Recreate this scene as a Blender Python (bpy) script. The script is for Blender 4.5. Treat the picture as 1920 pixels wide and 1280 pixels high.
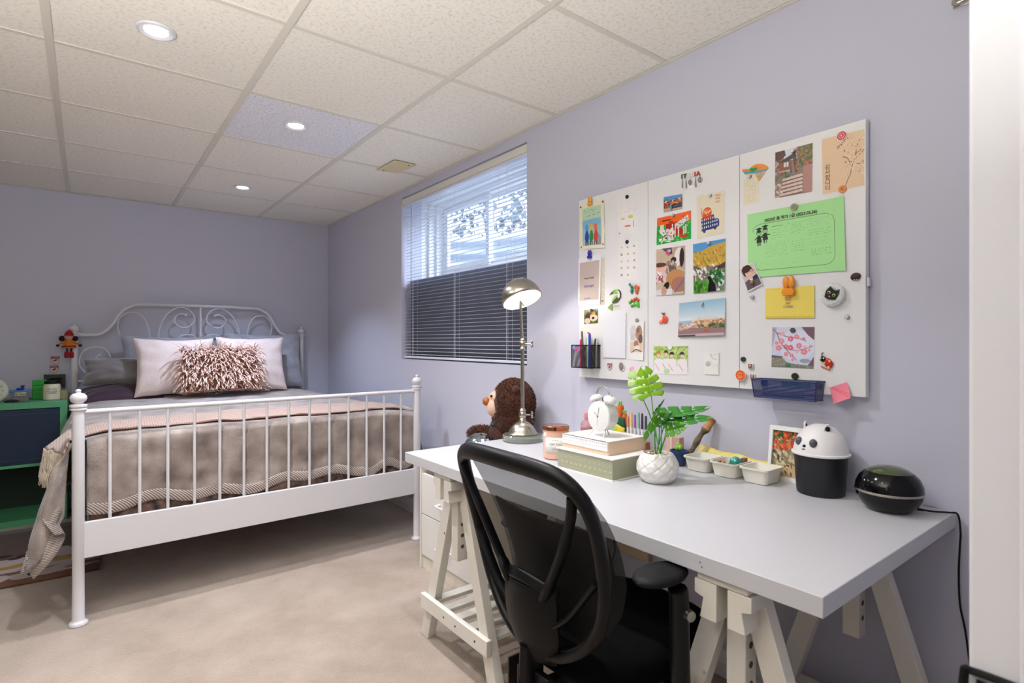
import bpy, math, random
import numpy as np
from mathutils import Vector, Matrix, noise as mn
from math import pi, sin, cos, radians

for o in list(bpy.data.objects): bpy.data.objects.remove(o)
SC = bpy.context.scene
COL = SC.collection
random.seed(7)

# ---------------------------------------------------------------- camera, world, lights, exposure
H = 1.165
TH = math.atan(797 / 1030.0)
cam_d = bpy.data.cameras.new('camera'); cam = bpy.data.objects.new('camera', cam_d); COL.objects.link(cam)
cam.location = (0, 0, H); cam.rotation_euler = (pi / 2, 0, -TH)
cam_d.sensor_width = 36; cam_d.lens = 1030 / 1920 * 36; cam_d.clip_start = 0.05; cam_d.clip_end = 100
cam_d.dof.use_dof = True; cam_d.dof.focus_distance = 2.3; cam_d.dof.aperture_fstop = 8
SC.camera = cam

w = bpy.data.worlds.new('world'); SC.world = w; w.use_nodes = True
bg = w.node_tree.nodes['Background']; bg.inputs[0].default_value = (.72, .84, 1, 1); bg.inputs[1].default_value = 2.4

SC.view_settings.view_transform = 'Standard'; SC.view_settings.look = 'None'
SC.view_settings.gamma = 1; SC.view_settings.use_curve_mapping = False
SC.view_settings.exposure = 0.0

def light(name, typ, loc, energy, color=(1, 1, 1), size=.1, rot=(0, 0, 0), parent=None, size_y=None, spread=None):
    d = bpy.data.lights.new(name, typ); d.energy = energy; d.color = color
    if typ == 'AREA':
        d.shape = 'DISK' if size_y is None else 'RECTANGLE'; d.size = size
        if size_y: d.size_y = size_y
        if spread: d.spread = spread
    else:
        d.shadow_soft_size = size
    o = bpy.data.objects.new(name, d); COL.objects.link(o); o.location = loc; o.rotation_euler = rot
    if parent: o.parent = parent
    return o

DOWN = [(.188, 2.235), (.815, 2.794), (.85, 4.136)]          # the three downlights in view
DOWN_OFF = [(.80, 1.42), (.2, .80)]            # the same kind of fitting, outside the frame
E_DOWN = [12, 13, 12]
E_OFF = [10, 1]
light('sky_over_window_well', 'AREA', (2.75, 2.85, 2.75), 120, (.72, .84, 1), 1.3, (0, radians(42), 0), size_y=1.0)
light('hall_fill', 'AREA', (.1, -1.1, 2.15), 11, (.93, .95, 1), 1.3, (0, 0, 0), size_y=.9)  # added soft fill in the unseen hall behind the camera

light('ceiling_fill', 'AREA', (-.55, .62, 1.30), 60, (1, .98, .94), .35, (pi, 0, 0))      # added upward fill to brighten the ceiling, no real fitting

# ---------------------------------------------------------------- pixel -> point helpers
def ray(u, v):
    r = u - 960.0; return Vector((1030 * sin(TH) + r * cos(TH), 1030 * cos(TH) - r * sin(TH), 640.0 - v))
def onX(u, v, x): d = ray(u, v); t = x / d.x; return Vector((x, d.y * t, H + d.z * t))
def onY(u, v, y): d = ray(u, v); t = y / d.y; return Vector((d.x * t, y, H + d.z * t))
def onZ(u, v, z): d = ray(u, v); t = (z - H) / d.z; return Vector((d.x * t, d.y * t, z))

# ---------------------------------------------------------------- materials
def lin(h):
    if isinstance(h, str):
        h = h.lstrip('#'); c = [int(h[i:i + 2], 16) / 255 for i in (0, 2, 4)]
    else: c = list(h)
    return [x / 12.92 if x <= .04045 else ((x + .055) / 1.055) ** 2.4 for x in c]

MATS = {}
def mat(name, col='#ffffff', rough=.55, metal=0, var=None, bump=None, sheen=0, trans=0, emit=0, coat=0, spec=None, aniso=0, alpha=None, ior=None):
    """var=(scale, colour2, contrast) bump=(scale, strength, distance)"""
    if name in MATS: return MATS[name]
    m = bpy.data.materials.new(name); m.use_nodes = True
    nt = m.node_tree; N = nt.nodes; L = nt.links; b = N['Principled BSDF']
    c = lin(col); b.inputs['Base Color'].default_value = (*c, 1)
    b.inputs['Roughness'].default_value = rough; b.inputs['Metallic'].default_value = metal
    b.inputs['Coat Weight'].default_value = coat
    b.inputs['Sheen Weight'].default_value = sheen
    b.inputs['Transmission Weight'].default_value = trans
    b.inputs['Anisotropic'].default_value = aniso
    if ior: b.inputs['IOR'].default_value = ior
    if spec is not None: b.inputs['Specular IOR Level'].default_value = spec
    if alpha is not None: b.inputs['Alpha'].default_value = alpha
    if emit:
        b.inputs['Emission Color'].default_value = (*c, 1); b.inputs['Emission Strength'].default_value = emit
    if var or bump:
        tc = N.new('ShaderNodeTexCoord')
    if var:
        n = N.new('ShaderNodeTexNoise'); n.inputs['Scale'].default_value = var[0]; n.inputs['Detail'].default_value = 5
        L.new(tc.outputs['Object'], n.inputs['Vector'])
        r = N.new('ShaderNodeValToRGB'); k = var[2] if len(var) > 2 else .5
        r.color_ramp.elements[0].position = .5 - k / 2; r.color_ramp.elements[1].position = .5 + k / 2
        r.color_ramp.elements[0].color = (*c, 1); r.color_ramp.elements[1].color = (*lin(var[1]), 1)
        L.new(n.outputs['Fac'], r.inputs['Fac']); L.new(r.outputs['Color'], b.inputs['Base Color'])
    if bump:
        n = N.new('ShaderNodeTexNoise'); n.inputs['Scale'].default_value = bump[0]; n.inputs['Detail'].default_value = 4
        L.new(tc.outputs['Object'], n.inputs['Vector'])
        bp = N.new('ShaderNodeBump'); bp.inputs['Strength'].default_value = bump[1]
        bp.inputs['Distance'].default_value = bump[2] if len(bump) > 2 else .002
        L.new(n.outputs['Fac'], bp.inputs['Height']); L.new(bp.outputs['Normal'], b.inputs['Normal'])
    MATS[name] = m; return m

def stripes(name, c1, c2, scale, axis='X', rough=.8, bump=.4, distort=0, sheen=.3, dist=.003):
    if name in MATS: return MATS[name]
    m = mat(name, c1, rough, sheen=sheen); nt = m.node_tree; N = nt.nodes; L = nt.links; b = N['Principled BSDF']
    tc = N.new('ShaderNodeTexCoord'); wv = N.new('ShaderNodeTexWave'); wv.bands_direction = axis
    wv.inputs['Scale'].default_value = scale; wv.inputs['Distortion'].default_value = distort; wv.inputs['Detail'].default_value = 1
    L.new(tc.outputs['Object'], wv.inputs['Vector'])
    r = N.new('ShaderNodeValToRGB'); r.color_ramp.elements[0].color = (*lin(c1), 1); r.color_ramp.elements[1].color = (*lin(c2), 1)
    r.color_ramp.elements[0].position = .3; r.color_ramp.elements[1].position = .7
    L.new(wv.outputs['Fac'], r.inputs['Fac']); L.new(r.outputs['Color'], b.inputs['Base Color'])
    bp = N.new('ShaderNodeBump'); bp.inputs['Strength'].default_value = bump; bp.inputs['Distance'].default_value = dist
    L.new(wv.outputs['Fac'], bp.inputs['Height']); L.new(bp.outputs['Normal'], b.inputs['Normal'])
    return m

def attr_mat(name, rough=.5, coat=0):
    m = mat(name, '#ffffff', rough, coat=coat); N = m.node_tree.nodes; L = m.node_tree.links
    a = N.new('ShaderNodeAttribute'); a.attribute_name = 'print'
    L.new(a.outputs['Color'], N['Principled BSDF'].inputs['Base Color']); return m

# ---------------------------------------------------------------- mesh builder
MW = {}
def mw(o): return MW.get(o.name, Matrix.Identity(4))
def frame_of(axis, up=None):
    z = Vector(axis).normalized(); u = Vector(up) if up else (Vector((0, 0, 1)) if abs(z.z) < .95 else Vector((1, 0, 0)))
    x = u.cross(z).normalized(); y = z.cross(x); return x, y, z

class MB:
    def __init__(s): s.v = []; s.f = []; s.mi = []
    def add(s, vs, fs, mi=0):
        b = len(s.v); s.v += [Vector(p) for p in vs]; s.f += [tuple(b + i for i in f) for f in fs]; s.mi += [mi] * len(fs); return s
    def box(s, lo, hi, mi=0, M=None):
        x0, y0, z0 = lo; x1, y1, z1 = hi
        vs = [Vector(p) for p in ((x0, y0, z0), (x1, y0, z0), (x1, y1, z0), (x0, y1, z0), (x0, y0, z1), (x1, y0, z1), (x1, y1, z1), (x0, y1, z1))]
        if M: vs = [M @ p for p in vs]
        return s.add(vs, [(0, 3, 2, 1), (4, 5, 6, 7), (0, 1, 5, 4), (1, 2, 6, 5), (2, 3, 7, 6), (3, 0, 4, 7)], mi)
    def cbox(s, c, d, mi=0, M=None):
        c = Vector(c); h = Vector(d) / 2; return s.box(c - h, c + h, mi, M)
    def bar(s, p0, p1, wx, wy, up=None, mi=0):
        p0, p1 = Vector(p0), Vector(p1); x, y, z = frame_of(p1 - p0, up)
        vs = [p + x * a * wx / 2 + y * b * wy / 2 for p in (p0, p1) for a, b in ((-1, -1), (1, -1), (1, 1), (-1, 1))]
        return s.add(vs, [(3, 2, 1, 0), (4, 5, 6, 7), (0, 1, 5, 4), (1, 2, 6, 5), (2, 3, 7, 6), (3, 0, 4, 7)], mi)
    def tube(s, pts, r, n=8, closed=False, mi=0, flat=1.0):
        pts = [Vector(p) for p in pts]; k = len(pts); rs = r if isinstance(r, (list, tuple)) else [r] * k
        prev = None; vs = []
        for i, p in enumerate(pts):
            a = pts[(i - 1) % k] if (closed or i > 0) else p; b = pts[(i + 1) % k] if (closed or i < k - 1) else p
            t = (b - a).normalized()
            if prev is None: x, y, _ = frame_of(t)
            else:
                x = (prev - t * prev.dot(t)).normalized(); y = t.cross(x)
            prev = x
            for j in range(n):
                an = 2 * pi * j / n; vs.append(p + x * cos(an) * rs[i] + y * sin(an) * rs[i] * flat)
        fs = []
        for i in range(k if closed else k - 1):
            i2 = (i + 1) % k
            for j in range(n):
                j2 = (j + 1) % n; fs.append((i * n + j, i * n + j2, i2 * n + j2, i2 * n + j))
        if not closed: fs += [tuple(reversed(range(n))), tuple((k - 1) * n + j for j in range(n))]
        return s.add(vs, fs, mi)
    def cyl(s, p0, p1, r0, r1=None, n=16, mi=0): return s.tube([p0, p1], [r0, r0 if r1 is None else r1], n, mi=mi)
    def lathe(s, prof, c=(0, 0, 0), axis=(0, 0, 1), n=24, mi=0, sx=1.0, fn=None, caps=True):
        c = Vector(c); x, y, z = frame_of(axis) if tuple(axis) != (0, 0, 1) else (Vector((1, 0, 0)), Vector((0, 1, 0)), Vector((0, 0, 1)))
        vs = []
        for (r, h) in prof:
            for j in range(n):
                a = 2 * pi * j / n; rr = max(r, 1e-5); rr = fn(rr, h, a) if fn else rr
                vs.append(c + x * cos(a) * rr * sx + y * sin(a) * rr + z * h)
        fs = [(i * n + j, i * n + (j + 1) % n, (i + 1) * n + (j + 1) % n, (i + 1) * n + j) for i in range(len(prof) - 1) for j in range(n)]
        if caps and prof[0][0] > 1e-4: fs.append(tuple(reversed(range(n))))
        if caps and prof[-1][0] > 1e-4: fs.append(tuple((len(prof) - 1) * n + j for j in range(n)))
        return s.add(vs, fs, mi)
    def sphere(s, c, r, n=16, m=10, M=None, mi=0):
        c = Vector(c); r = (r, r, r) if not hasattr(r, '__len__') else r; vs = []; fs = []
        for i in range(m + 1):
            th = pi * i / m
            for j in range(n):
                a = 2 * pi * j / n; p = Vector((sin(th) * cos(a) * r[0], sin(th) * sin(a) * r[1], cos(th) * r[2]))
                if M: p = M @ p
                vs.append(c + p)
        for i in range(m):
            for j in range(n): fs.append((i * n + j, (i + 1) * n + j, (i + 1) * n + (j + 1) % n, i * n + (j + 1) % n))
        return s.add(vs, fs, mi)
    def prism(s, poly, ext, mi=0):
        n = len(poly); ext = Vector(ext); vs = [Vector(p) for p in poly] + [Vector(p) + ext for p in poly]
        return s.add(vs, [tuple(reversed(range(n))), tuple(range(n, 2 * n))] + [(i, (i + 1) % n, n + (i + 1) % n, n + i) for i in range(n)], mi)
    def grid(s, fn, nu, nv, mi=0, cu=False, cv=False):
        U = nu if cu else nu + 1; V = nv if cv else nv + 1
        vs = [fn(i / nu, j / nv) for i in range(U) for j in range(V)]
        fs = [(i * V + j, ((i + 1) % U) * V + j, ((i + 1) % U) * V + (j + 1) % V, i * V + (j + 1) % V) for i in range(nu) for j in range(nv)]
        return s.add(vs, fs, mi)
    def build(s, name, mats=None, parent=None, label=None, cat=None, group=None, kind=None, local=False, smooth=True, bevel=0, ang=38, sub=0, solid=0, origin=None, bseg=2):
        vs = s.v
        if parent is not None:
            if not local:
                I = mw(parent).inverted(); vs = [I @ p for p in vs]
            org = None
        else:
            a = np.array([tuple(p) for p in vs]); org = Vector(((a[:, 0].min() + a[:, 0].max()) / 2, (a[:, 1].min() + a[:, 1].max()) / 2, a[:, 2].min())) if origin is None else Vector(origin)
            vs = [p - org for p in vs]
        me = bpy.data.meshes.new(name); me.from_pydata([tuple(p) for p in vs], [], s.f)
        for m in (mats if isinstance(mats, (list, tuple)) else [mats]):
            if m: me.materials.append(m)
        if any(s.mi): me.polygons.foreach_set('material_index', s.mi)
        me.update()
        if smooth:
            me.polygons.foreach_set('use_smooth', [True] * len(me.polygons)); me.set_sharp_from_angle(angle=radians(ang))
        o = bpy.data.objects.new(name, me); COL.objects.link(o)
        if parent is not None: o.parent = parent; MW[o.name] = mw(parent)
        else: o.location = org; MW[o.name] = Matrix.Translation(org)
        if solid:
            md = o.modifiers.new('solid', 'SOLIDIFY'); md.thickness = solid; md.offset = 0
        if bevel:
            md = o.modifiers.new('bevel', 'BEVEL'); md.width = bevel; md.segments = bseg; md.limit_method = 'ANGLE'; md.angle_limit = radians(35)
        if sub:
            md = o.modifiers.new('sub', 'SUBSURF'); md.levels = sub; md.render_levels = sub
        return tag(o, label, cat, group, kind)

def tag(o, label=None, cat=None, group=None, kind=None):
    if label: o['label'] = label
    if cat: o['category'] = cat
    if group: o['group'] = group
    if kind: o['kind'] = kind
    return o

def thing(name, label, cat, loc=(0, 0, 0), rotz=0, group=None, kind=None):
    o = bpy.data.objects.new(name, None); COL.objects.link(o); o.location = loc; o.rotation_euler = (0, 0, rotz)
    o.empty_display_size = .05
    MW[o.name] = Matrix.Translation(Vector(loc)) @ Matrix.Rotation(rotz, 4, 'Z'); return tag(o, label, cat, group, kind)

def dup(o, loc=None, parent=None):
    c = o.copy(); COL.objects.link(c)
    if parent: c.parent = parent
    if loc is not None: c.location = loc
    return c

def smooth_pts(pts, n=8, closed=False):
    pts = [Vector(p) for p in pts]; k = len(pts); out = []
    for i in range(k if closed else k - 1):
        g = lambda j: pts[j % k] if closed else pts[max(0, min(k - 1, j))]
        p0, p1, p2, p3 = g(i - 1), g(i), g(i + 1), g(i + 2)
        for q in range(n):
            t = q / n; out.append(.5 * ((2 * p1) + (p2 - p0) * t + (2 * p0 - 5 * p1 + 4 * p2 - p3) * t * t + (3 * p1 - p0 - 3 * p2 + p3) * t ** 3))
    if not closed: out.append(pts[-1])
    return out

FONT = None
def text(body, size, pos, right, up, m, parent, name='lettering', width=None, depth=.0003, align='CENTER', shear=0, bold=0, label=None):
    cu = bpy.data.curves.new(name, 'FONT'); cu.body = body; cu.size = size; cu.align_x = align; cu.align_y = 'CENTER'
    cu.extrude = depth; cu.resolution_u = 3; cu.shear = shear; cu.offset = bold
    t = bpy.data.objects.new(name, cu); COL.objects.link(t)
    bpy.context.view_layer.update(); dg = bpy.context.evaluated_depsgraph_get()
    me = bpy.data.meshes.new_from_object(t.evaluated_get(dg)); bpy.data.objects.remove(t); bpy.data.curves.remove(cu)
    R = Vector(right).normalized(); U = Vector(up).normalized(); Nn = R.cross(U); k = 1
    xs = [v.co.x for v in me.vertices]
    if width and xs: k = width / (max(xs) - min(xs))
    pos = Vector(pos); I = mw(parent).inverted()
    for v in me.vertices: v.co = I @ (pos + R * v.co.x * k + U * v.co.y + Nn * v.co.z)
    me.materials.clear(); me.materials.append(m)
    o = bpy.data.objects.new(name, me); COL.objects.link(o); o.parent = parent; MW[o.name] = mw(parent)
    if label: o['label'] = label
    return o

# ---------------------------------------------------------------- common materials
white_gloss = mat('white_lacquer', '#e6e6e8', .3, bump=(60, .03))
white_metal = mat('white_powder_metal', '#d4d2d4', .35)
cream_wood = mat('cream_painted_wood', '#e4e0d6', .42, bump=(40, .08), var=(6, '#dad5c8', .6))
chrome = mat('brushed_nickel', '#b9b4a6', .27, 1, aniso=.5, bump=(300, .02))
black_pl = mat('black_plastic', '#060607', .42, spec=.3)
black_mt = mat('black_matte', '#0a0a0b', .6, spec=.3)
wallm = mat('lavender_wall_paint', '#c5c5d3', .62, bump=(220, .05, .001))
trimm = mat('white_trim_paint', '#e4e2e0', .4)
# ================================================================ ROOM SHELL
XW, YB, XL, ZC = 1.76, 5.05, -3.1, 2.228
YF = .13
def carpet():
    m = mat('beige_carpet', '#ac9785', .95, sheen=.4, spec=.1); N = m.node_tree.nodes; L = m.node_tree.links; b = N['Principled BSDF']
    tc = N.new('ShaderNodeTexCoord'); n1 = N.new('ShaderNodeTexNoise'); n1.inputs['Scale'].default_value = 3.2; n1.inputs['Detail'].default_value = 6; n1.inputs['Roughness'].default_value = .65
    n2 = N.new('ShaderNodeTexNoise'); n2.inputs['Scale'].default_value = 190; n2.inputs['Detail'].default_value = 3
    for n in (n1, n2): L.new(tc.outputs['Object'], n.inputs['Vector'])
    r = N.new('ShaderNodeValToRGB'); r.color_ramp.elements[0].position = .35; r.color_ramp.elements[1].position = .66
    r.color_ramp.elements[0].color = (*lin('#9a8572'), 1); r.color_ramp.elements[1].color = (*lin('#b7a290'), 1)
    L.new(n1.outputs['Fac'], r.inputs['Fac'])
    mx = N.new('ShaderNodeMixRGB'); mx.blend_type = 'MULTIPLY'; mx.inputs[0].default_value = .35
    L.new(r.outputs['Color'], mx.inputs[1]); L.new(n2.outputs['Fac'], mx.inputs[2]); 
    g = N.new('ShaderNodeGamma'); g.inputs[1].default_value = .8; L.new(mx.outputs[0], g.inputs[0]); L.new(g.outputs[0], b.inputs['Base Color'])
    bp = N.new('ShaderNodeBump'); bp.inputs['Strength'].default_value = .9; bp.inputs['Distance'].default_value = .006
    L.new(n2.outputs['Fac'], bp.inputs['Height']); L.new(bp.outputs['Normal'], b.inputs['Normal']); return m
MB().box((XL - .1, -2.2, -.1), (XW + .3, YB + .1, 0)).build('floor', carpet(), kind='structure', smooth=False)
MB().box((XL - .1, YB, -.1), (XW + .3, YB + .1, ZC + .2)).build('wall_back', wallm, kind='structure', smooth=False)
MB().box((XL - .1, -.02, -.1), (XL, YB, ZC + .2)).build('wall_left', wallm, kind='structure', smooth=False)
WY0, WY1, WZ0, WZ1 = 2.151, 3.553, 1.042, 2.176
b = MB(); X1 = XW + .16
b.box((XW, 0, -.1), (X1, YB, WZ0)); b.box((XW, 0, WZ1), (X1, YB, ZC + .2))
b.box((XW, 0, WZ0), (X1, WY0, WZ1)); b.box((XW, WY1, WZ0), (X1, YB, WZ1))
b.build('wall_right', wallm, kind='structure', smooth=False)
MB().box((XW + .075, WY0 - .0, WZ0 - .0), (XW + .30, WY1 + .0, 1.60)).build('trim_6', mat('foundation_grey_paint', '#6d7282', .7), kind='structure', smooth=False)
# front wall with the doorway the camera stands in
b = MB(); b.box((.62, -.02, -.1), (XW + .3, YF, ZC + .2)); b.box((XL - .1, -.02, -.1), (-.5, YF, ZC + .2)); b.box((-.5, -.02, 2.08), (.62, YF, ZC + .2))
b.build('wall_front', wallm, kind='structure', smooth=False)
hallm = mat('hall_white_paint', '#dcd8d2', .7)
b = MB(); b.box((-1.3, -2.25, -.1), (1.5, -2.2, 2.4)); b.box((-1.3, -2.2, 0), (-1.25, -.02, 2.4)); b.box((1.45, -2.2, 0), (1.5, -.02, 2.4)); b.box((-1.3, -2.2, 2.3), (1.5, -.02, 2.4))
b.build('wall_hall', hallm, kind='structure', smooth=False)
# door jamb seen edge-on at the right border
jm = mat('jamb_gloss_white', '#e6e6ec', .3)
b = MB(); b.box((.600, -.03, 0), (.622, YF + .0035, 2.06)); b.build('trim_1', jm, kind='structure', bevel=.003)
b = MB(); b.box((.594, -.03, 0), (.6005, .100, 2.06)); b.box((.664, YF, 0), (.74, YF + .014, 2.1)); b.build('trim_2', jm, kind='structure', bevel=.003)
t = thing('strike_plate', 'black metal strike plate with curved lip on the white door jamb', 'strike plate', (.6, .125, .86))
pts = [(.5975, .095, .884), (.5975, .129, .884), (.595, .1355, .880), (.595, .1355, .83), (.5975, .129, .825), (.5975, .095, .825)]
MB().tube(smooth_pts(pts, 6), .0034, 8).build('lip', black_pl, t)
MB().box((.5975, .085, .820), (.5995, .128, .878)).build('plate', black_pl, t, bevel=.0008)
# baseboards
def baseboard(name, p0, p1, nrm):
    p0, p1, nrm = Vector(p0), Vector(p1), Vector(nrm)
    prof = [(0, 0), (.014, 0), (.014, .05), (.011, .056), (.011, .064), (.008, .07), (.006, .084), (.003, .09), (0, .09)]
    MB().prism([p0 + nrm * a + Vector((0, 0, z)) for a, z in prof], p1 - p0).build(name, trimm, kind='structure', ang=20)
baseboard('baseboard_back', (XL, YB, 0), (XW, YB, 0), (0, -1, 0))
baseboard('baseboard_right', (XW, YB, 0), (XW, YF, 0), (-1, 0, 0))
baseboard('baseboard_left', (XL, YF, 0), (XL, YB, 0), (1, 0, 0))

# ================================================================ CEILING
def tile_mat(name, c1, c2, dots):
    m = mat(name, c1, .9, spec=.1); N = m.node_tree.nodes; L = m.node_tree.links; b = N['Principled BSDF']
    tc = N.new('ShaderNodeTexCoord'); n = N.new('ShaderNodeTexNoise'); n.inputs['Scale'].default_value = dots; n.inputs['Detail'].default_value = 5; n.inputs['Roughness'].default_value = .7
    L.new(tc.outputs['Object'], n.inputs['Vector'])
    r = N.new('ShaderNodeValToRGB'); r.color_ramp.elements[0].position = .36; r.color_ramp.elements[1].position = .5
    r.color_ramp.elements[0].color = (*lin(c2), 1); r.color_ramp.elements[1].color = (*lin(c1), 1)
    L.new(n.outputs['Fac'], r.inputs['Fac']); L.new(r.outputs['Color'], b.inputs['Base Color'])
    bp = N.new('ShaderNodeBump'); bp.inputs['Strength'].default_value = .5; bp.inputs['Distance'].default_value = .003
    L.new(n.outputs['Fac'], bp.inputs['Height']); L.new(bp.outputs['Normal'], b.inputs['Normal']); return m
tm = tile_mat('cream_ceiling_tile', '#f3f0e6', '#e3ddcd', 75); tw = tile_mat('white_ceiling_tile', '#eceef6', '#c6c6d0', 110)
gridm = mat('ceiling_grid_paint', '#dcd8cc', .5)
ceil = MB().box((XL - .1, -.02, ZC + .03), (XW + .3, YB + .1, ZC + .12)).build('ceiling', mat('ceiling_void', '#3a3a38', .9), kind='structure', smooth=False)
xs = [XL, -2.586, -1.967, -1.348, -.73, -.106, .538, 1.16, XW]; ys = [.06 + .62 * k for k in range(8)] + [YB]
for i in range(8):
    for j in range(8):
        x0, x1, y0, y1 = xs[i] + .009, xs[i + 1] - .009, ys[j] + .008, ys[j + 1] - .008
        if y0 < YF: y0 = YF
        dz = random.uniform(0, .002); ww = (i == 6 and j == 4)
        bb = MB().box((x0, y0, ZC + .003 + dz), (x1, y1, ZC + .02 + dz))
        bb.build('tile', tw if ww else tm, ceil, smooth=False, label='whiter replacement ceiling tile' if ww else None)
for x in xs[1:-1]: MB().box((x - .0125, YF, ZC), (x + .0125, YB, ZC + .004)).box((x - .002, YF, ZC + .004), (x + .002, YB, ZC + .03)).build('grid_bar', gridm, ceil, smooth=False)
for i in range(8):
    for y in ys[1:-1]:
        x0 = xs[i] + (.0125 if i else 0); x1 = xs[i + 1] - (.0125 if i < 7 else 0)
        MB().box((x0, y - .0105, ZC + .0008), (x1, y + .0105, ZC + .004)).build('cross_bar', gridm, ceil, smooth=False)
b = MB(); b.box((XW - .016, YF, ZC - .001), (XW, YB, ZC + .002)); b.build('trim_3', gridm, kind='structure', smooth=False)
MB().box((XL, YB - .016, ZC - .001), (XW - .016, YB, ZC + .002)).build('trim_4', gridm, kind='structure', smooth=False)
# plate on ceiling
q = [onZ(740, 300, ZC - .0005), onZ(780.5, 309, ZC - .0005), onZ(746, 324, ZC - .0005), onZ(706, 318, ZC - .0005)]
pl = thing('vent_cover', 'small beige rectangular plate screwed to ceiling by the window', 'plate', (q[0] + q[2]) / 2)
MB().prism(q, (0, 0, -.004)).build('plate', mat('aged_beige', '#d9cba0', .6), pl)
for i in (0.25, .75):
    p = q[0].lerp(q[3], .9).lerp(q[1].lerp(q[2], .9), i) if i < .5 else q[0].lerp(q[1], .75).lerp(q[3].lerp(q[2], .75), .12)
    MB().cyl(p + Vector((0, 0, -.0055)), p, .005, n=10).build('screw', black_mt, pl)
# downlights
lens = mat('led_lens', '#ffffff', .4, emit=14); ringm = mat('downlight_ring', '#d9d9de', .35)
labels = ['lit recessed downlight nearest the camera, at the upper left', 'lit recessed downlight in the whiter ceiling tile', 'lit recessed downlight farthest away, near the back wall']
for k, ((x, y), e) in enumerate(list(zip(DOWN, E_DOWN)) + list(zip(DOWN_OFF, E_OFF))):
    z = ZC + .003
    lab = (labels + ['lit recessed downlight above the desk, outside the frame', 'lit recessed downlight near the doorway, outside the frame'])[k]
    d = thing('downlight', lab, 'ceiling light', (x, y, z), group='recessed ceiling downlights')
    MB().lathe([(.036, .0), (.036, -.004), (.05, -.009), (.058, -.006), (.06, -.001), (.06, 0)], (x, y, z), n=32).build('trim_ring', ringm, d)
    MB().lathe([(.001, -.0045), (.0355, -.0045), (.0355, -.001), (.001, -.001)], (x, y, z), n=24).build('lens', lens, d)
    light('downlight_lamp', 'AREA', (0, 0, -.012), e, [(.9, .93, 1), (.89, .91, 1), (.62, .74, 1), (.90, .89, 1), (.9, .93, 1)][k], .085, parent=d, spread=radians(98 if k == 2 else 125))

# ================================================================ WINDOW
fr = mat('white_vinyl', '#eef0f4', .35)
gl = mat('window_glass', '#eaf2ff', .03, alpha=.10)
wn = thing('window_1', None, None, (2.0, 2.852, 1.6), kind='structure')
b = MB(); XF = XW + .16
for (x0, x1, iy, z0) in ((XF, XF + .05, 0, 1.60), (XF + .05, XF + .1, .022, 1.622), (XF + .1, XF + .15, .044, 1.644), (XF + .15, XF + .19, .066, 1.668)):
    y0, y1, z1 = WY0 + iy, WY1 - iy, WZ1 - iy * .6; t_ = .03
    b.box((x0, WY0 - .03, z0 - .05), (x1, WY1 + .03, z0)); b.box((x0, WY0 - .03, z1), (x1, WY1 + .03, WZ1 + .05))
    b.box((x0, WY0 - .03, z0), (x1, y0, z1)); b.box((x0, y1, z0), (x1, WY1 + .03, z1))
b.build('window_frame', fr, wn, bevel=.002)
def sash(y0, y1, x):
    z0, z1 = 1.67, 2.135; b = MB(); f = .035
    b.box((x, y0, z0), (x + .025, y1, z0 + f)).box((x, y0, z1 - f), (x + .025, y1, z1)).box((x, y0, z0 + f), (x + .025, y0 + f, z1 - f)).box((x, y1 - f, z0 + f), (x + .025, y1, z1 - f))
    s = b.build('sash', fr, wn, bevel=.002)
    MB().box((x + .010, y0 + f, z0 + f), (x + .014, y1 - f, z1 - f)).build('pane', gl, s, smooth=False)
sash(2.93, 3.485, XF + .155); sash(2.22, 2.99, XF + .182)
# outside: corrugated well, snow, hedge
wellm = mat('galvanised_well', '#a9b2bd', .5, .2)
def well(a, c):
    an = -pi / 2 + pi * a; R = .62 + .014 * sin(c * 2 * pi * 7); return Vector((2.13 + R * .85 * cos(an), 2.852 + 1.25 * R * sin(an) * 1.2, 1.3 + .68 * c))
MB().grid(well, 40, 84).build('window_well', wellm, label='corrugated metal window well outside the window', cat='window well', solid=.004)
MB().box((2.1, 1.3, 1.2), (4.2, 4.4, 1.32)).build('trim_5', mat('well_gravel', '#8d8f95', .9, var=(30, '#c8ccd4', .4)), kind='structure', smooth=False)
def snow(a, c):
    an = -pi / 2 + pi * a; r0 = 1; R = (.63 + c * 2.5)
    return Vector((2.13 + R * .85 * cos(an), 2.852 + 1.5 * R * sin(an), 1.985 + .03 * sin(a * 9) * c + .1 * c))
MB().grid(snow, 30, 8).build('snow_bank', mat('snow', '#f2f6ff', .8, bump=(20, .4, .02)), label='snow lying around the window well outside', cat='snow', kind='stuff', solid=.01)
b = MB()
for i in range(1700):
    y = random.uniform(1.2, 6.4); z = random.uniform(2.05, 3.5); x = 3.9 + random.uniform(-.2, .2); s = random.uniform(.03, .07); a = random.uniform(0, 6); a2 = random.uniform(0, 6)
    d1 = Vector((cos(a) * .4, cos(a2), sin(a2))) * s; d2 = Vector((sin(a), -sin(a2), cos(a2))) * s * .5; p = Vector((x, y, z))
    b.add([p - d1, p + d2, p + d1, p - d2], [(0, 1, 2, 3)])
b.build('hedge', mat('frosty_hedge', '#3c4a48', .8, var=(8, '#8fa0aa', .5)), label='frosty hedge beyond the window well', cat='hedge', kind='stuff')

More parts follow.
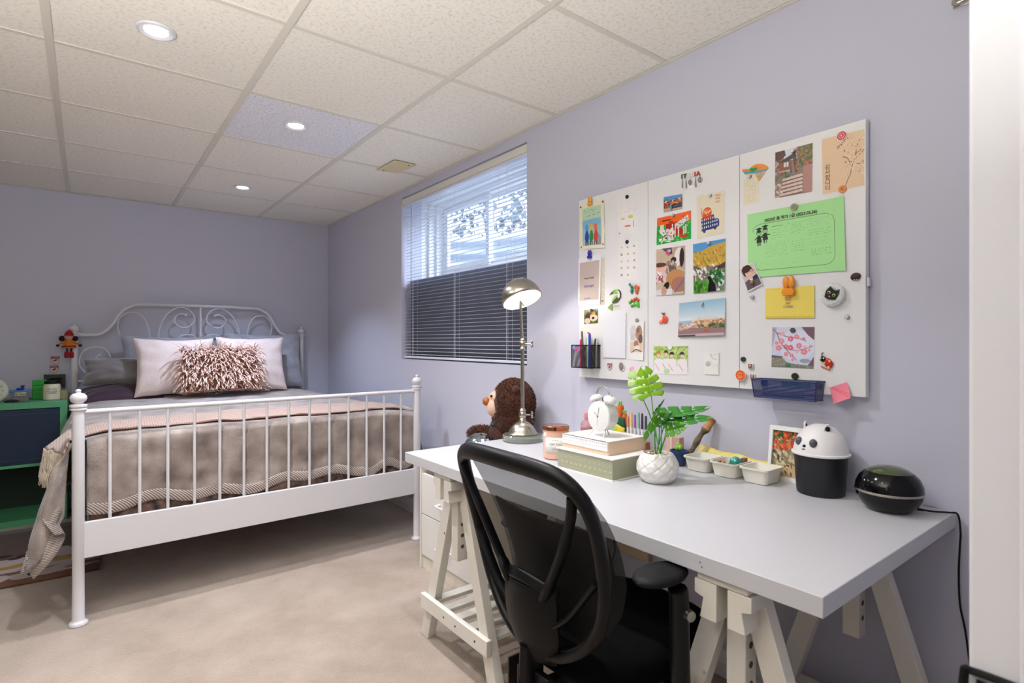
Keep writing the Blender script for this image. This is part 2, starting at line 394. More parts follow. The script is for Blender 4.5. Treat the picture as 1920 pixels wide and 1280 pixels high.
# ---- venetian blind
bl = thing('venetian_blind', 'white venetian blind of narrow slats hanging in the window opening', 'blind', (XW + .03, 2.852, 1.05))
slm = mat('blind_slat_white', '#dfe2ea', .4)
def slat_mesh():
    b = MB(); L_ = (WY1 - WY0) / 2 - .008; W = .0125; th = radians(3); pr = []
    for k in range(5):
        s = -1 + k * .5; pr.append((s * W * cos(th), s * W * sin(th) + .0018 * (1 - s * s)))
    for y in (-L_, L_):
        b.v += [Vector((x, y, z)) for x, z in pr]
    b.f += [(i, i + 1, 6 + i, 5 + i) for i in range(4)]; b.mi += [0] * 4
    return b
MB().box((XW + .012, WY0 + .006, 2.118), (XW + .045, WY1 - .006, 2.162)).build('headrail', slm, bl, bevel=.003)
MB().box((XW + .004, WY0 + .003, 2.128), (XW + .010, WY1 - .003, 2.168)).build('valance', mat('valance_cream', '#dedbd2', .4), bl, bevel=.001)
MB().box((XW + .018, WY0 + .008, 1.050), (XW + .042, WY1 - .008, 1.064)).build('bottom_rail', slm, bl, bevel=.003)
s0 = None
for k in range(47):
    z = 1.076 + k * .0222
    if s0 is None: s0 = slat_mesh().build('slat', slm, bl, local=True); s0.location = (0, 0, z - 1.05)
    else: dup(s0, (0, 0, z - 1.05))
for y in (2.33, 2.86, 3.40):
    for dx in (.0155, .0445): MB().cyl((XW + dx, y, 1.06), (XW + dx, y, 2.12), .0007, n=5).build('ladder_cord', slm, bl)
    MB().cyl((XW + .014, y + .012, 1.06), (XW + .014, y + .012, 2.12), .0009, n=5).build('lift_cord', slm, bl)
MB().tube([(XW + .008, 2.40, 2.1), (XW + .006, 2.40, 1.78), (XW + .006, 2.395, 1.70)], .0012, 5).build('pull_cord', slm, bl)
MB().lathe([(.001, 0), (.004, .002), (.0035, .018), (.001, .022)], (XW + .006, 2.395, 1.68), n=10).build('cord_tassel', slm, bl)
MB().tube([(XW + .008, 3.42, 2.1), (XW + .006, 3.42, 1.55)], .003, 6).build('tilt_wand', mat('clear_wand', '#cfd6e0', .2, trans=.6), bl)
# ================================================================ BED (local frame: x across, y towards the head)
BA = radians(1.16); BR = Vector((.757, 2.895, 0)); MBED = Matrix.Translation(BR) @ Matrix.Rotation(BA, 4, 'Z'); MBI = MBED.inverted()
HB = 2.075
bed = thing('bed', 'white metal double bed with scrolled headboard and ball finials', 'bed', BR, BA)
FIN = [(.022, 0), (.030, .002), (.030, .008), (.024, .011), (.031, .015), (.031, .023), (.015, .027), (.017, .031), (.026, .038), (.030, .048), (.029, .058), (.022, .067), (.009, .072), (.008, .075), (.011, .080), (.007, .086), (0, .088)]
def post(x, y, zt):
    p = MB().lathe([(.032, 0), (.034, .006), (.031, .014), (.024, .018), (.0215, .024), (.0205, .27), (.0215, .272), (.0215, zt)], (x, y, 0), n=24).build('post', white_metal, bed, local=True)
    MB().lathe([(r * .97, zt + h) for r, h in FIN], (x, y, 0), n=28).build('finial', white_metal, p, local=True)
for x in (-.785, .785): post(x, 0, .882)
for x in (-.785, .785): post(x, HB, 1.205)
MB().cyl((-.785, 0, .874), (.785, 0, .874), .0105, n=14).build('foot_rail', white_metal, bed, local=True)
MB().box((-.77, -.009, .270), (.77, .009, .419)).build('foot_panel', white_metal, bed, local=True, bevel=.003)
sp = None
for k in range(14):
    x = -.785 + 1.57 * (k + 1) / 15
    if sp is None: sp = MB().cyl((0, 0, .418), (0, 0, .872), .0065, n=10).build('spindle', white_metal, bed, local=True); sp.location = (x, 0, 0)
    else: dup(sp, (x, 0, 0))
for x in (-.775, .775): MB().box((x - .008, .01, .27), (x + .008, HB - .01, .40)).build('side_rail', white_metal, bed, local=True, bevel=.002)
for y in (.5, 1.0, 1.5): MB().box((-.76, y, .28), (.76, y + .04, .30)).build('slat_bearer', white_metal, bed, local=True)
# head frame from the traced outline, mirrored about the centre
def hb(x, y):     # pixel of the headboard detail -> bed-local point on the head plane
    u, v = 100 + x / 3.692, 550 + y / 3.692
    o = MBI @ Vector((0, 0, H)); d = MBI.to_3x3() @ ray(u, v); t = (HB - o.y) / d.y; return o + d * t
def trace(pts): return [hb(*p) for p in pts]
def sym(pts, c):  return [Vector((2 * c - p.x, p.y, p.z)) for p in pts]
cx = 0.0
top = trace([(172, 287), (250, 287), (310, 284), (370, 256), (420, 200), (470, 130), (530, 92), (610, 77)])
sh = .0 - hb(1022, 90).x
def fix(ps): return [Vector((p.x + sh * ((p.x + .785) / .785), HB, p.z)) for p in ps]
top = fix(top); zt = top[-1].z; top[0].x = -.785
full = smooth_pts(top + [Vector((-.1, HB, zt + .004)), Vector((.1, HB, zt + .004))] + list(reversed(sym(top, 0))), 8)
MB().tube(full, .0125, 12).build('head_frame', white_metal, bed, local=True)
MB().cyl((0, HB, .62), (0, HB, zt), .008, n=12).build('head_bar', white_metal, bed, local=True)
zlow = hb(200, 608).z
MB().cyl((-.785, HB, zlow), (.785, HB, zlow), .010, n=12).build('head_rail', white_metal, bed, local=True)
MB().cyl((-.785, HB, .45), (.785, HB, .45), .010, n=12).build('head_rail', white_metal, bed, local=True)
S = [[(395, 440), (372, 398), (325, 373), (255, 376), (203, 408), (180, 460), (190, 512), (238, 560), (312, 582), (345, 560), (350, 500)],
     [(322, 430), (300, 442), (288, 468), (292, 500)],
     [(524, 437), (503, 370), (463, 292), (446, 220), (470, 160), (530, 130), (600, 145), (640, 190), (660, 250), (675, 330), (690, 420), (700, 520), (700, 600)],
     [(524, 437), (540, 500), (548, 560), (548, 606)],
     [(726, 320), (740, 232), (780, 155), (838, 108), (900, 98), (955, 125), (981, 175), (962, 215), (912, 238), (862, 222), (841, 185), (858, 152), (895, 142), (922, 152)],
     [(726, 320), (722, 420), (715, 520), (705, 604)],
     [(862, 310), (905, 289), (970, 292), (1000, 330), (1005, 400), (980, 460), (920, 490), (870, 470)]]
for q in S:
    ps = smooth_pts(fix(trace(q)), 7)
    MB().tube(ps, .0052, 8).build('scroll', white_metal, bed, local=True)
    MB().tube(sym(ps, 0), .0052, 8).build('scroll', white_metal, bed, local=True)
for q in ((920, 152), (322, 430)):
    c = fix([hb(*q)])[0]
    for s_ in (1, -1): MB().sphere((c.x * s_, c.y, c.z), .009, 10, 8).build('scroll_knob', white_metal, bed, local=True)

# ---- mattress and bedding
def bl_(p): return MBED @ Vector(p)
MB().box((-.755, .045, .30), (.755, HB - .03, .73), M=MBED).build('mattress', mat('mattress_ticking', '#d8d4d0', .8), label='mattress lying under the taupe blanket', cat='mattress', bevel=.05, bseg=4)
plushm = mat('taupe_plush', '#6d5e56', .9, var=(8, '#aea198', .4), bump=(160, .9, .004), sheen=.5)
corm = stripes('corduroy_hem', '#6f6058', '#c0b2a8', 50, 'DIAGONAL', .9, .6, sheen=.5)
plaid = mat('dark_patterned_quilt', '#241f22', .8, var=(26, '#8a6a5a', .35))
bk = thing('plush_blanket', 'taupe plush blanket with ribbed corduroy hem draped over the bed', 'blanket', bl_((0, 1, .75)), BA)
def N3(x, y, z=0, s=1): return mn.noise(Vector((x * s, y * s, z * s)))
ZT = .762
def topz(x, y):
    return ZT - .018 * max(0, (abs(x) - .62) / .15) ** 2 + .006 * N3(x, y, 0, 4) + .004 * N3(x, y, 3, 11)
HX = .795
def hemz(x):        # bottom of the foot drape, measured along the foot of the bed
    return .448 + .012 * sin(x * 9) + .010 * sin(x * 23 + 1) - .015 * (x > .45) * sin((x - .45) * 30)
def foot(x, s):     # s 0..1 from the mattress edge downwards
    z1 = hemz(x); rr = .05
    if s < .25:
        a = s / .25 * pi / 2; y = .065 - rr * sin(a) + .0; z = topz(x, .065) - rr + rr * cos(a)
    else:
        k = (s - .25) / .75; y = .015 + .004 * sin(x * 14) * k; z = (topz(x, .065) - rr) * (1 - k) + z1 * k
    y += (.010 * N3(x, s, 5, 6) + .006 * sin(x * 31 + 2 * sin(x * 5))) * min(1, s * 2); y = max(.0145, y)
    return Vector((x, y, z))
def ftop(a, c): x = -HX + 2 * HX * a; y = .065 + (1.93 - .065) * c; return MBED @ Vector((x, y, topz(x, y)))
b = MB(); b.grid(ftop, 70, 80)
def ffoot(a, c): return MBED @ foot(-.757 + 1.545 * a, 1 - c)
b.grid(ffoot, 110, 26)
def sidez(y): return .22 + .10 * min(1, max(0, y / .5)) + .02 * sin(y * 9)
def lside(y, s):
    z0 = topz(-HX, y); z1 = sidez(y)
    flare = .085 * max(0, 1 - y / 1.3) + .012 * (y < 1.5)
    z = z0 * (1 - s) + z1 * s
    x = -HX - (.042 if y < 1.3 else .015) * min(1, s * 5) - flare * s - .03 * s * sin(y * 16 + 1.5 * sin(y * 5)) - .012 * N3(y, s, 1, 5)
    return Vector((x, y, z))
b.grid(lambda a, c: MBED @ lside(.04 + 1.87 * c, 1 - a), 30, 90)
def rside(y, s):
    z0 = topz(HX, y); z1 = .34 + .02 * sin(y * 8)
    return Vector((HX + .015 * min(1, s * 6) + (.03 + .05 * max(0, 1 - y)) * s + .014 * s * sin(y * 15), y, z0 * (1 - s) + z1 * s))
b.grid(lambda a, c: MBED @ rside(.075 + 1.84 * c, a), 20, 80)
# corner fold hanging outside the left post
def corner(a, c):    # a 0..1 from the foot drape's edge round to the side sheet, c down
    p0 = Vector((-.822, .052, .73)); y = .075 * (1 - a) + .04 * a
    e = lside(.04, c); f = Vector((-.815 - .015 * c, .075 - .02 * c, .74 * (1 - c) + .44 * c))
    p = f.lerp(e, a); p.y += -.03 * sin(a * pi) * c + .02 * sin(a * 2 * pi) * c; p.z += -.02 * sin(a * pi) * c
    return MBED @ p
b.grid(lambda a, c: corner(a, c), 14, 24)
b.build('plush_sheet', plushm, bk, ang=80, solid=.006)
# ribbed hem, doubled edge strips
b = MB()
def hemfoot(a, c):
    x = -.757 + 1.545 * a; p = foot(x, 1.0); return MBED @ (p + Vector((0, -.006 - .004 * sin(c * pi), -.005 + .048 * c)))
b.grid(lambda a, c: hemfoot(a, c), 110, 5)
b.build('hem', corm, bk, ang=80, solid=.004, label='ribbed corduroy hem along the foot end')
corm2 = stripes('corduroy_hem_side', '#6f6058', '#c0b2a8', 50, 'Z', .9, .6, sheen=.5)
b = MB()
def hemside(a, c):
    p = lside(.04 + 1.87 * a, 1 - .13 * (1 - c)); return MBED @ (p + Vector((-.006, 0, 0)))
b.grid(lambda a, c: hemside(a, 1 - c), 90, 5)
# turned-up corner curl beside the left post
def curl(a, c):
    P = [Vector((-.838, .05, .47)), Vector((-.862, .02, .41)), Vector((-.858, .0, .385)), Vector((-.832, .03, .375)), Vector((-.828, .045, .355)), Vector((-.848, .02, .315)), Vector((-.88, .01, .27)), Vector((-.925, .03, .215))]
    q = smooth_pts(P, 6); i = min(len(q) - 1, int(a * (len(q) - 1) + .5)); p = q[i]
    off = Vector((-.036 * (1 - a * .3), .01, .056)) if a < .45 else Vector((-.028, .01, .062))
    return MBED @ (p + off * c + Vector((0, -.004 * sin(c * pi), 0)))
b.grid(curl, 42, 6)
b.build('hem', corm2, bk, ang=80, solid=.004, label='ribbed corduroy hem along the side')
# quilt peeking out below
MB().grid(lambda a, c: MBED @ Vector((-.75 + 1.5 * a, .024 + .003 * sin(a * 60), .34 + .17 * c)), 80, 6).build('quilt', plaid, label='dark patterned quilt showing under the blanket hem at the foot', cat='quilt', ang=80, solid=.004)

# ---- throw with fringe across the foot
waf = stripes('peach_waffle', '#b08574', '#dcc4b8', 30, 'Y', .95, .7, sheen=.4, dist=.006)
_n = waf.node_tree; _w = _n.nodes.new('ShaderNodeTexWave'); _w.bands_direction = 'X'; _w.inputs['Scale'].default_value = 30
_n.links.new([q for q in _n.nodes if q.type == 'TEX_COORD'][0].outputs['Object'], _w.inputs['Vector'])
_m = _n.nodes.new('ShaderNodeMixRGB'); _m.blend_type = 'MULTIPLY'; _m.inputs[0].default_value = .35
_r = [q for q in _n.nodes if q.type == 'VALTORGB'][0]; _n.links.new(_r.outputs['Color'], _m.inputs[1]); _n.links.new(_w.outputs['Color'], _m.inputs[2]); _n.links.new(_m.outputs[0], _n.nodes['Principled BSDF'].inputs['Base Color'])
th = thing('throw_blanket', 'thin peach waffle throw laid across the foot of the bed, cream fringe at both ends', 'throw', bl_((0, .2, .78)), BA)
def throw(a, c):
    s = -.90 + 1.72 * a      # along x (overhang on the left)
    y = .115 + (.25 + .12 * sin(a * 2.2 + .1)) * c + .015 * sin(a * 6)
    y = y - .035 * (a > .8) * (a - .8) * 5 * (1 - c)
    z = topz(max(-HX, min(HX, s)), y) + .014 + .005 * sin(c * 14) + .005 * N3(s, y, 7, 7)
    x = s
    if s < -HX - .0:
        d = -HX - s; z -= d * .6; x = -HX - .018 - d * (.2 + .6 * c); y += -.02 * d / .1
    return MBED @ Vector((x, y, z))
b = MB(); b.grid(lambda a, c: throw(a, 1 - c), 120, 36); b.build('throw_cloth', waf, th, ang=80, solid=.008)
b = MB(); rnd = random.Random(3)
for k in range(150):
    c = k / 149; p = throw(0, c); q = MBI @ p; L_ = rnd.uniform(.11, .16); pts = []
    wob = rnd.uniform(-.02, .02)
    for i in range(6):
        t_ = i / 5; pts.append(MBED @ (q + Vector((-.02 * t_ + .006 * sin(5 * t_ + k), -.03 * t_ + wob * t_ + .006 * sin(7 * t_ + k * 2), -L_ * t_))))
    b.tube(pts, .0018, 5)
for k in range(70):
    c = k / 69; p = throw(1, c); q = MBI @ p; pts = [MBED @ (q + Vector((.045 * t_ + .0, rnd.uniform(-.01, .01) * t_, .004 - .012 * t_))) for t_ in (0, .3, .6, 1)]
    b.tube(pts, .002, 5)
b.build('fringe', mat('cream_fringe', '#cbbda8', .9), th, kind='stuff')

# ---- pillows
def pillow(name, c, w_, h_, t_, tilt, yaw, m, label, roll=0, nz=.008, group=None, seed=0, pinch=.08, cat='pillow'):
    """stands on its lower edge; c = lower-edge centre in bed-local coordinates"""
    M = MBED @ Matrix.Translation(Vector(c)) @ Matrix.Rotation(yaw, 4, 'Z') @ Matrix.Rotation(-tilt, 4, 'X') @ Matrix.Rotation(roll, 4, 'Y')
    b = MB(); n = 30
    for sgn in (1, -1):
        def f(a, d, sgn=sgn):
            a = 2 * a - 1; d = 2 * d - 1
            ea = max(0, 1 - a * a); ed = max(0, 1 - d * d)
            x = w_ / 2 * a * (1 - pinch * ed); z = h_ / 2 * d * (1 - pinch * ea)
            t = t_ / 2 * (ea ** .42) * (ed ** .42) + .002
            t *= 1 + .12 * mn.noise(Vector((a * 2.2 + seed, d * 2.2, sgn)))
            r = math.hypot(a, d); rad = sin(math.atan2(d, a) * 11 + seed) * nz * max(0, r - .55) * min(1, (1.42 - r) * 3)
            return M @ Vector((x, -sgn * (t + rad), z + h_ / 2 + nz * .6 * mn.noise(Vector((a * 3, d * 3, seed)))))
        b.grid((lambda a, d, f=f: f(a, d)) if sgn == 1 else (lambda a, d, f=f: f(1 - a, d)), n, n)
    return b.build(name, m, label=label, cat=cat, group=group, ang=85)
pinkm = mat('blush_linen', '#eddcd4', .85, bump=(260, .5, .002), sheen=.3, var=(90, '#e2ccc3', .5))
greym = mat('grey_sherpa', '#92929a', .95, bump=(170, 1, .005), sheen=.5, var=(14, '#b4b4bc', .5))
velv = mat('grey_velvet', '#6b6563', .6, sheen=1, var=(5, '#857d7a', .4))
purp = mat('plum_velvet', '#30091f', .7, sheen=.2)
pillow('pillow', (-.215, 1.955, .775), .62, .45, .17, radians(14), 0, greym, 'grey plush pillow behind the left blush cushion', seed=1)
pillow('pillow', (.47, 1.955, .775), .60, .47, .16, radians(12), 0, greym, 'grey plush pillow at the right end of the headboard', seed=4)
pillow('pillow', (-.545, 1.90, .862), .40, .20, .14, radians(25), radians(-6), velv, 'flat grey velvet pillow leaning at the left of the bed', seed=6)
pillow('pillow', (-.52, 1.72, .755), .50, .34, .14, radians(80), 0, purp, 'plum purple pillow lying under the grey velvet pillow', seed=8)
pillow('throw_pillow', (-.215, 1.71, .775), .50, .43, .15, radians(16), radians(-3), pinkm, 'square blush cushion left of the shaggy cushion', seed=11, cat='cushion')
pillow('throw_pillow', (.315, 1.73, .775), .50, .44, .15, radians(15), radians(2), pinkm, 'square blush cushion right of the shaggy cushion', seed=13, cat='cushion')
# shaggy cushion
SM = MBED @ Matrix.Translation(Vector((.062, 1.56, .785))) @ Matrix.Rotation(-radians(20), 4, 'X')
sc = thing('shaggy_cushion', 'rose gold shaggy cushion of ribbon strands in front of the blush cushions', 'cushion', bl_((.045, 1.56, .785)), BA)
b = MB(); W2, H2, T2 = .51, .34, .15
def scf(a, d, sgn):
    a = 2 * a - 1; d = 2 * d - 1; ea = max(0, 1 - a * a); ed = max(0, 1 - d * d)
    return Vector((W2 / 2 * a * (1 - .06 * ed), -sgn * (T2 / 2 * (ea ** .42) * (ed ** .42) + .002), H2 / 2 * d * (1 - .06 * ea) + H2 / 2))
for sgn in (1, -1): b.grid(lambda a, d: SM @ scf(a if sgn == 1 else 1 - a, d, sgn), 18, 18)
b.build('cushion_body', mat('rose_satin', '#8a5f50', .5), sc, ang=85)
rib = mat('rose_gold_ribbon', '#d4a28a', .4, .05, var=(60, '#f6ddcb', .5)); b = MB(); rnd = random.Random(5)
for k in range(1000):
    a = rnd.random(); d = rnd.random() ** .8; p = scf(a, d, 1); nrm = Vector(((a - .5) * 1.3, -1, (d - .5) * .9)).normalized()
    if rnd.random() < .25:
        e = rnd.random()
        if e < .35: p = scf(rnd.random(), 1, 1); nrm = Vector((rnd.uniform(-.3, .3), -.4, 1))
        elif e < .7: p = scf(rnd.choice((0, 1)), rnd.random(), 1); nrm = Vector(((1 if p.x > 0 else -1), -.5, .3))
        else: p = scf(rnd.random(), .02, 1); nrm = Vector((0, -1, .1))
    L_ = rnd.uniform(.06, .11); side = Vector((rnd.uniform(-1, 1), rnd.uniform(-.4, .2), rnd.uniform(-.5, .7)))
    v = (nrm * .7 + side * .7).normalized(); pts = []; q = p.copy(); st = L_ / 5
    for i in range(6):
        pts.append(q.copy()); v = (v + Vector((rnd.uniform(-.25, .25), rnd.uniform(-.15, .15), -.28))).normalized(); q = q + v * st
        if q.z < .004: q.z = .004
        y0 = scf(min(1, max(0, q.x / W2 + .5)), min(1, max(0, q.z / H2)), 1).y
        if abs(q.x) < W2 / 2 and 0 < q.z < H2 and q.y > y0 - .004: q.y = y0 - .004 - rnd.random() * .012
    b.tube([SM @ p for p in pts], [.0036] * 5 + [.0018], 4, flat=.45)
b.build('ribbon_strands', rib, sc, kind='stuff')
# ================================================================ helpers for placing by measured pixel
def at(u, v, f): return Vector((0, 0, H)) + ray(u, v) * (f / 1030)
def fwd(p): return p[0] * sin(TH) + p[1] * cos(TH)
RGT = Vector((cos(TH), -sin(TH), 0)); UP = Vector((0, 0, 1)); FW = Vector((sin(TH), cos(TH), 0))
ZD = .73
# ================================================================ DESK
dk = thing('desk', 'white laminate desk top resting on two white trestles along the wall', 'desk', (1.37, 1.19, .692))
MB().box((.99, .415, .692), (1.752, 1.968, ZD)).build('worktop', mat('white_laminate', '#c4c4c7', .38, bump=(90, .05)), dk, bevel=.0018)
for p in ((.9898, .652, .714), (.9898, .648, .706)): MB().sphere(p, (.0006, .0016, .0022), 8, 6).build('chip', mat('chip_dark', '#6b6258', .8), dk, label='small dark chip in the front edge')
def trestle(yc, label):
    t = thing('trestle', label, 'trestle', (1.34, yc, 0), group='white wooden trestles under the desk')
    for s, x0 in ((1, 1.056), (-1, 1.626)):
        for d in (1, -1):
            a = lambda y, z: Vector((x0, yc + d * y, z))
            MB().prism([a(.006, .655), a(.056, .655), a(.262, 0), a(.205, 0)], (.034, 0, 0)).build('leg', cream_wood, t, bevel=.002)
        b = MB(); xa, xb = x0 - .004, x0 + .038; ya, yb = yc - .021, yc + .021
        zz = [.374, .40]; holes = [.425 + .04 * k for k in range(7)]
        b.box((xa, ya, .374), (xb, yb, .676)); po = b.build('post', cream_wood, t, bevel=.002)
        for z in holes:
            if z < .62: MB().cyl(((xa + xb) / 2, ya - .0006, z), ((xa + xb) / 2, yb + .0006, z), .0072, n=14).build('hole', mat('hole_shadow_wood', '#5a4c3c', .9), po)
        xh0 = 1.0 if s == 1 else 1.60
        for d in (1, -1):
            h = lambda y, z: Vector((xh0, yc + d * y, z))
            MB().prism([h(.012, .675), h(.062, .675), h(.062, .645), h(.042, .640), h(.050, .598), h(.012, .598)], (.075 if s == 1 else .09, 0, 0)).build('head_block', cream_wood, t, bevel=.0015)
        for z, d in ((.60, 1), (.45, 1)):
            MB().cyl((x0 - .002, yc + .075, z), (x0 + .003, yc + .075, z), .004, n=10).build('screw', chrome, t)
    MB().box((1.0, yc - .055, .676), (1.69, yc + .055, .6915)).build('top_board', cream_wood, t, bevel=.0015)
    MB().box((1.09, yc - .012, .60), (1.62, yc + .012, .675)).build('cross_beam', cream_wood, t, bevel=.0015)
    for x0 in (1.036, 1.660):
        MB().box((x0, yc - .225, .125), (x0 + .020, yc + .225, .180)).build('shelf_rail', cream_wood, t, bevel=.002)
    for k in range(5):
        y = yc - .175 + k * .0875; MB().box((1.0565, y - .022, .150), (1.6595, y + .022, .166)).build('slat', cream_wood, t, bevel=.002)
    for y in (yc - .03, yc - .155, yc + .05): MB().cyl((1.0345, y, .152), (1.037, y, .152), .0035, n=10).build('screw', black_mt, t)
    return t
trestle(1.700, 'white wooden trestle with slatted shelf under the far end of the desk')
trestle(.610, 'white wooden trestle with a row of peg holes under the near end of the desk')
# ================================================================ DRAWER UNIT
cb = thing('drawer_unit', 'low cream drawer unit with two drawers standing between bed and desk', 'drawers', (1.55, 2.29, 0))
cm = mat('cream_melamine', '#e4ddce', .45); cw = mat('ivory_drawer_front', '#e6e3dc', .4)
x0, x1, y0, y1 = 1.362, 1.74, 2.035, 2.54
MB().box((x0, y1 - .016, 0), (x1, y1, .585)).build('side_panel', cm, cb, bevel=.001)
MB().box((x0, y0, 0), (x1, y0 + .016, .585)).build('side_panel', cm, cb, bevel=.001)
MB().box((x0, y0 + .016, .569), (x1, y1 - .016, .585)).build('top_panel', cm, cb, bevel=.001)
MB().box((x0 + .012, y0 + .016, 0), (x0 + .028, y1 - .016, .066)).build('plinth', cm, cb)
MB().box((x1 - .008, y0 + .016, .066), (x1, y1 - .016, .569)).build('back_panel', cm, cb)
MB().box((x0 + .02, y0 + .016, .066), (x1 - .008, y1 - .016, .08)).build('floor_panel', cm, cb)
for za, zb in ((.284, .488), (.072, .279)):
    d = MB().box((x0 + .002, y0 + .018, za), (x0 + .018, y1 - .018, zb)).build('drawer', cw, cb, bevel=.0012)
    zc = (za + zb) / 2 - .02; yc = (y0 + y1) / 2 + .0; hp = [(x0 + .002, yc + .05, zc), (x0 - .024, yc + .05, zc), (x0 - .028, yc + .045, zc), (x0 - .028, yc - .045, zc), (x0 - .024, yc - .05, zc), (x0 + .002, yc - .05, zc)]
    MB().tube(hp, .0045, 8).build('handle', mat('white_plastic_handle', '#f2f1ee', .3), d)
# ================================================================ CHAIR
ch = thing('office_chair', 'black mesh office chair pushed up to the desk, seen from behind', 'chair', (1.07, .945, 0))
CY = .935
def bx(z, y): return .795 - .115 * ((z - .44) / .49) ** 1.0 + .018 * sin((z - .44) / .49 * pi) + .75 * (y - CY) ** 2
out = [(.0, .920), (.09, .917), (.160, .905), (.200, .872), (.214, .82), (.214, .75), (.206, .67), (.186, .60), (.150, .548), (.10, .508), (.05, .488), (0, .482)]
ringp = [Vector((0, y, z)) for y, z in out] + [Vector((0, -y, z)) for y, z in reversed(out[1:-1])]
ringp = smooth_pts(ringp, 6, closed=True); ring = [Vector((bx(p.z, CY + p.y), CY + p.y, p.z)) for p in ringp]
rr = [.0125 + .008 * max(0, min(1, (p.z - .84) / .08)) for p in ring]
b = MB(); n = 12
prev = None
cen = Vector((.74, CY, .72)); vs = []
for i, p in enumerate(ring):
    t = (ring[(i + 1) % len(ring)] - ring[i - 1]).normalized(); xo = Vector((1, 0, 0)); xo = (xo - t * xo.dot(t)).normalized(); yo = t.cross(xo)
    for j in range(n):
        a = 2 * pi * j / n; vs.append(p + xo * cos(a) * .016 + yo * sin(a) * rr[i])
k = len(ring); b.add(vs, [(i * n + j, i * n + (j + 1) % n, ((i + 1) % k) * n + (j + 1) % n, ((i + 1) % k) * n + j) for i in range(k) for j in range(n)])
b.build('back_frame', black_pl, ch, ang=60)
# mesh
mm = mat('black_mesh_fabric', '#0a0a0a', .7); N = mm.node_tree.nodes; L = mm.node_tree.links
tc = N.new('ShaderNodeTexCoord'); sx = N.new('ShaderNodeSeparateXYZ'); L.new(tc.outputs['Object'], sx.inputs[0])
def mth(op, a, v=None, w_=None):
    m_ = N.new('ShaderNodeMath'); m_.operation = op
    for i_, q_ in enumerate((a, v)):
        if q_ is None: continue
        if isinstance(q_, (int, float)): m_.inputs[i_].default_value = q_
        else: L.new(q_, m_.inputs[i_])
    return m_.outputs[0]
fy = mth('SINE', mth('MULTIPLY', mth('ADD', sx.outputs[1], sx.outputs[2]), 2 * pi / .0034)); fz = mth('SINE', mth('MULTIPLY', mth('SUBTRACT', sx.outputs[2], sx.outputs[1]), 2 * pi / .0034))
al = mth('LESS_THAN', mth('ADD', mth('MULTIPLY', fy, fz), 0.0), .32); L.new(al, N['Principled BSDF'].inputs['Alpha'])
def hw(z):   # half width of the opening at height z
    zs = [q[1] for q in out][::-1]; ys = [q[0] for q in out][::-1]; return float(np.interp(z, zs, ys))
def meshp(a, c):
    z = .495 + (.905 - .495) * c; h_ = hw(z) * .985; y = CY + (2 * a - 1) * h_
    return Vector((bx(z, y) + .058 * sin(min(1, (1 - c) * 1.25) * pi * .62) + .012, y, z))
MB().grid(meshp, 24, 30).build('back_mesh', mm, ch)
def underdesk_p(a, c):  # opaque sheet added to imitate the dark under the desk behind the mesh
    p = meshp(.07 + .86 * a, .03 + c * .66); return p + Vector((.005, 0, 0))
MB().grid(underdesk_p, 20, 16).build('underdesk_shade', mat('underdesk_shade_black', '#070707', .95, spec=.1), ch, solid=.006)
def bpt(y, z, dx=-.006): return Vector((bx(z, CY + y) + dx, CY + y, z))
# lumbar shell and Y arms
def shell(a, c):
    a = 2 * a - 1; z = .468 + .165 * c; h_ = .088 * (1 - .35 * max(0, .45 - c) ** 1.3 * 3) * (1 - .10 * max(0, c - .8) * 5)
    return Vector((bx(z, CY) - .030 + .030 * a * a + .012 * (2 * c - 1) ** 2, CY + a * h_, z + .008 * (1 - a * a) * (c > .9)))
MB().grid(shell, 16, 14).build('lumbar_shell', mat('black_shell', '#060607', .5, spec=.25), ch, solid=.012, bevel=.002)
for s in (1, -1):
    MB().tube(smooth_pts([bpt(s * .06, .622), bpt(s * .085, .665), bpt(s * .130, .74), bpt(s * .170, .82), bpt(s * .188, .872)], 6), [.016] * 6 + [.013] * 10 + [.012] * 9, 10, flat=.6).build('back_arm', black_pl, ch)
    MB().tube(smooth_pts([bpt(s * .075, .565), bpt(s * .12, .60), bpt(s * .165, .655), bpt(s * .2, .70)], 6), .011, 10, flat=.6).build('back_arm', black_pl, ch)
b = MB(); b.grid(lambda a, c: Vector((bx(.62 + .05 * c, CY) - .022 + .03 * (2 * a - 1) ** 2 + .018 * c, CY + (2 * a - 1) * (.085), .622 + .022 * sin(a * pi) + .022 * c)), 14, 4)
b.build('yoke', black_pl, ch, solid=.012)
# seat
def seatp(th, r, z, sx_=.245, sy_=.218):
    e = .72; c_, s_ = cos(th), sin(th); return Vector((1.06 + sx_ * r * (abs(c_) ** e) * (1 if c_ > 0 else -1), CY + .015 + sy_ * r * (abs(s_) ** e) * (1 if s_ > 0 else -1), z - .02 * max(0, c_) * r))
prof = [(0, .415), (.75, .412), (.93, .42), (1.0, .445), (.99, .468), (.93, .484), (.8, .49), (.5, .484), (0, .478)]
b = MB(); b.grid(lambda a, c: seatp(a * 2 * pi, np.interp(c * 8, range(9), [p[0] for p in prof]), float(np.interp(c * 8, range(9), [p[1] for p in prof]))), 40, 16, cu=True)
b.build('seat', mat('black_seat_mesh', '#060606', .95, bump=(400, .5, .002), spec=.1), ch, ang=70)
MB().box((.90, CY - .09, .375), (1.20, CY + .10, .412)).build('seat_mechanism', black_pl, ch, bevel=.01)
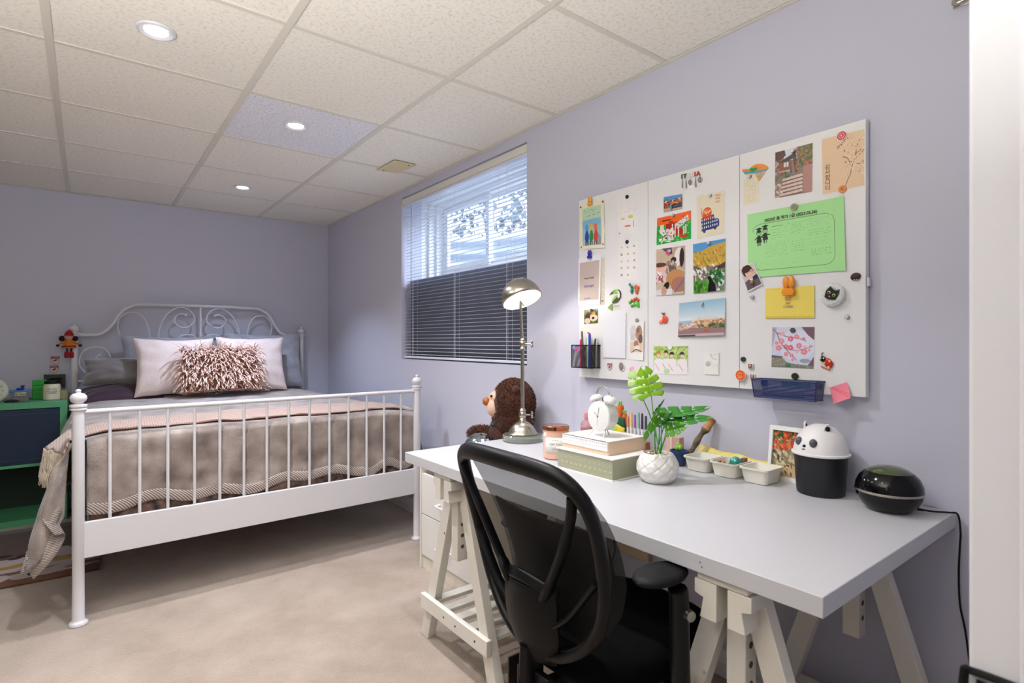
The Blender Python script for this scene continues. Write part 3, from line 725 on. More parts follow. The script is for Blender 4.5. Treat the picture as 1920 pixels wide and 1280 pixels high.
# steel back bracket with holes
MB().tube(smooth_pts([(.775, CY, .50), (.775, CY, .42), (.80, CY, .385), (.90, CY, .378)], 6), .018, 8, flat=1.6).build('back_bracket', black_pl, ch)
for y in (.965, 1.0): MB().box((.765, y, .36), (.84, y + .005, .44)).build('bracket_plate', mat('dark_steel', '#3a3431', .4, .7), ch, bevel=.001)
for y, z in ((.89, .43), (.925, .425), (.89, .40), (.925, .39)): MB().sphere((.768, y, z), (.003, .005, .005), 8, 6).build('screw', chrome, ch)
b = MB(); b.box((.772, .875, .375), (.79, .955, .445)); b.build('bracket_block', black_pl, ch, bevel=.003)
for s in (1, -1):
    ya = CY + .015 + s * .262
    MB().tube(smooth_pts([(1.04, CY + s * .16, .395), (1.02, ya - s * .04, .393), (.985, ya, .40), (.975, ya, .45), (.970, ya, .62), (.965, ya, .655)], 5), [.014] * 6 + [.02] * 20, 10, flat=1.0).build('arm_post', black_pl, ch)
    pc = Vector((.955, ya + (-s) * .035, .675))
    def pad(a, c, pc=pc): th_ = a * 2 * pi; r_ = np.interp(c, [0, .15, .5, .85, 1], [0, .9, 1, .9, 0]); return pc + Vector((.075 * r_ * cos(th_), .045 * r_ * sin(th_), .014 * (2 * c - 1) if 0 < c < 1 else (.015 if c else -.015)))
    MB().grid(pad, 28, 8, cu=True).build('arm_pad', black_mt, ch, ang=70)
    if s < 0: MB().lathe([(.001, .014), (.011, .012), (.012, .002), (.009, 0)], (.972, ya - .019, .607), (-.3, -1, 0), n=18).build('height_knob', chrome, ch, label='round metal adjusting knob')
MB().cyl((1.06, CY + .01, .10), (1.06, CY + .01, .375), .026, n=20).build('gas_lift', black_pl, ch)
for k in range(5):
    a = k * 2 * pi / 5 + .35; d = Vector((cos(a), sin(a), 0)); c0 = Vector((1.06, CY + .01, .115))
    MB().tube([c0, c0 + d * .15 + Vector((0, 0, -.012)), c0 + d * .27 + Vector((0, 0, -.035))], [.028, .022, .014], 10, flat=.8).build('base_arm', black_pl, ch)
    e = c0 + d * .262; wz = d.cross(UP)
    for q in (-1, 1): MB().cyl(e + wz * q * .012 + Vector((0, 0, -.0875)), e + wz * q * .026 + Vector((0, 0, -.0875)), .027, n=18).build('caster', black_pl, ch, bevel=.003)
    MB().cyl(e + Vector((0, 0, -.09)), e + Vector((0, 0, -.03)), .008, n=10).build('caster_stem', black_pl, ch)
# ================================================================ DESK LAMP
LB = Vector((1.513, 1.880, ZD))
lp = thing('desk_lamp', 'brushed nickel desk lamp with dome shade and round base, switched on', 'lamp', LB)
lm = mat('lamp_nickel', '#b7b1a2', .24, 1, aniso=.6, bump=(400, .02))
MB().lathe([(.082, 0), (.088, .003), (.088, .026), (.085, .029), (.001, .029)], LB, n=48).build('glass_base', mat('green_edge_glass', '#dfe6d4', .05, trans=.75, coat=1), lp)
MB().lathe([(.064, .0), (.066, .004), (.062, .008), (.058, .018), (.046, .036), (.030, .050), (.016, .058), (.014, .064)], LB + UP * .029, n=48).build('dome_foot', lm, lp)
b = MB(); b.lathe([(.013, 0), (.015, .004), (.012, .009), (.016, .016), (.016, .030), (.012, .036), (.015, .042), (.012, .048), (.009, .052)], LB + UP * .09, n=24); b.build('lower_collar', lm, lp)
ZK = 1.150; KP = LB + Vector((0, 0, ZK - ZD))
MB().cyl(LB + UP * .135, KP, .0082, n=18).build('stem', lm, lp)
HC = Vector((1.505, 1.872, 1.346)); AX = Vector((.035, -.445, -.9)).normalized(); TOPJ = HC - AX * .02 + Vector((-.004, .0, -.02))
b = MB(); b.lathe([(.009, -.020), (.013, -.016), (.010, -.010), (.014, -.004), (.014, .012), (.010, .018), (.013, .024), (.009, .028)], KP, n=24); b.build('middle_collar', lm, lp)
MB().cyl(KP, TOPJ, .0068, n=16).build('upper_stem', lm, lp)
def wing(c, nm):
    b = MB(); b.cyl(c, c + RGT * .022, .0035, n=10)
    for s in (1, -1): b.sphere(c + RGT * .030 + UP * s * .008, (.006, .004, .009), 12, 8)
    b.build(nm, lm, lp)
wing(KP + RGT * .012 + UP * .004, 'wing_nut'); wing(LB + UP * .113 + RGT * .012, 'wing_nut')
MB().cyl(TOPJ + RGT * .006 + UP * -.005, TOPJ + RGT * .016 - UP * .024, .003, .0045, n=10).build('switch', lm, lp)
dome = []
for i in range(13):
    a = i / 12 * pi / 2; dome.append((.089 * cos(a) if i < 12 else .001, .098 * sin(a)))
MB().lathe(dome, HC, -AX, n=56, caps=False).build('shade', lm, lp, solid=.0025, ang=80)
MB().lathe([(max(.001, .0855 * cos(i / 10 * pi / 2)), .092 * sin(i / 10 * pi / 2)) for i in range(11)], HC + AX * 0, -AX, n=40, caps=False).build('shade_lining', mat('lamp_lining_white', '#f4efe6', .5), lp, ang=80)
MB().sphere(HC - AX * .050, (.022, .024, .024), 20, 14).build('bulb', mat('lamp_bulb', '#fff6e6', .4, emit=10), lp)
MB().cyl(HC - AX * .045, HC - AX * .085, .02, .016, n=16).build('socket', white_metal, lp)
light('desk_lamp_light', 'POINT', HC - AX * .012 - LB, 1.5, (1, .95, .87), .022, parent=lp)
# ================================================================ DESK THINGS
glassm = mat('clear_glass', '#ffffff', .03, trans=1, ior=1.45)
# candle in peach glass with copper lid
c = onZ(1042, 858, ZD); r = 24.5 * fwd(c) / 1030
t = thing('jar_candle', 'peach glass jar candle with a copper lid and cream label', 'candle', c); hh = .107
MB().lathe([(r * .8, 0), (r * .93, .004), (r * .97, .014), (r * .985, .10), (r * .985, hh), (r * .90, hh), (r * .9, .02), (.001, .018)], c, n=40).build('jar', mat('peach_glass', '#e6b79c', .18, coat=.6), t)
MB().lathe([(r * .99, 0), (r * 1.04, .001), (r * 1.04, .014), (r * 1.0, .0155), (.001, .0155)], c + UP * hh, n=40).build('lid', mat('copper', '#d08d6c', .15, 1), t)
d0 = math.atan2(-c.y, -c.x) - .1
MB().grid(lambda a, q: c + Vector((cos(d0 + (a - .5) * 1.5) * r * 1.002, sin(d0 + (a - .5) * 1.5) * r * 1.002, .028 + .055 * q)), 16, 2).build('paper_label', mat('label_cream', '#ece9df', .6), t, solid=.0006)
la = Vector((cos(d0), sin(d0), 0)); lr = Vector((-sin(d0), cos(d0), 0)) * 1
text('With You', .011, c + la * (r * 1.012) + UP * .060, lr, UP, mat('ink_grey', '#8a847e', .7), t, depth=.0002, shear=.3)
for z_, w_ in ((.046, .022), (.040, .016), (.074, .024)): MB().bar(c + la * (r * 1.01) + UP * z_ - lr * w_ / 2, c + la * (r * 1.01) + UP * z_ + lr * w_ / 2, .0008, .0006).build('print_line', MATS['ink_grey'], t)
MB().sphere(c + Vector((cos(d0 - .75), sin(d0 - .75), 0)) * (-r * 0) + Vector((cos(d0 - .8) * r, sin(d0 - .8) * r, .09)), (.006, .006, .010), 12, 8).build('tag', mat('white_tag', '#f2efea', .5), t)
# boxes
greenb = mat('sage_foil_box', '#a7a88c', .45, .25, bump=(120, .15)); gold = mat('silver_gold_foil', '#ece2b4', .3, .6); creamb = mat('cream_patterned_paper', '#ece8e4', .6, bump=(150, .2)); peachb = mat('peach_box', '#dfc2a6', .5)
t = thing('gift_box', 'sage green gift box with foil pattern, the lower of two stacked boxes', 'box', (1.385, 1.2865, ZD))
MB().box((1.293, 1.160, ZD), (1.478, 1.413, .797)).build('box_body', greenb, t, bevel=.001)
MB().box((1.288, 1.155, ZD), (1.483, 1.418, ZD + .0025)).build('box_foot', creamb, t)
MB().box((1.289, 1.156, .795), (1.482, 1.417, .798)).build('box_edge', creamb, t)
rnd = random.Random(2); b = MB()
for i in range(11):
    y = 1.40 - i * .022; 
    for q in range(3): b.add([(1.2915, y - .006 - q * .004, .752 + (q % 2) * .006), (1.2915, y - .0075 - q * .004, .752 + (q % 2) * .006), (1.2915, y - .0115 - q * .004, .760 - (q % 2) * .006), (1.2915, y - .010 - q * .004, .760 - (q % 2) * .006)], [(0, 1, 2, 3)])
    b.sphere((1.2915, y - .01, .774), (.0004, .0016, .0016), 6, 4); b.sphere((1.2915, y, .782), (.0004, .0009, .0009), 6, 4); b.sphere((1.2915, y - .012, .786), (.0004, .0009, .0009), 6, 4)
b.build('foil_pattern', gold, t, kind='stuff')
t = thing('gift_box', 'cream and peach gift box with pale lettering, the upper of two stacked boxes', 'box', (1.409, 1.3075, .798))
MB().box((1.318, 1.20, .798), (1.50, 1.414, .842)).build('box_body', peachb, t, bevel=.001)
MB().box((1.3155, 1.202, .812), (1.318, 1.412, .8435)).box((1.3155, 1.2, .842), (1.50, 1.414, .8435)).build('paper_wrap', creamb, t)
b = MB()
for i in range(24):
    y = 1.405 - i * .0085; b.box((1.3149, y - .004, .833 + (i % 3) * .0006), (1.3153, y - .0015, .8375)); b.box((1.3149, y - .0055, .824), (1.3153, y - .003, .8255))
b.build('pattern', mat('soft_grey_ink', '#b9b7b6', .7), t, kind='stuff')
# alarm clock
CC = Vector((1.362, 1.288, .912)); t = thing('alarm_clock', 'white twin bell alarm clock standing on the stacked boxes', 'clock', (1.385, 1.288, .8435))
cwm = mat('clock_white', '#e9e8e2', .3)
MB().lathe([(.044, .0), (.049, .002), (.0505, .006), (.049, .010), (.049, .046), (.045, .053), (.03, .058), (.001, .059)], CC, (1, 0, 0), n=48).build('case', cwm, t)
MB().lathe([(.001, .0035), (.0445, .0035), (.0445, .001), (.001, .001)], CC, (1, 0, 0), n=40).build('dial', mat('clock_dial', '#dfdfe3', .5), t)
fc = CC + Vector((.0005, 0, 0)); ink = mat('clock_ink', '#77777a', .6)
for k in range(12):
    a = k * pi / 6; d = Vector((0, -sin(a), cos(a))); MB().bar(fc + d * .036, fc + d * .040, .0012, .0006).build('hour_mark', ink, t)
MB().bar(fc - Vector((.0008, 0, 0)), fc + Vector((-.0008, sin(radians(50)) * .022, cos(radians(50)) * .022)), .0014, .0007).build('hour_hand', ink, t)
MB().bar(fc - Vector((.0016, 0, 0)), fc + Vector((-.0016, -sin(radians(12)) * .032, cos(radians(12)) * .032)), .0010, .0006).build('minute_hand', ink, t)
MB().bar(fc - Vector((.002, 0, 0)), fc + Vector((-.002, sin(radians(10)) * .006, -.030)), .0006, .0005).build('second_hand', ink, t)
MB().cyl(fc + Vector((.001, 0, 0)), fc - Vector((.003, 0, 0)), .0025, n=12).build('pivot', ink, t)
for s in (1, -1):
    bc = CC + Vector((.026, s * .030, .052)); ax = Vector((0, s * .42, 1)).normalized()
    MB().lathe([(.0215, 0), (.0225, .002), (.0215, .008), (.017, .014), (.009, .018), (.001, .019)], bc, ax, n=28).build('bell', cwm, t, solid=.001)
    MB().cyl(bc - ax * .010, bc + ax * .022, .0018, n=8).build('bell_post', chrome, t); MB().sphere(bc + ax * .022, .0032, 10, 6).build('bell_nut', chrome, t)
    f0 = CC + Vector((.012, s * .024, -.042)); MB().cyl(f0, Vector((1.352, 1.288 + s * .036, .8438)), .0022, .0014, n=8).build('foot', chrome, t)
MB().cyl(CC + Vector((.045, 0, -.046)), Vector((1.418, 1.288, .8438)), .002, n=8).build('foot', chrome, t)
MB().tube(smooth_pts([CC + Vector((.026, .030, .066)), CC + Vector((.026, .022, .088)), CC + Vector((.026, 0, .1)), CC + Vector((.026, -.022, .088)), CC + Vector((.026, -.030, .066))], 6), .0024, 10).build('carry_handle', chrome, t)
MB().box((1.386, 1.286, .955), (1.39, 1.290, .975)).build('hammer', chrome, t)
# perfume bottle
c = Vector((1.60, 1.575, ZD)); t = thing('perfume_bottle', 'pale pink glass bottle with red liquid behind the alarm clock', 'bottle', c)
MB().lathe([(.022, 0), (.024, .004), (.024, .10), (.018, .112), (.009, .118), (.009, .128)], c, n=28).build('bottle_glass', mat('pink_glass', '#f3c4c8', .05, trans=.7), t)
MB().lathe([(.018, .06), (.02, .07), (.019, .085), (.001, .088)], c, n=20).build('red_fill', mat('red_liquid', '#cf3344', .2), t)
MB().lathe([(.010, .128), (.011, .13), (.011, .148), (.001, .15)], c, n=20).build('cap', mat('pink_cap', '#f0a3ae', .3), t)
# marker cup with markers
c = Vector((1.67, 1.368, ZD)); t = thing('marker_box', 'clear box holding colouring markers against the wall behind the clock', 'pen holder', c)
b = MB(); b.box((1.640, 1.312, ZD), (1.70, 1.418, ZD + .003)); b.box((1.640, 1.312, ZD), (1.642, 1.418, ZD + .085)); b.box((1.698, 1.312, ZD), (1.70, 1.418, ZD + .085)); b.box((1.640, 1.312, ZD), (1.70, 1.314, ZD + .085)); b.box((1.640, 1.416, ZD), (1.70, 1.418, ZD + .085))
b.build('acrylic_walls', mat('frosted_acrylic', '#eef0f0', .25, alpha=.35), t)
cols = ['#e98f78', '#ef9a4a', '#f0d67a', '#f4efe8', '#a06ab8', '#7cc49a', '#9fd0b0', '#2f5fa8', '#4b3f45', '#2c8f86', '#3a4a60']
nm = ['salmon', 'orange', 'yellow', 'white', 'purple', 'sea green', 'mint', 'navy blue', 'brown', 'teal', 'slate']
for i, (cc_, n_) in enumerate(zip(cols, nm)):
    y = 1.407 - i * .0087; x = 1.655 + (i % 2) * .012; top_ = .868 + .008 * (i % 3)
    mk = thing('marker', n_ + ' marker standing in the clear box behind the clock', 'marker', (x, y, ZD + .004), group='colouring markers')
    MB().cyl((x, y, ZD + .004), (x, y, .835), .0042, n=10).build('barrel', mat('marker_barrel', '#efeeec', .4), mk)
    MB().cyl((x, y, .835), (x, y, top_ + .01), .0045, .004, n=10).build('cap', mat('marker_' + n_.replace(' ', '_'), cc_, .4), mk)
# carrot toy and snack-like pouch
c = Vector((1.665, 1.452, ZD)); t = thing('carrot_figure', 'knitted carrots with green tops standing beside the markers', 'toy', c)
for i, (dy, top_, r_) in enumerate(((0, .925, .014), (.018, .905, .012), (-.022, .893, .010))):
    MB().lathe([(.002, -.075), (r_ * .5, -.05), (r_, -.012), (r_ * .8, 0), (.001, .002)], (c.x, c.y + dy, top_ - .012), n=14).build('carrot', mat('carrot_orange', '#d9652f', .8, bump=(200, .6)), t)
    for q in range(3): MB().sphere((c.x + .004 * cos(q * 2), c.y + dy + .006 * sin(q * 2.1), top_ - .004), (.004, .004, .009), 8, 6).build('leaf_top', mat('leafy_green', '#7fb62e', .8), t)
MB().box((1.650, 1.424, ZD), (1.685, 1.478, .868)).build('green_sleeve', mat('dark_green_card', '#1f5a3a', .5), t, bevel=.002)
c = Vector((1.652, 1.44, ZD)); t = thing('snack_pouch', 'yellow and lime snack pouch in front of the carrots', 'pouch', (1.64, 1.44, ZD))
b = MB(); b.grid(lambda a, q: Vector((1.640 - .006 * sin(a * pi) * sin(q * pi), 1.468 - .058 * a, ZD + .112 * q - .02 * abs(a - .35) * (q > .9))), 12, 10); b.build('pouch', mat('pouch_lime', '#a9c83a', .35, var=(22, '#f2c23c', .15)), t, solid=.004)
MB().box((1.6385, 1.412, ZD), (1.6425, 1.47, ZD + .008)).build('pouch_base', black_mt, t)
# tiny copper tin at the foot of markers
t = MB().box((1.575, 1.255, ZD), (1.60, 1.285, ZD + .075)).build('copper_tin', mat('copper_tin', '#b5714f', .4, .4), label='small copper coloured tin behind the plant', cat='tin', bevel=.002)
# potted plant
PC = onZ(1233, 902, ZD); PC = Vector((PC.x, PC.y, ZD))
pt = thing('potted_plant', 'artificial swiss cheese plant in a white scalloped pot', 'plant', PC)
potm = mat('white_ceramic', '#e6e3dd', .22, coat=.4)
prof = [(.038, 0), (.044, .002), (.056, .016), (.0645, .038), (.063, .058), (.055, .076), (.047, .088), (.043, .090), (.042, .084), (.052, .065), (.001, .06)]
def scal(rr, h, a):
    if h > .086 or h < .004: return rr
    p_, q_ = a / (2 * pi) * 9, h / .034
    g = max(max(0, abs((p_ + q_) % 1 - .5) - .34), max(0, abs((p_ - q_) % 1 - .5) - .34)) / .16
    return rr * (1 - .045 * g * g + .012 * (1 - g))
fine = []
for i in range(8):
    for q in range(6): fine.append((prof[i][0] + (prof[i + 1][0] - prof[i][0]) * q / 6, prof[i][1] + (prof[i + 1][1] - prof[i][1]) * q / 6))
fine += prof[8:]
MB().lathe(fine, PC, n=180, fn=scal).build('pot', potm, pt, ang=60)
b = MB(); rnd = random.Random(9)
for i in range(70):
    a = rnd.uniform(0, 6.28); q = .04 * rnd.random() ** .5; b.sphere(PC + Vector((cos(a) * q, sin(a) * q, .080 + rnd.uniform(0, .006))), (.0055, .0045, .0035), 7, 5, mi=i % 3)
b.build('pebbles', [mat('pebble_a', '#cdb998', .6), mat('pebble_b', '#7d7260', .6), mat('pebble_c', '#e6dcc8', .6)], pt, kind='stuff')
def leafmat(n, c1, c2): return mat(n, c1, .42, var=(30, c2, .6), coat=.15)
lA = leafmat('leaf_bright', '#8fce1e', '#a6dd35'); lB = leafmat('leaf_pale', '#b9dd86', '#c8e69a'); lC = leafmat('leaf_dark', '#2f7a22', '#3f9328'); lD = leafmat('leaf_mid', '#55a824', '#6fbd30')
def leaf(base, tip, wid, side, m, label=None, droop=.18, lobes=5, back=.22, hole=True, gapk=.09):
    base, tip, side = Vector(base), Vector(tip), Vector(side); ax = tip - base; L_ = ax.length; ax.normalize(); side = (side - ax * side.dot(ax)).normalized(); nr = side.cross(ax)
    def halfw(t): # t from -back..1
        u_ = (t + back) / (1 + back); return wid / 2 * (sin(min(1, u_ ** .62) * pi) ** .62) if 0 < u_ < 1 else 0
    def P(t, s): # s -1..1 of half width
        h_ = halfw(t); r_ = abs(s) * h_ / (wid / 2); return base + ax * (t * L_ + abs(s) * .10 * L_ * 0) + side * s * h_ - nr * droop * wid * r_ * r_ + nr * droop * L_ * .35 * (1 - (2 * t - 1) ** 2)
    b = MB(); ts = [-back * .55, .08, .32, .55, .76, 1.0] if lobes == 5 else [-back * .55, .1, .4, .68, 1.0]
    mid = [max(0, t * .92) for t in ts]
    for sg in (1, -1):
        for k in range(len(ts) - 1):
            t0, t1 = ts[k], ts[k + 1]; m0, m1 = mid[k] * .9, mid[k + 1] * .9; nu, nv = 5, 4; rows = []
            for i in range(nu + 1):
                s = i / nu; g = (.0 if s < .35 else (s - .35) / .65); gap = gapk * g * (t1 - t0)
                a0 = m0 + (t0 - m0) * s; a1 = m1 + (t1 - m1) * s; a0 += gap * (k > 0); a1 -= gap * (1.6 if k < len(ts) - 2 else 0) * .8
                pull = 1 - .10 * g
                row = []
                for j in range(nv + 1):
                    t = a0 + (a1 - a0) * j / nv; lobe = 1 - .05 * g * ((2 * j / nv - 1) ** 2); row.append(P(t, sg * s * lobe))
                rows.append(row)
            vs = [p for r_ in rows for p in r_]; fs = []
            for i in range(nu):
                for j in range(nv):
                    if hole and i == 1 and j in (0,) and k in (1, 2, 3): continue
                    q = (i * (nv + 1) + j, i * (nv + 1) + j + 1, (i + 1) * (nv + 1) + j + 1, (i + 1) * (nv + 1) + j); fs.append(q if sg > 0 else q[::-1])
            b.add(vs, fs)
    o = b.build('leaf', m, pt, ang=80, solid=.0007, label=label); 
    MB().tube([P(t / 8, 0) - nr * .0004 for t in range(0, 8)], [.0013 * (1 - t / 10) for t in range(8)], 5).build('midrib', m, o)
    return o
F0 = fwd(PC)
TC = -FW
leaf(at(1221, 741, F0 - .02), at(1205, 684, F0 - .03), .088, RGT + TC * .15 + UP * .2, lA, 'bright upright leaf facing the camera', droop=.06, lobes=3, gapk=.16)
leaf(at(1203, 742, F0 + .03), at(1183, 690, F0 + .05), .072, RGT * .8 + TC * .5, lB, 'pale leaf behind the bright one', droop=.08, lobes=3, gapk=.14)
leaf(at(1249, 776, F0), at(1333, 762, F0 + .02), .070, UP * .35 + FW * .9, lC, 'dark leaf reaching right, upper', droop=.10, lobes=3)
leaf(at(1250, 788, F0 - .02), at(1338, 782, F0 - .03), .060, UP * .5 + FW * .8, lC, 'dark leaf reaching right, middle', droop=.06, lobes=3)
leaf(at(1248, 806, F0 - .03), at(1290, 797, F0 - .05), .050, UP * .9 + FW * .3, lD, 'lower leaf on the right', droop=.12, lobes=3)
leaf(at(1237, 772, F0 - .03), at(1205, 830, F0 - .06), .050, RGT * .8 + UP * .4 + FW * .6, lD, 'leaf hanging down on the left', droop=.12, lobes=3)
leaf(at(1228, 775, F0 - .01), at(1246, 747, F0 - .01), .034, RGT * .6 + UP * .2 + FW * .7, lC, None, droop=.1, lobes=3)
leaf(at(1236, 800, F0 - .03), at(1262, 770, F0 - .04), .040, RGT * .7 + FW * .6, lC, None, droop=.1, lobes=3)
for (u, v, df), m_ in zip([(1221, 741, -.02), (1203, 742, .03), (1249, 776, 0), (1250, 788, -.02), (1248, 806, -.03), (1237, 772, -.03), (1228, 775, -.01), (1236, 800, -.03)], [lD, lC, lC, lC, lD, lD, lC, lC]):
    e = at(u, v, F0 + df); s0_ = PC + Vector((random.uniform(-.012, .012), random.uniform(-.012, .012), .08)); mid_ = s0_.lerp(e, .55) + RGT * random.uniform(-.004, .01) + UP * .01
    MB().tube(smooth_pts([s0_, mid_, e], 8), .0018, 6).build('stem', m_, pt)
# blue pot with succulent
c = Vector((1.645, 1.168, ZD)); t = thing('succulent_pot', 'tiny green succulent in a dark blue pot beside the plant', 'plant', c)
MB().lathe([(.020, 0), (.0215, .003), (.026, .040), (.031, .042), (.031, .054), (.027, .054), (.025, .046), (.001, .046)], c, n=28).build('pot', mat('navy_pot', '#1d3a66', .35), t)
for i in range(9):
    a = i * 2.4; q = .008 * (i / 9) ** .5; MB().sphere(c + Vector((cos(a) * q * 1.2, sin(a) * q * 1.2, .055 + .014 * (1 - i / 9) + .004 * (i % 2))), (.0065, .0065, .009), 10, 8).build('leaf', mat('succulent_green', '#8fc93a', .4), t)
# pink block frame
t = thing('pink_block', 'pale pink and white block leaning by the wall behind the succulent', 'block', (1.715, 1.222, ZD))
MB().box((1.70, 1.205, ZD), (1.728, 1.238, ZD + .085)).build('front_block', mat('dusty_pink', '#cfa596', .5), t, bevel=.001)
MB().box((1.70, 1.2385, ZD), (1.73, 1.244, ZD + .087)).build('white_edge', mat('white_card', '#eeeae6', .5), t)
MB().box((1.70, 1.2445, ZD), (1.73, 1.262, ZD + .083)).build('peach_block', mat('peach_card', '#e8bfa3', .5), t)
# driftwood
a_, b_ = Vector((1.665, 1.165, .735)), Vector((1.742, 1.098, .895)); pts = smooth_pts([a_, a_.lerp(b_, .3) + Vector((0, -.004, .004)), a_.lerp(b_, .62) + Vector((0, .004, -.003)), a_.lerp(b_, .84) + Vector((0, -.004, 0)), b_], 6)
rs = [.0085 + .0035 * sin(i * .5) ** 2 + (.003 if i > 14 else 0) for i in range(len(pts))]; rs[-1] = .006
def bark():
    m = mat('driftwood', '#857b5e', .8, var=(30, '#3c3024', .3), bump=(60, .8, .004)); return m
b_k = MB().tube(pts[:17], rs[:17], 12)
MB_tip = MB().tube(pts[16:], [r * 1.02 for r in rs[16:]], 12)
dw = b_k.build('driftwood', bark(), label='gnarled driftwood stick leaning against the wall behind the trays', cat='driftwood', ang=80)
MB_tip.build('bare_tip', mat('bare_wood', '#d9a062', .6, var=(20, '#8a5a30', .3)), dw, ang=80, label='orange bare wood tip')
# three trays
def tray(yc, label):
    b = MB(); x0, x1 = 1.602, 1.708; hw_ = .046; zt = .048
    def ringr(s, z, dx=0):
        pts = []; ex, ey = (x1 - x0) / 2 * s + dx, hw_ * s + dx; r_ = .014
        for cxs, cys, a0 in ((1, 1, 0), (-1, 1, 90), (-1, -1, 180), (1, -1, 270)):
            for q in range(5):
                a = radians(a0 + q * 22.5); pts.append(Vector(((x0 + x1) / 2 + cxs * (ex - r_) + cos(a) * r_, yc + cys * (ey - r_) + sin(a) * r_, ZD + z)))
        return pts
    rings = [ringr(.70, 0), ringr(.80, .002), ringr(.93, zt - .008), ringr(.94, zt - .006), ringr(1.02, zt - .005), ringr(1.02, zt), ringr(.92, zt), ringr(.90, zt - .004), ringr(.76, .004)]
    vs = [p for r_ in rings for p in r_]; n = 20; fs = [(i * n + j, i * n + (j + 1) % n, (i + 1) * n + (j + 1) % n, (i + 1) * n + j) for i in range(len(rings) - 1) for j in range(n)]
    fs += [tuple(reversed(range(n))), tuple((len(rings) - 1) * n + j for j in range(n))]; b.add(vs, fs)
    return b.build('tray', mat('ivory_plastic', '#e9e6d8', .4), label=label, cat='tray', group='small ivory trays', ang=40, origin=(1.655, yc, ZD))
tray(1.078, 'empty ivory tray nearest the plant, leftmost of three'); tray(.978, 'ivory tray holding trinkets, middle of three'); tray(.875, 'empty ivory tray nearest the framed photo')
MB().sphere((1.655, .960, ZD + .046), .0185, 18, 12).build('glass_ball', mat('teal_marble', '#1f8c8c', .1, .3, var=(25, '#5fd0b8', .3), coat=1), label='teal glass ball in the middle tray', cat='ball')
b = MB().lathe([(.016, 0), (.018, .001), (.018, .016), (.016, .017), (.010, .017), (.010, 0)], (1.640, 1.000, ZD + .026), (-.5, .3, .8), n=24); b.build('tape_roll', mat('tape_brown', '#b9835c', .4), label='brown roll of tape in the middle tray', cat='tape')
MB().box((1.672, .940, ZD + .018), (1.692, .953, ZD + .058)).build('wooden_block', mat('reddish_wood', '#94705a', .6, var=(30, '#6f5041', .4)), label='small wooden block standing in the middle tray', cat='block', bevel=.001)
MB().box((1.622, .943, ZD + .030), (1.640, .966, ZD + .047)).build('green_card', mat('green_foil_card', '#4a9a78', .3), label='small green card square in the middle tray', cat='card', bevel=.0005)
# pouch behind the trays
b = MB(); b.grid(lambda a, q: Vector((1.712 + .034 * q, 1.150 - .262 * a, ZD + .002 + (.060 - .018 * a) * q + .003 * sin(a * 14) * q)), 30, 6)
po = b.build('zip_pouch', mat('yellow_pouch', '#dfe08e', .4, var=(24, '#e8c65a', .3)), label='long yellow green pouch leaning on the wall behind the trays', cat='pouch', solid=.004)
# framed photo (print is added in the board section)
# animal bin
BC = Vector((1.668, .706, ZD)); t = thing('tabletop_bin', 'small black bin with a white animal face lid', 'bin', BC)
MB().lathe([(.058, 0), (.061, .002), (.0625, .01), (.069, .116), (.066, .116), (.059, .006), (.001, .006)], BC, n=56).build('bin_body', mat('black_bin', '#15161a', .5), t)
lidm = mat('bin_lid_white', '#e6e5e2', .42)
lid = MB().lathe([(.073, .112), (.0755, .114), (.0755, .118), (.0715, .120), (.070, .128), (.066, .146), (.055, .170), (.038, .188), (.018, .197), (.001, .199)], BC, n=56).build('lid', lidm, t)
fd = Vector((-.95, .30, 0)).normalized(); fr_ = fd.cross(UP)
def onlid(az, z, k=1.0):
    rr_ = float(np.interp(z, [.128, .146, .170, .188, .197], [.070, .066, .055, .038, .018])) * k; d = (fd * cos(az) + fr_ * sin(az)); return BC + d * rr_ + UP * z, d
for az in (-.42, .30):
    p, d = onlid(az, .150, .985); e = MB().sphere(p, (.0105, .0105, .0125), 16, 10, M=None); e.build('eye_patch', mat('patch_grey', '#50545a', .4), lid)
p, d = onlid(-.06, .140, .99); MB().sphere(p, (.005, .005, .004), 12, 8).build('nose', black_mt, lid); p, d = onlid(-.06, .131, 1.0); MB().sphere(p, (.0015, .006, .0015), 10, 6).build('mouth', black_mt, lid)
for az in (-1.15, 1.05):
    p, d = onlid(az, .186, 1.0); q = d.cross(UP); arc = [p + q * cos(a) * .010 + UP * (sin(a) * .017 - .002) for a in [pi * i / 12 for i in range(13)]]
    MB().tube(arc, .0028, 8).build('ear', lidm, lid); MB().sphere(p + UP * .003, (.006, .006, .008), 12, 8).build('inner_ear', black_mt, lid)
# black orb with cable
OC = Vector((1.640, .527, ZD)); t = thing('night_light_orb', 'glossy black round lamp with a silver ring and iridescent top', 'lamp', OC)
gb = mat('gloss_black', '#040405', .10, spec=.35)
MB().lathe([(.040, 0), (.046, .002), (.060, .014), (.072, .034), (.0755, .048)], OC, n=56).build('lower_shell', gb, t)
MB().lathe([(.0755, .048), (.0765, .049), (.0765, .053), (.0755, .054)], OC, n=56).build('silver_ring', chrome, t)
MB().lathe([(.0755, .054), (.074, .068), (.066, .086), (.052, .100)], OC, n=56).build('upper_shell', gb, t)
MB().lathe([(.052, .100), (.042, .107), (.026, .113), (.001, .116)], OC, n=56).build('top_cap', mat('iridescent_cap', '#23382b', .1, .4, var=(14, '#5d6a20', .5), coat=1), t)
cab = smooth_pts([(1.668, .472, ZD + .010), (1.690, .445, ZD + .006), (1.712, .418, ZD + .006), (1.722, .404, ZD + .002), (1.728, .400, .69), (1.735, .403, .65), (1.742, .407, .58), (1.745, .405, .50), (1.748, .393, .42), (1.750, .37, .2), (1.75, .34, .02)], 7)
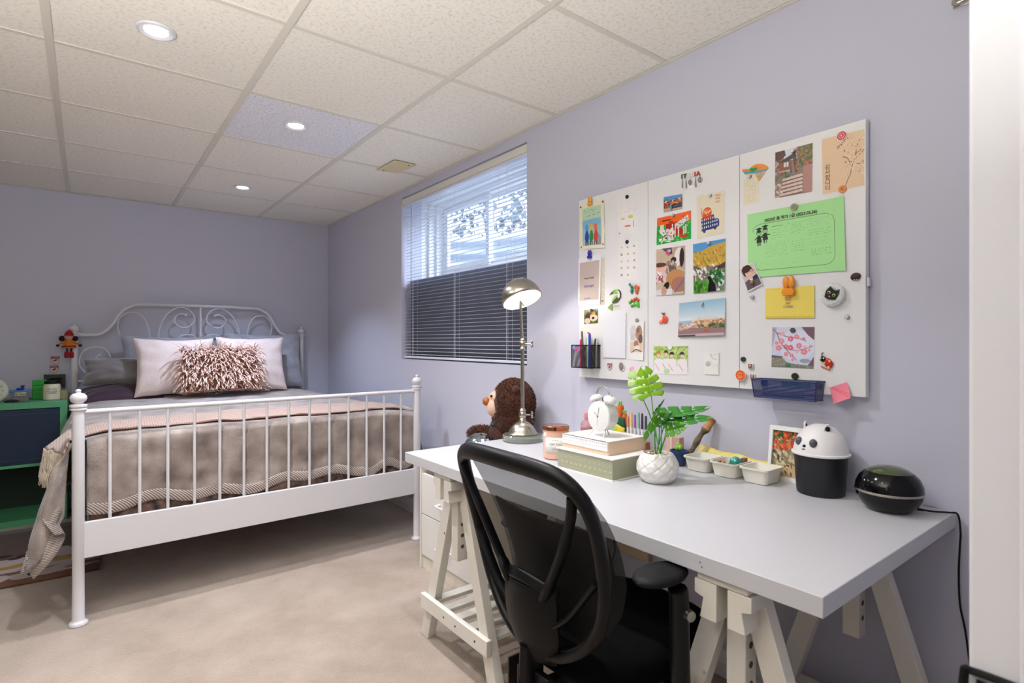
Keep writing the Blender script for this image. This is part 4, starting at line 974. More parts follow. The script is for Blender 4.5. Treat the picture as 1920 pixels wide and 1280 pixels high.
MB().tube(cab, .0024, 8).build('power_cable', black_pl, t); MB().cyl((1.655, .488, ZD + .012), (1.676, .462, ZD + .008), .0045, .003, n=10).build('cable_plug', black_pl, t)
# power strip and cables under the desk
MB().box((1.732, 1.37, .300), (XW, 1.52, .345)).build('power_strip', mat('beige_plastic', '#c9b493', .5), label='beige power strip on the wall under the desk', cat='power strip', bevel=.004)
MB().tube(smooth_pts([(1.745, 1.60, .69), (1.74, 1.59, .45), (1.742, 1.55, .30), (1.74, 1.60, .12), (1.70, 1.4, .01)], 8), .004, 8).build('cable', black_pl, label='black cable hanging down the wall beside the power strip', cat='cable')
MB().tube(smooth_pts([(1.74, 1.30, .32), (1.72, 1.20, .15), (1.66, 1.05, .012), (1.60, .80, .008), (1.62, .45, .008)], 8), .004, 8).build('cable', mat('pale_cable', '#8a8d8c', .5), label='grey cable lying on the carpet under the desk', cat='cable')
# wall bracket at the top right
t = thing('wall_bracket', 'small metal bracket on the wall at the upper right corner', 'bracket', onX(1803, 2, XW))
q = onX(1803, 4, XW - .012); MB().tube(smooth_pts([q + Vector((.012, .012, .03)), q + Vector((0, .014, .01)), q + Vector((-.012, .008, -.004)), q + Vector((-.008, -.03, .004)), q + Vector((.0, -.05, .02))], 6), .006, 10).build('hook_arm', chrome, t)
MB().box(q + Vector((.009, -.03, -.005)), q + Vector((.012, .02, .05))).build('bracket_plate', chrome, t, bevel=.002)
# ================================================================ TEDDY, DISCO BALL
TB = Vector((1.60, 2.125, .585)); t = thing('teddy_bear', 'dark brown shaggy teddy bear sitting on the drawer unit, facing left', 'teddy bear', TB)
TF = Vector((-.85, .52, 0)).normalized(); TS = TF.cross(UP)
brown = mat('teddy_brown', '#452312', .95, sheen=.2); furm = mat('teddy_fur', '#6b3a1e', .8, var=(35, '#331808', .5)); facem = mat('teddy_face', '#dcb199', .8, sheen=.5)
HT = Vector((1.612, 2.072, .868))
ell = [(Vector((1.61, 2.11, .70)), (.10, .10, .125)), (HT, (.104, .104, .120)), (HT + Vector((0, 0, -.06)), (.10, .10, .10)),
       (TB + TF * .07 + TS * .07 + UP * .05, (.075, .05, .045)), (TB + TF * .07 - TS * .035 + UP * .05, (.075, .05, .045)),
       (TB + TF * .11 + TS * .05 + UP * .13, (.07, .035, .04))]
nmE = ['body', 'head', 'neck', 'leg', 'leg', 'arm']
MF = Matrix((TF, -TS, UP)).transposed()
for (c_, r_), n_ in zip(ell, nmE): MB().sphere(c_, r_, 24, 16, M=MF if n_ in ('leg', 'arm') else None).build(n_, brown, t)
b = MB(); rnd = random.Random(4)
for (c_, r_), n_ in zip(ell, nmE):
    cnt = {'body': 1500, 'head': 7000, 'neck': 2500, 'leg': 900, 'arm': 800}[n_]
    for i in range(cnt):
        z = rnd.uniform(-1, 1); a = rnd.uniform(0, 2 * pi); q = math.sqrt(1 - z * z); d = Vector((q * cos(a), q * sin(a), z)); off = Vector((d.x * r_[0], d.y * r_[1], d.z * r_[2]))
        if n_ in ('leg', 'arm'): off = MF @ off; d = off.normalized()
        if n_ == 'head' and d.dot(TF) > .80: continue
        p = c_ + off * .98; tn = (d + Vector((rnd.uniform(-.6, .6), rnd.uniform(-.6, .6), rnd.uniform(-.8, .3)))).normalized(); s_ = d.cross(Vector((rnd.random(), rnd.random(), rnd.random()))).normalized() * .0022
        s2 = tn.cross(s_).normalized() * .002; b.add([p - s_, p + s_, p + s2, p + tn * rnd.uniform(.007, .014)], [(0, 1, 3), (1, 2, 3), (2, 0, 3)])
b.build('fur', furm, t, kind='stuff', smooth=False)
MB().sphere(HT + TF * .085 + UP * -.015, (.045, .045, .050), 20, 14).build('muzzle', facem, t)
MB().sphere(HT + TF * .075 + UP * .03, (.040, .05, .035), 18, 12).build('brow', facem, t)
MB().sphere(HT + TF * .130 + UP * .012, (.018, .019, .020), 16, 12).build('nose', mat('teddy_nose', '#a65a22', .5), t)
for s in (1, -1): MB().sphere(HT + TF * .108 + TS * s * .026 + UP * .040, .0065, 10, 8).build('eye', mat('eye_dark', '#3a1a12', .2), t)
for s in (1, -1): MB().sphere(HT + TS * s * .088 + UP * .075, (.014, .014, .018), 14, 10).build('ear', brown, t)
rb = mat('dark_ribbon', '#2c2a2a', .3, coat=.5)
MB().tube(smooth_pts([HT + TF * .09 + UP * -.105, HT + TF * .11 + TS * .03 + UP * -.125, HT + TF * .10 + TS * .05 + UP * -.15], 5), .010, 8, flat=.4).build('ribbon', rb, t)
MB().sphere(HT + TF * .095 + UP * -.10, .013, 10, 8).build('ribbon', mat('green_ribbon', '#1f3a2c', .4), t)
DC = Vector((1.420, 2.070, .585 + .082)); t = thing('disco_ball', 'silver mirror tile disco ball on the drawer unit beside the teddy bear', 'ball', DC - UP * .082)
MB().sphere(DC, .0805, 24, 16).build('ball_core', mat('grey_core', '#6f7478', .5), t)
b = MB(); R = .0815; rows = 20; rnd = random.Random(8)
for i in range(1, rows):
    thh = pi * i / rows; nn = max(4, int(2 * pi * sin(thh) * R / .0125))
    for j in range(nn):
        a = 2 * pi * j / nn; d = Vector((sin(thh) * cos(a), sin(thh) * sin(a), cos(thh))); d2 = (d + Vector((rnd.uniform(-.06, .06), rnd.uniform(-.06, .06), rnd.uniform(-.06, .06)))).normalized()
        e1 = d2.cross(UP).normalized() * .0054; e2 = d2.cross(e1).normalized() * .0054; p = DC + d * R; b.add([p - e1 - e2, p + e1 - e2, p + e1 + e2, p - e1 + e2], [(0, 1, 2, 3)])
b.build('mirror_tiles', mat('mirror_tile', '#c4d4d6', .06, 1), t, kind='stuff', smooth=False)
# ================================================================ NIGHTSTAND
gm = mat('green_laminate', '#5aa878', .45, var=(5, '#4f9a6c', .5)); navy = mat('navy_panel', '#0a2440', .5)
x0, x1, y0, y1 = -.86, -.102, 4.640, 5.028
ns = thing('nightstand', 'green shelf unit with a navy door beside the bed', 'nightstand', ((x0 + x1) / 2, (y0 + y1) / 2, 0))
MB().box((x0, y0, .737), (x1, y1, .775)).build('top_panel', gm, ns, bevel=.001)
MB().box((x0, y0, 0), (x1, y1, .038)).build('bottom_panel', gm, ns, bevel=.001)
for xa in (x0, x1 - .038): MB().box((xa, y0, .038), (xa + .038, y1, .737)).build('side_panel', gm, ns, bevel=.001)
MB().box((x0 + .038, y0 + .002, .368), (x1 - .038, y1, .386)).build('middle_shelf', gm, ns, bevel=.001)
MB().box((x0 + .038, y1 - .01, .038), (x1 - .038, y1, .737)).build('back_panel', mat('green_back_shaded', '#0c2215', .6), ns)  # interior shade put into the panel's near-black green
MB().box((x0 + .042, y0 + .004, .390), (x1 - .040, y0 + .020, .733)).build('door_panel', navy, ns, bevel=.001)
MB().box((x0 + .05, y0 + .0015, .41), (x1 - .05, y0 + .005, .42)).box((x0 + .05, y0 + .0015, .70), (x1 - .05, y0 + .005, .71)).build('door_trim', mat('navy_trim', '#16334c', .4), ns)
ZN = .775
def nb(u, Y): p = onY(u, 700, Y); return Vector((p.x, Y, ZN))
# round light
c = nb(-15, 4.74); cc_ = c + UP * .079; t = thing('wake_up_light', 'round off-white bedside clock with a pale blue screen at the left border', 'clock', c)
MB().lathe([(.030, -.004), (.040, -.018), (.062, -.020), (.076, -.010), (.079, .004), (.070, .022), (.04, .028), (.001, .028)], cc_, (0, 1, 0), n=40).build('ring_body', mat('pale_sage_plastic', '#cfd2bd', .5), t)
MB().lathe([(.001, -.006), (.031, -.006), (.031, 0), (.001, 0)], cc_, (0, 1, 0), n=30).build('screen', mat('blue_screen', '#9db8ff', .3, emit=.8), t)
for k in range(12):
    a = k * pi / 6; MB().sphere(cc_ + Vector((cos(a) * .052, -.0205, sin(a) * .052)), (.004, .0015, .004), 8, 6).build('button', mat('sage_dot', '#9aa088', .6), t)
MB().box((c.x - .03, c.y - .012, ZN), (c.x + .03, c.y + .02, ZN + .006)).build('foot', mat('pale_sage_plastic', '#cfd2bd'), t)
# pet rock box
a_, b_ = nb(19, 4.80), nb(54, 4.80); t = thing('clear_box', 'clear plastic box with blue lid and paper label on the nightstand', 'box', (a_ + b_) / 2)
MB().box((a_.x, 4.80, ZN), (b_.x, 4.87, ZN + .060)).build('box_body', mat('smoky_clear', '#8d8f99', .1, alpha=.45), t, bevel=.003)
MB().box((a_.x + .012, 4.805, ZN + .002), (b_.x - .004, 4.865, ZN + .026)).build('box_contents', mat('tan_card', '#a8855f', .8), t)
MB().box((a_.x - .006, 4.794, ZN + .060), (b_.x + .006, 4.876, ZN + .070)).build('lid', mat('sky_blue_lid', '#3a86d8', .4), t, bevel=.003)
MB().box((a_.x + .020, 4.797, ZN + .036), (b_.x - .012, 4.799, ZN + .058)).build('paper_label', mat('yellow_label', '#cfcaa0', .7), t)
text('Pet Rock', .016, ((a_.x + b_.x) / 2 + .004, 4.7965, ZN + .046), (1, 0, 0), UP, black_mt, t, depth=.0002, width=.06, bold=.0004)
t = thing('blue_toy', 'small dark blue toy standing on the clear box lid', 'toy', nb(38, 4.83) + UP * .070); q = nb(38, 4.83) + UP * .070
MB().sphere(q + UP * .008, (.022, .012, .009), 14, 8).build('toy_body', mat('deep_blue', '#17278c', .4), t); MB().sphere(q + Vector((.012, 0, .020)), (.009, .008, .010), 12, 8).build('toy_head', MATS['deep_blue'], t)
MB().sphere(q + Vector((.014, 0, .030)), (.014, .010, .003), 12, 6).build('toy_hat', MATS['deep_blue'], t)
# green mini drawers
a_, b_ = nb(60, 4.86), nb(86, 4.86); t = thing('mini_drawers', 'bright green set of tiny drawers on the nightstand', 'drawers', (a_ + b_) / 2)
gd = mat('bright_green_plastic', '#17a32c', .3); MB().box((a_.x, 4.868, ZN), (b_.x, 4.955, ZN + .128)).build('drawer_case', gd, t, bevel=.002)
for k in range(4):
    z = ZN + .004 + k * .031; d = MB().box((a_.x + .004, 4.862, z), (b_.x - .004, 4.868, z + .027)).build('drawer', gd, t, bevel=.002)
    MB().box((a_.x + .025, 4.858, z + .010), (a_.x + .050, 4.862, z + .015)).build('pull', gd, d, bevel=.001)
# candles
c = nb(97.5, 4.80); t = thing('jar_candle', 'cream jar candle with black lid on the nightstand', 'candle', c)
MB().lathe([(.042, 0), (.0465, .004), (.047, .092), (.042, .104), (.038, .108)], c, n=32).build('jar', mat('cream_wax', '#d8d3b4', .3, coat=.5), t)
MB().lathe([(.040, .108), (.042, .109), (.042, .124), (.038, .127), (.001, .127)], c, n=32).build('lid', black_pl, t)
for w_, z_ in ((.050, .074), (.054, .060), (.022, .052), (.044, .046)): MB().box((c.x + .003 - w_ / 2, c.y - .0476, c.z + z_), (c.x + .003 + w_ / 2, c.y - .040, c.z + z_ + .003)).build('print_line', ink, t)
c = nb(120, 4.80); t = thing('votive_candle', 'small tan candle in a glass at the right end of the nightstand', 'candle', c)
MB().lathe([(.022, 0), (.023, .002), (.023, .062), (.001, .062)], c, n=24).build('wax', mat('tan_wax', '#cdb98c', .5), t)
MB().lathe([(.0245, 0), (.0252, .003), (.0252, .08), (.024, .08), (.024, .003)], c, n=24).build('glass', glassm, t)
a_, b_ = onY(82, 702, 5.0), onY(123, 745, 5.0); t = thing('dark_frame', 'dark green black picture frame standing behind the candles', 'frame', ((a_.x + b_.x) / 2, 5.0, ZN))
MB().box((a_.x, 4.992, ZN), (b_.x, 5.008, a_.z)).build('frame_panel', mat('black_green_gloss', '#06150e', .15, coat=.6), t, bevel=.002)
MB().tube(smooth_pts([(a_.x + .012, 4.99, a_.z - .035), (a_.x + .05, 4.988, a_.z - .02), (a_.x + .09, 4.988, a_.z - .014), (b_.x - .02, 4.99, a_.z - .03)], 5), .003, 8).build('frame_clip', mat('green_metal', '#2a7a54', .25, .6), t)
MB().sphere(nb(22, 4.76) + UP * .006, (.040, .018, .010), 14, 8).build('eye_mask', mat('wine_black', '#1a0a10', .6), label='dark wine coloured soft pouch in front of the clear box', cat='pouch')
MB().tube(smooth_pts([nb(22, 4.70) + UP * .002, nb(30, 4.715) + UP * .002, nb(45, 4.71) + UP * .002, nb(57, 4.72) + UP * .002], 5), .0018, 6).build('charging_cable', mat('grey_cord', '#3c4a40', .6), label='thin cable lying on the nightstand top', cat='cable')
# wall stickers
def shield(name, mkp, sz, label, parent_cat='sticker'):
    """mkp(x, y, d) -> world, x right / y up in metres, d off the surface"""
    t = thing(name, label, parent_cat, mkp(0, 0, 0)); o_ = [(-.5, .56), (.5, .56), (.5, .0), (.42, -.25), (.22, -.48), (0, -.6), (-.22, -.48), (-.42, -.25), (-.5, 0)]
    nrm = mkp(0, 0, 1) - mkp(0, 0, 0)
    MB().prism([mkp(x * sz, y * sz, .0002) for x, y in o_], nrm * .0012).build('shield_border', mat('shield_red', '#7c1b22', .5), t)
    MB().prism([mkp(x * sz * .88, (y if y < .3 else .24) * sz * .9, .0015) for x, y in o_], nrm * .0004).build('shield_face', mat('shield_cream', '#e0cfc6', .5), t)
    tig = [(-.3, -.1), (-.12, .05), (.1, .16), (.3, .12), (.26, -.02), (.12, -.08), (.08, -.25), (-.02, -.12), (-.14, -.28), (-.16, -.12)]
    MB().prism([mkp(x * sz, y * sz, .002) for x, y in tig], nrm * .0004).build('tiger_emblem', MATS['shield_red'], t)
    text('KOREA', sz * .24, mkp(0, .42 * sz, .0017), mkp(1, 0, 0) - mkp(0, 0, 0), UP, MATS['shield_cream'], t, width=sz * .8, depth=.0002)
    return t
for (u, v), lb in (((103.5, 675), 'red and white shield sticker on the back wall, the upper of two'), ((101.5, 692), 'red and white shield sticker on the back wall, the lower of two')):
    p0 = onY(u, v, YB); shield('shield_sticker', lambda x, y, d, p0=p0: p0 + Vector((x, -d, y)), .048, lb)
# doll on the bed post
D0 = onY(124, 645, 4.93); t = thing('rag_doll', 'knitted doll in red hat, orange dress and red boots hanging on the bed post', 'doll', D0 - UP * .12)
k_ = .00325
def dp(x, y, dy=0): return D0 + Vector((x * k_, dy, -y * k_))   # pixels from the doll centre
red = mat('doll_red', '#a3161f', .9, bump=(200, .5)); org_ = mat('doll_orange', '#c9731d', .9, bump=(150, .8)); skin = mat('doll_skin', '#c79a80', .9); hair = mat('doll_hair', '#17141c', .95)
MB().sphere(dp(4, -15), (.024, .022, .024), 16, 12).build('head', skin, t)
MB().lathe([(.027, 0), (.026, .012), (.018, .028), (.004, .04)], dp(5, -18), n=18).build('hat', red, t)
for s in (-1, 1): MB().sphere(dp(4 + s * 11, -12, .008), (.018, .014, .020), 12, 8).build('hair_bunch', hair, t)
MB().lathe([(.040, 0), (.038, .008), (.028, .035), (.017, .06), (.012, .066)], dp(5, 9), n=24, fn=lambda r_, h, a: r_ * (1 + .06 * sin(a * 9))).build('dress', org_, t)
MB().lathe([(.041, 0), (.0415, .006), (.038, .010)], dp(5, 6), n=24, fn=lambda r_, h, a: r_ * (1 + .06 * sin(a * 9))).build('dress_band', mat('doll_band', '#8c2f16', .9), t)
for s in (-1, 1):
    MB().tube(smooth_pts([dp(5 + s * 4, -7), dp(5 + s * 11, -3), dp(5 + s * 17, 1)], 4), .007, 8).build('arm', org_, t); MB().sphere(dp(5 + s * 19, 3), (.010, .008, .009), 10, 8).build('mitten', hair, t)
    MB().cyl(dp(5 + s * 3.5, 7), dp(5 + s * 3.5, 17), .006, n=10).build('leg', mat('doll_stocking', '#24313f', .9), t)
    MB().lathe([(.009, -.045), (.013, -.04), (.013, -.012), (.010, 0)], dp(5 + s * 4.2, 16), n=14).build('boot', red, t)
# rug
b = MB(); b.grid(lambda a, c: Vector((-1.25 + 1.30 * a + .03 * c, 3.52 + .98 * c + .02 * sin(a * 5), .010)), 20, 12)
def rugmat():
    m = mat('kids_rug', '#7d5a42', .95, sheen=.2); N = m.node_tree.nodes; L = m.node_tree.links
    tc = N.new('ShaderNodeTexCoord'); sp_ = N.new('ShaderNodeSeparateXYZ'); L.new(tc.outputs['Object'], sp_.inputs[0])
    ns_ = N.new('ShaderNodeTexNoise'); ns_.inputs['Scale'].default_value = 5; L.new(tc.outputs['Object'], ns_.inputs['Vector'])
    md = N.new('ShaderNodeMath'); md.operation = 'MULTIPLY_ADD'; md.inputs[1].default_value = .25; L.new(ns_.outputs['Fac'], md.inputs[0]); L.new(sp_.outputs[1], md.inputs[2])
    r = N.new('ShaderNodeValToRGB'); r.color_ramp.interpolation = 'CONSTANT'; e = r.color_ramp.elements
    stops = [(0, '#6b4a38'), (.12, '#bba9a8'), (.155, '#6b4a38'), (.20, '#b9a9ad'), (.28, '#a3812f'), (.34, '#b9a9ad'), (.46, '#4a332a')]
    e[0].position = 0; e[0].color = (*lin(stops[0][1]), 1); e[1].position = stops[1][0]; e[1].color = (*lin(stops[1][1]), 1)
    for p_, c_ in stops[2:]:
        q_ = e.new(p_); q_.color = (*lin(c_), 1)
    mp = N.new('ShaderNodeMapRange'); mp.inputs['From Min'].default_value = -.42; mp.inputs['From Max'].default_value = .66; L.new(md.outputs[0], mp.inputs['Value']); L.new(mp.outputs[0], r.inputs['Fac'])
    L.new(r.outputs['Color'], N['Principled BSDF'].inputs['Base Color']); return m
rg = thing('rug', 'brown patterned play rug with white and yellow shapes beside the bed', 'rug', (-.6, 4.0, 0))
b.build('rug_pile', rugmat(), rg, solid=.016)
rk = mat('rug_ink', '#3a2c2a', .95); rw = mat('rug_white', '#b9a9ad', .95)
for x, y, s_, m_ in ((-.25, 3.93, .03, rk), (-.20, 3.90, .022, rk), (-.30, 3.90, .018, rk), (-.16, 3.97, .02, rk), (-.35, 3.97, .022, rk), (-.17, 3.60, .05, rw), (-.24, 3.585, .035, rw), (-.10, 3.64, .03, rw), (-.36, 3.62, .04, rw)):
    MB().lathe([(s_, 0), (s_ * .8, .001), (.001, .001)], (x, y, .0182), n=16, sx=1.6).build('rug_motif', m_, rg)
# ================================================================ PINBOARD WALL
XB = 1.730                                   # front face of the boards
boardm = mat('magnet_board_white', '#e4e3e2', .28, coat=.25)
def bp_(u, v, d=0): p = onX(u, v, XB); return Vector((XB - d, p.y, p.z))
def cr(s, ox, oy): return lambda x, y: (ox + x / s, oy + y / s)
c1 = cr(6.4, 1070, 330); c2 = cr(6.4, 1070, 520); c3 = cr(5.817, 1210, 310); c4 = cr(6.4, 1210, 520); c5 = cr(7.111, 1380, 220); c6 = cr(6.4, 1380, 360); c7 = cr(4.571, 1370, 500)
yA, yB_, yC, yD = [bp_(u, 500).y for u in (1085.5, 1215, 1386.5, 1624)]
ztop = sum(bp_(u, v).z for u, v in ((1084.8, 374.5), (1624, 225.5), (1215, 339))) / 3; zbot = sum(bp_(u, v).z for u, v in ((1086.4, 705.6), (1622.7, 746))) / 2
for (ya, yb), lab in (((yA, yB_), 'narrow white magnet board panel, leftmost of the three on the wall'), ((yB_, yC), 'white magnet board panel in the middle of the three'), ((yC, yD), 'white magnet board panel at the right with the green sheet')):
    t = thing('magnet_board', lab, 'board', (1.742, (ya + yb) / 2, zbot), group='white magnet board panels')
    MB().box((XB, yb + .0008, zbot), (1.752, ya - .0008, ztop)).build('panel', boardm, t, bevel=.0012)
    MB().box((1.752, yb + .02, zbot + .02), (XW, ya - .02, ztop - .02)).build('backing', trimm, t)
q = bp_(1628, 528); MB().box((XB + .003, yD - .006, q.z - .012), (XB + .018, yD - .0005, q.z + .012)).build('hinge_clip', white_metal, label='small white clip on the right edge of the magnet boards', cat='clip', bevel=.001)

pm = attr_mat('printed_paper', .55); pg = attr_mat('printed_photo', .16, .3); whitep = mat('paper_back', '#e8e6e0', .7)
class Pic:
    def __init__(s, w_, h_, bg, seed=0):
        s.w, s.h = w_, h_; s.a = np.empty((h_, w_, 3)); s.a[:] = lin(bg); s.X, s.Y = np.meshgrid((np.arange(w_) + .5) / w_, (np.arange(h_) + .5) / h_); s.r = np.random.RandomState(seed); s.asp = h_ / w_
    def put(s, m, c, k=1.0): s.a[m] = s.a[m] * (1 - k) + np.array(lin(c)) * k; return s
    def rect(s, x0, y0, x1, y1, c, k=1.0): return s.put((s.X >= x0) & (s.X < x1) & (s.Y >= y0) & (s.Y < y1), c, k)
    def ell(s, cx, cy, rx, ry, c, k=1.0, rot=0):
        dx = s.X - cx; dy = (s.Y - cy); a = radians(rot); u = dx * cos(a) + dy * sin(a); v = -dx * sin(a) + dy * cos(a); return s.put((u / rx) ** 2 + (v / ry) ** 2 < 1, c, k)
    def poly(s, pts, c, k=1.0):
        ins = np.zeros(s.X.shape, bool); n = len(pts)
        for i in range(n):
            x0, y0 = pts[i]; x1, y1 = pts[(i + 1) % n]
            if y0 == y1: continue
            cond = ((y0 > s.Y) != (y1 > s.Y)) & (s.X < (x1 - x0) * (s.Y - y0) / (y1 - y0) + x0); ins ^= cond
        return s.put(ins, c, k)
    def line(s, pts, wd, c, k=1.0):
        for (x0, y0), (x1, y1) in zip(pts[:-1], pts[1:]):
            dx, dy = x1 - x0, (y1 - y0) * s.asp; L2 = dx * dx + dy * dy + 1e-9; t = np.clip(((s.X - x0) * dx + (s.Y - y0) * s.asp * dy) / L2, 0, 1)
            d = np.hypot(s.X - x0 - t * dx, (s.Y - y0) * s.asp - t * dy); s.put(d < wd / 2, c, k)
        return s
    def specks(s, n, box, cols, rx=.02, ry=.02, k=1.0):
        x0, y0, x1, y1 = box
        for i in range(n):
            s.ell(s.r.uniform(x0, x1), s.r.uniform(y0, y1), rx * s.r.uniform(.5, 1.3), ry * s.r.uniform(.5, 1.3), cols[s.r.randint(len(cols))], k, s.r.uniform(0, 90))
        return s
    def write(s, x0, y0, x1, y1, rows, c, k=.8, slope=0, jit=.7, cell=.02):
        """rows of handwriting-like strokes"""
        for i in range(rows):
            y = y0 + (y1 - y0) * (i + .5) / rows; x = x0 + s.r.uniform(0, .05) * (x1 - x0); hgt = (y1 - y0) / rows * .55
            xe = x1 - s.r.uniform(0, .25) * (x1 - x0)
            while x < xe:
                wl = s.r.uniform(.6, 2.6) * cell; pts = []; n = 4
                for q in range(n): pts.append((x + wl * q / n, y + slope * (x - x0) + s.r.uniform(-.5, .5) * hgt * jit))
                s.line(pts, cell * .16, c, k); x += wl + cell * .6
        return s
def vcol(pic):
    a = np.pad(pic.a, ((0, 1), (0, 1), (0, 0)), mode='edge'); b = np.ones((a.shape[0] * a.shape[1], 4), np.float32); b[:, :3] = a.reshape(-1, 3); return b
def sheet(name, corners, pic, label, cat, d=.0006, m=None, curl=0, group=None, curlfn=None, holder=None, edge=None):
    """corners TL, TR, BR, BL in photo pixels on the board plane"""
    P = [bp_(u, v) for u, v in corners]
    t = thing(name, label, cat, (P[0] + P[1] + P[2] + P[3]) / 4 + Vector((-d, 0, 0)), group=group)
    H_, W_ = pic.h, pic.w
    def pos(a, c):
        p = P[0].lerp(P[1], a).lerp(P[3].lerp(P[2], a), c); lift = d + curl * (c ** 2) * (.4 + .6 * a) + (curlfn(a, c) if curlfn else 0); return Vector((p.x - lift, p.y, p.z))
    I = mw(t).inverted(); vs = [tuple(I @ pos(i / W_, j / H_)) for j in range(H_ + 1) for i in range(W_ + 1)]
    fs = [(j * (W_ + 1) + i, (j + 1) * (W_ + 1) + i, (j + 1) * (W_ + 1) + i + 1, j * (W_ + 1) + i + 1) for j in range(H_) for i in range(W_)]
    me = bpy.data.meshes.new(name); me.from_pydata(vs, [], fs); at_ = me.attributes.new('print', 'FLOAT_COLOR', 'POINT')
    arr = vcol(pic); at_.data.foreach_set('color', arr.ravel())
    me.materials.append(m or pm); me.polygons.foreach_set('use_smooth', [True] * len(fs)); o = bpy.data.objects.new('print_face', me); COL.objects.link(o); o.parent = t; MW[o.name] = mw(t)
    b = MB(); e = .0005
    b.grid(lambda a, c: pos(a, c) + Vector((e, 0, 0)), 20, 20); b.build('paper_back', edge or whitep, t, ang=80)
    return t
def dirs(corners):
    P = [bp_(u, v) for u, v in corners]; return (P[1] - P[0]).normalized(), (P[0] - P[3]).normalized()
def magnet(uv, r, colour, label, rough=.4, name='magnet', h=.006, metal=0, dome=0, group=None, d=0, ring=None, mt=None):
    c = bp_(*uv); m_ = mt or mat('magnet_' + colour.strip('#'), colour, rough, metal)
    prof = [(r, 0), (r, h * .8), (r * .9, h)] + ([(r * .6, h + dome * .7), (.0001, h + dome)] if dome else [(.0001, h)])
    o = MB().lathe(prof, c + Vector((-d, 0, 0)), (-1, 0, 0), n=24).build(name, m_, label=label, cat='magnet', group=group, origin=c)
    return o
steel = mat('magnet_steel', '#d8dade', .3, .5)
def pin(uv, label, d=.001):   # small silver magnet on a black rubber base
    c = bp_(*uv); t = thing('magnet', label, 'magnet', c, group='small silver magnets')
    MB().lathe([(.0058, 0), (.0058, .003), (.0001, .003)], c + Vector((-d, 0, 0)), (-1, 0, 0), n=18).build('rubber_base', black_mt, t)
    MB().lathe([(.0055, .003), (.0055, .010), (.0045, .0115), (.0001, .0118)], c + Vector((-d, 0, 0)), (-1, 0, 0), n=18).build('steel_cap', steel, t)
# ------------------------------------------------ LEFT PANEL
C = [c1(110, 355), c1(405, 275), c1(415, 860), c1(115, 885)]
p = Pic(60, 112, '#ece2c2', 1); p.rect(.11, .10, .89, .93, '#b9d6b8'); p.rect(.11, .36, .89, .93, '#8fc0c8'); p.poly([(.11, .42), (.5, .36), (.89, .38), (.89, .5), (.11, .55)], '#7fb4cf'); p.rect(.11, .80, .89, .93, '#a8c4c2')
p.poly([(.6, .55), (.89, .78), (.89, .93), (.7, .93)], '#8a9aa8')
for x, c_, h_, leg_ in ((.30, '#2b3f9a', '#4fa0cc', '#223'), (.48, '#1f8a4a', '#d8b84a', '#332211'), (.66, '#d93a2c', '#ee6a2c', '#331a1a')):
    c0 = leg_ if len(leg_) == 7 else '#222233'; p.rect(x - .06, .82, x - .02, .92, c0); p.rect(x + .02, .82, x + .06, .92, c0); p.ell(x, .74, .085, .12, c_); p.ell(x, .545, .065, .085, h_); p.ell(x, .64, .05, .04, c_)
p.write(.2, .14, .75, .22, 2, '#2f4a4a', .9, cell=.06); p.write(.3, .24, .85, .34, 1, '#203c3c', 1, slope=-.06, cell=.09)
for x, y in ((.05, .05), (.95, .05), (.95, .93), (.06, .95)): p.ell(x, y, .03, .02, '#8a2c2c')
t = sheet('greeting_card', C, p, 'cream card with drawing of three children, held by the orange clip', 'card', curlfn=lambda a, c: .004 * abs(sin(c * 5)) * a)
def bulldog(uv, col, label, k=1.0, trans=0):
    c = bp_(*uv); t = thing('clip', label, 'clip', c); m_ = mat('clip_' + col.strip('#'), col, .25, trans=trans)
    z = Vector((0, 0, 1)); y = Vector((0, 1, 0)); f = c + Vector((-.004, 0, 0))
    MB().prism([f + y * a * k + z * b_ * k for a, b_ in ((-.012, -.020), (.012, -.020), (.014, -.012), (.011, -.004), (-.011, -.004), (-.014, -.012))], (-.012 * k, 0, 0)).build('jaw', m_, t, bevel=.001)
    for s in (1, -1): MB().sphere(f + y * s * .0062 * k + z * .010 * k + Vector((-.006 * k, 0, 0)), (.005 * k, .0075 * k, .015 * k), 14, 10).build('grip', m_, t)
    return t
bulldog(c1(245, 310), '#e9a23c', 'translucent orange clip holding the card of three children', .82)
def sheetsticker(C, seed, items, label, kor=None):
    p = Pic(50, 96, '#ebe9e6', seed)
    for f_ in items: f_(p)
    return sheet('sticker_sheet', C, p, label, 'stickers', m=pg)
C = [c1(572, 290), c1(805, 235), c1(805, 700), c1(575, 712)]
sheetsticker(C, 2, [lambda p: (p.write(.08, .12, .25, .28, 3, '#c98a5a', cell=.06), p.write(.42, .08, .6, .28, 3, '#e08a3a', cell=.06), p.write(.7, .06, .8, .25, 2, '#dcd2b8', cell=.05), p.write(.3, .34, .6, .40, 1, '#7d8a5a', cell=.07), p.write(.6, .30, .95, .37, 2, '#59606a', cell=.06), p.ell(.12, .4, .03, .09, '#dfe09a'), p.ell(.65, .52, .14, .045, '#d9cf5a'), p.ell(.25, .55, .12, .03, '#e6b8a0'), p.ell(.5, .76, .17, .025, '#ea6a2a'), p.rect(.78, .62, .82, .80, '#d98a90'), p.write(.1, .78, .3, .84, 1, '#b0a8a0', cell=.05), p.ell(.07, .95, .03, .02, '#777777'))], 'white sticker sheet with small coloured doodles, upper of two')
C = [c1(575, 825), c1(805, 785), c1(805, 1245), c1(575, 1245)]
t = sheetsticker(C, 3, [lambda p: p.rect(0, 0, 1, 1, '#edebe7')], 'white sticker sheet with coloured Korean letters, lower of two')
R_, U_ = dirs(C); P4 = [bp_(*q) for q in C]
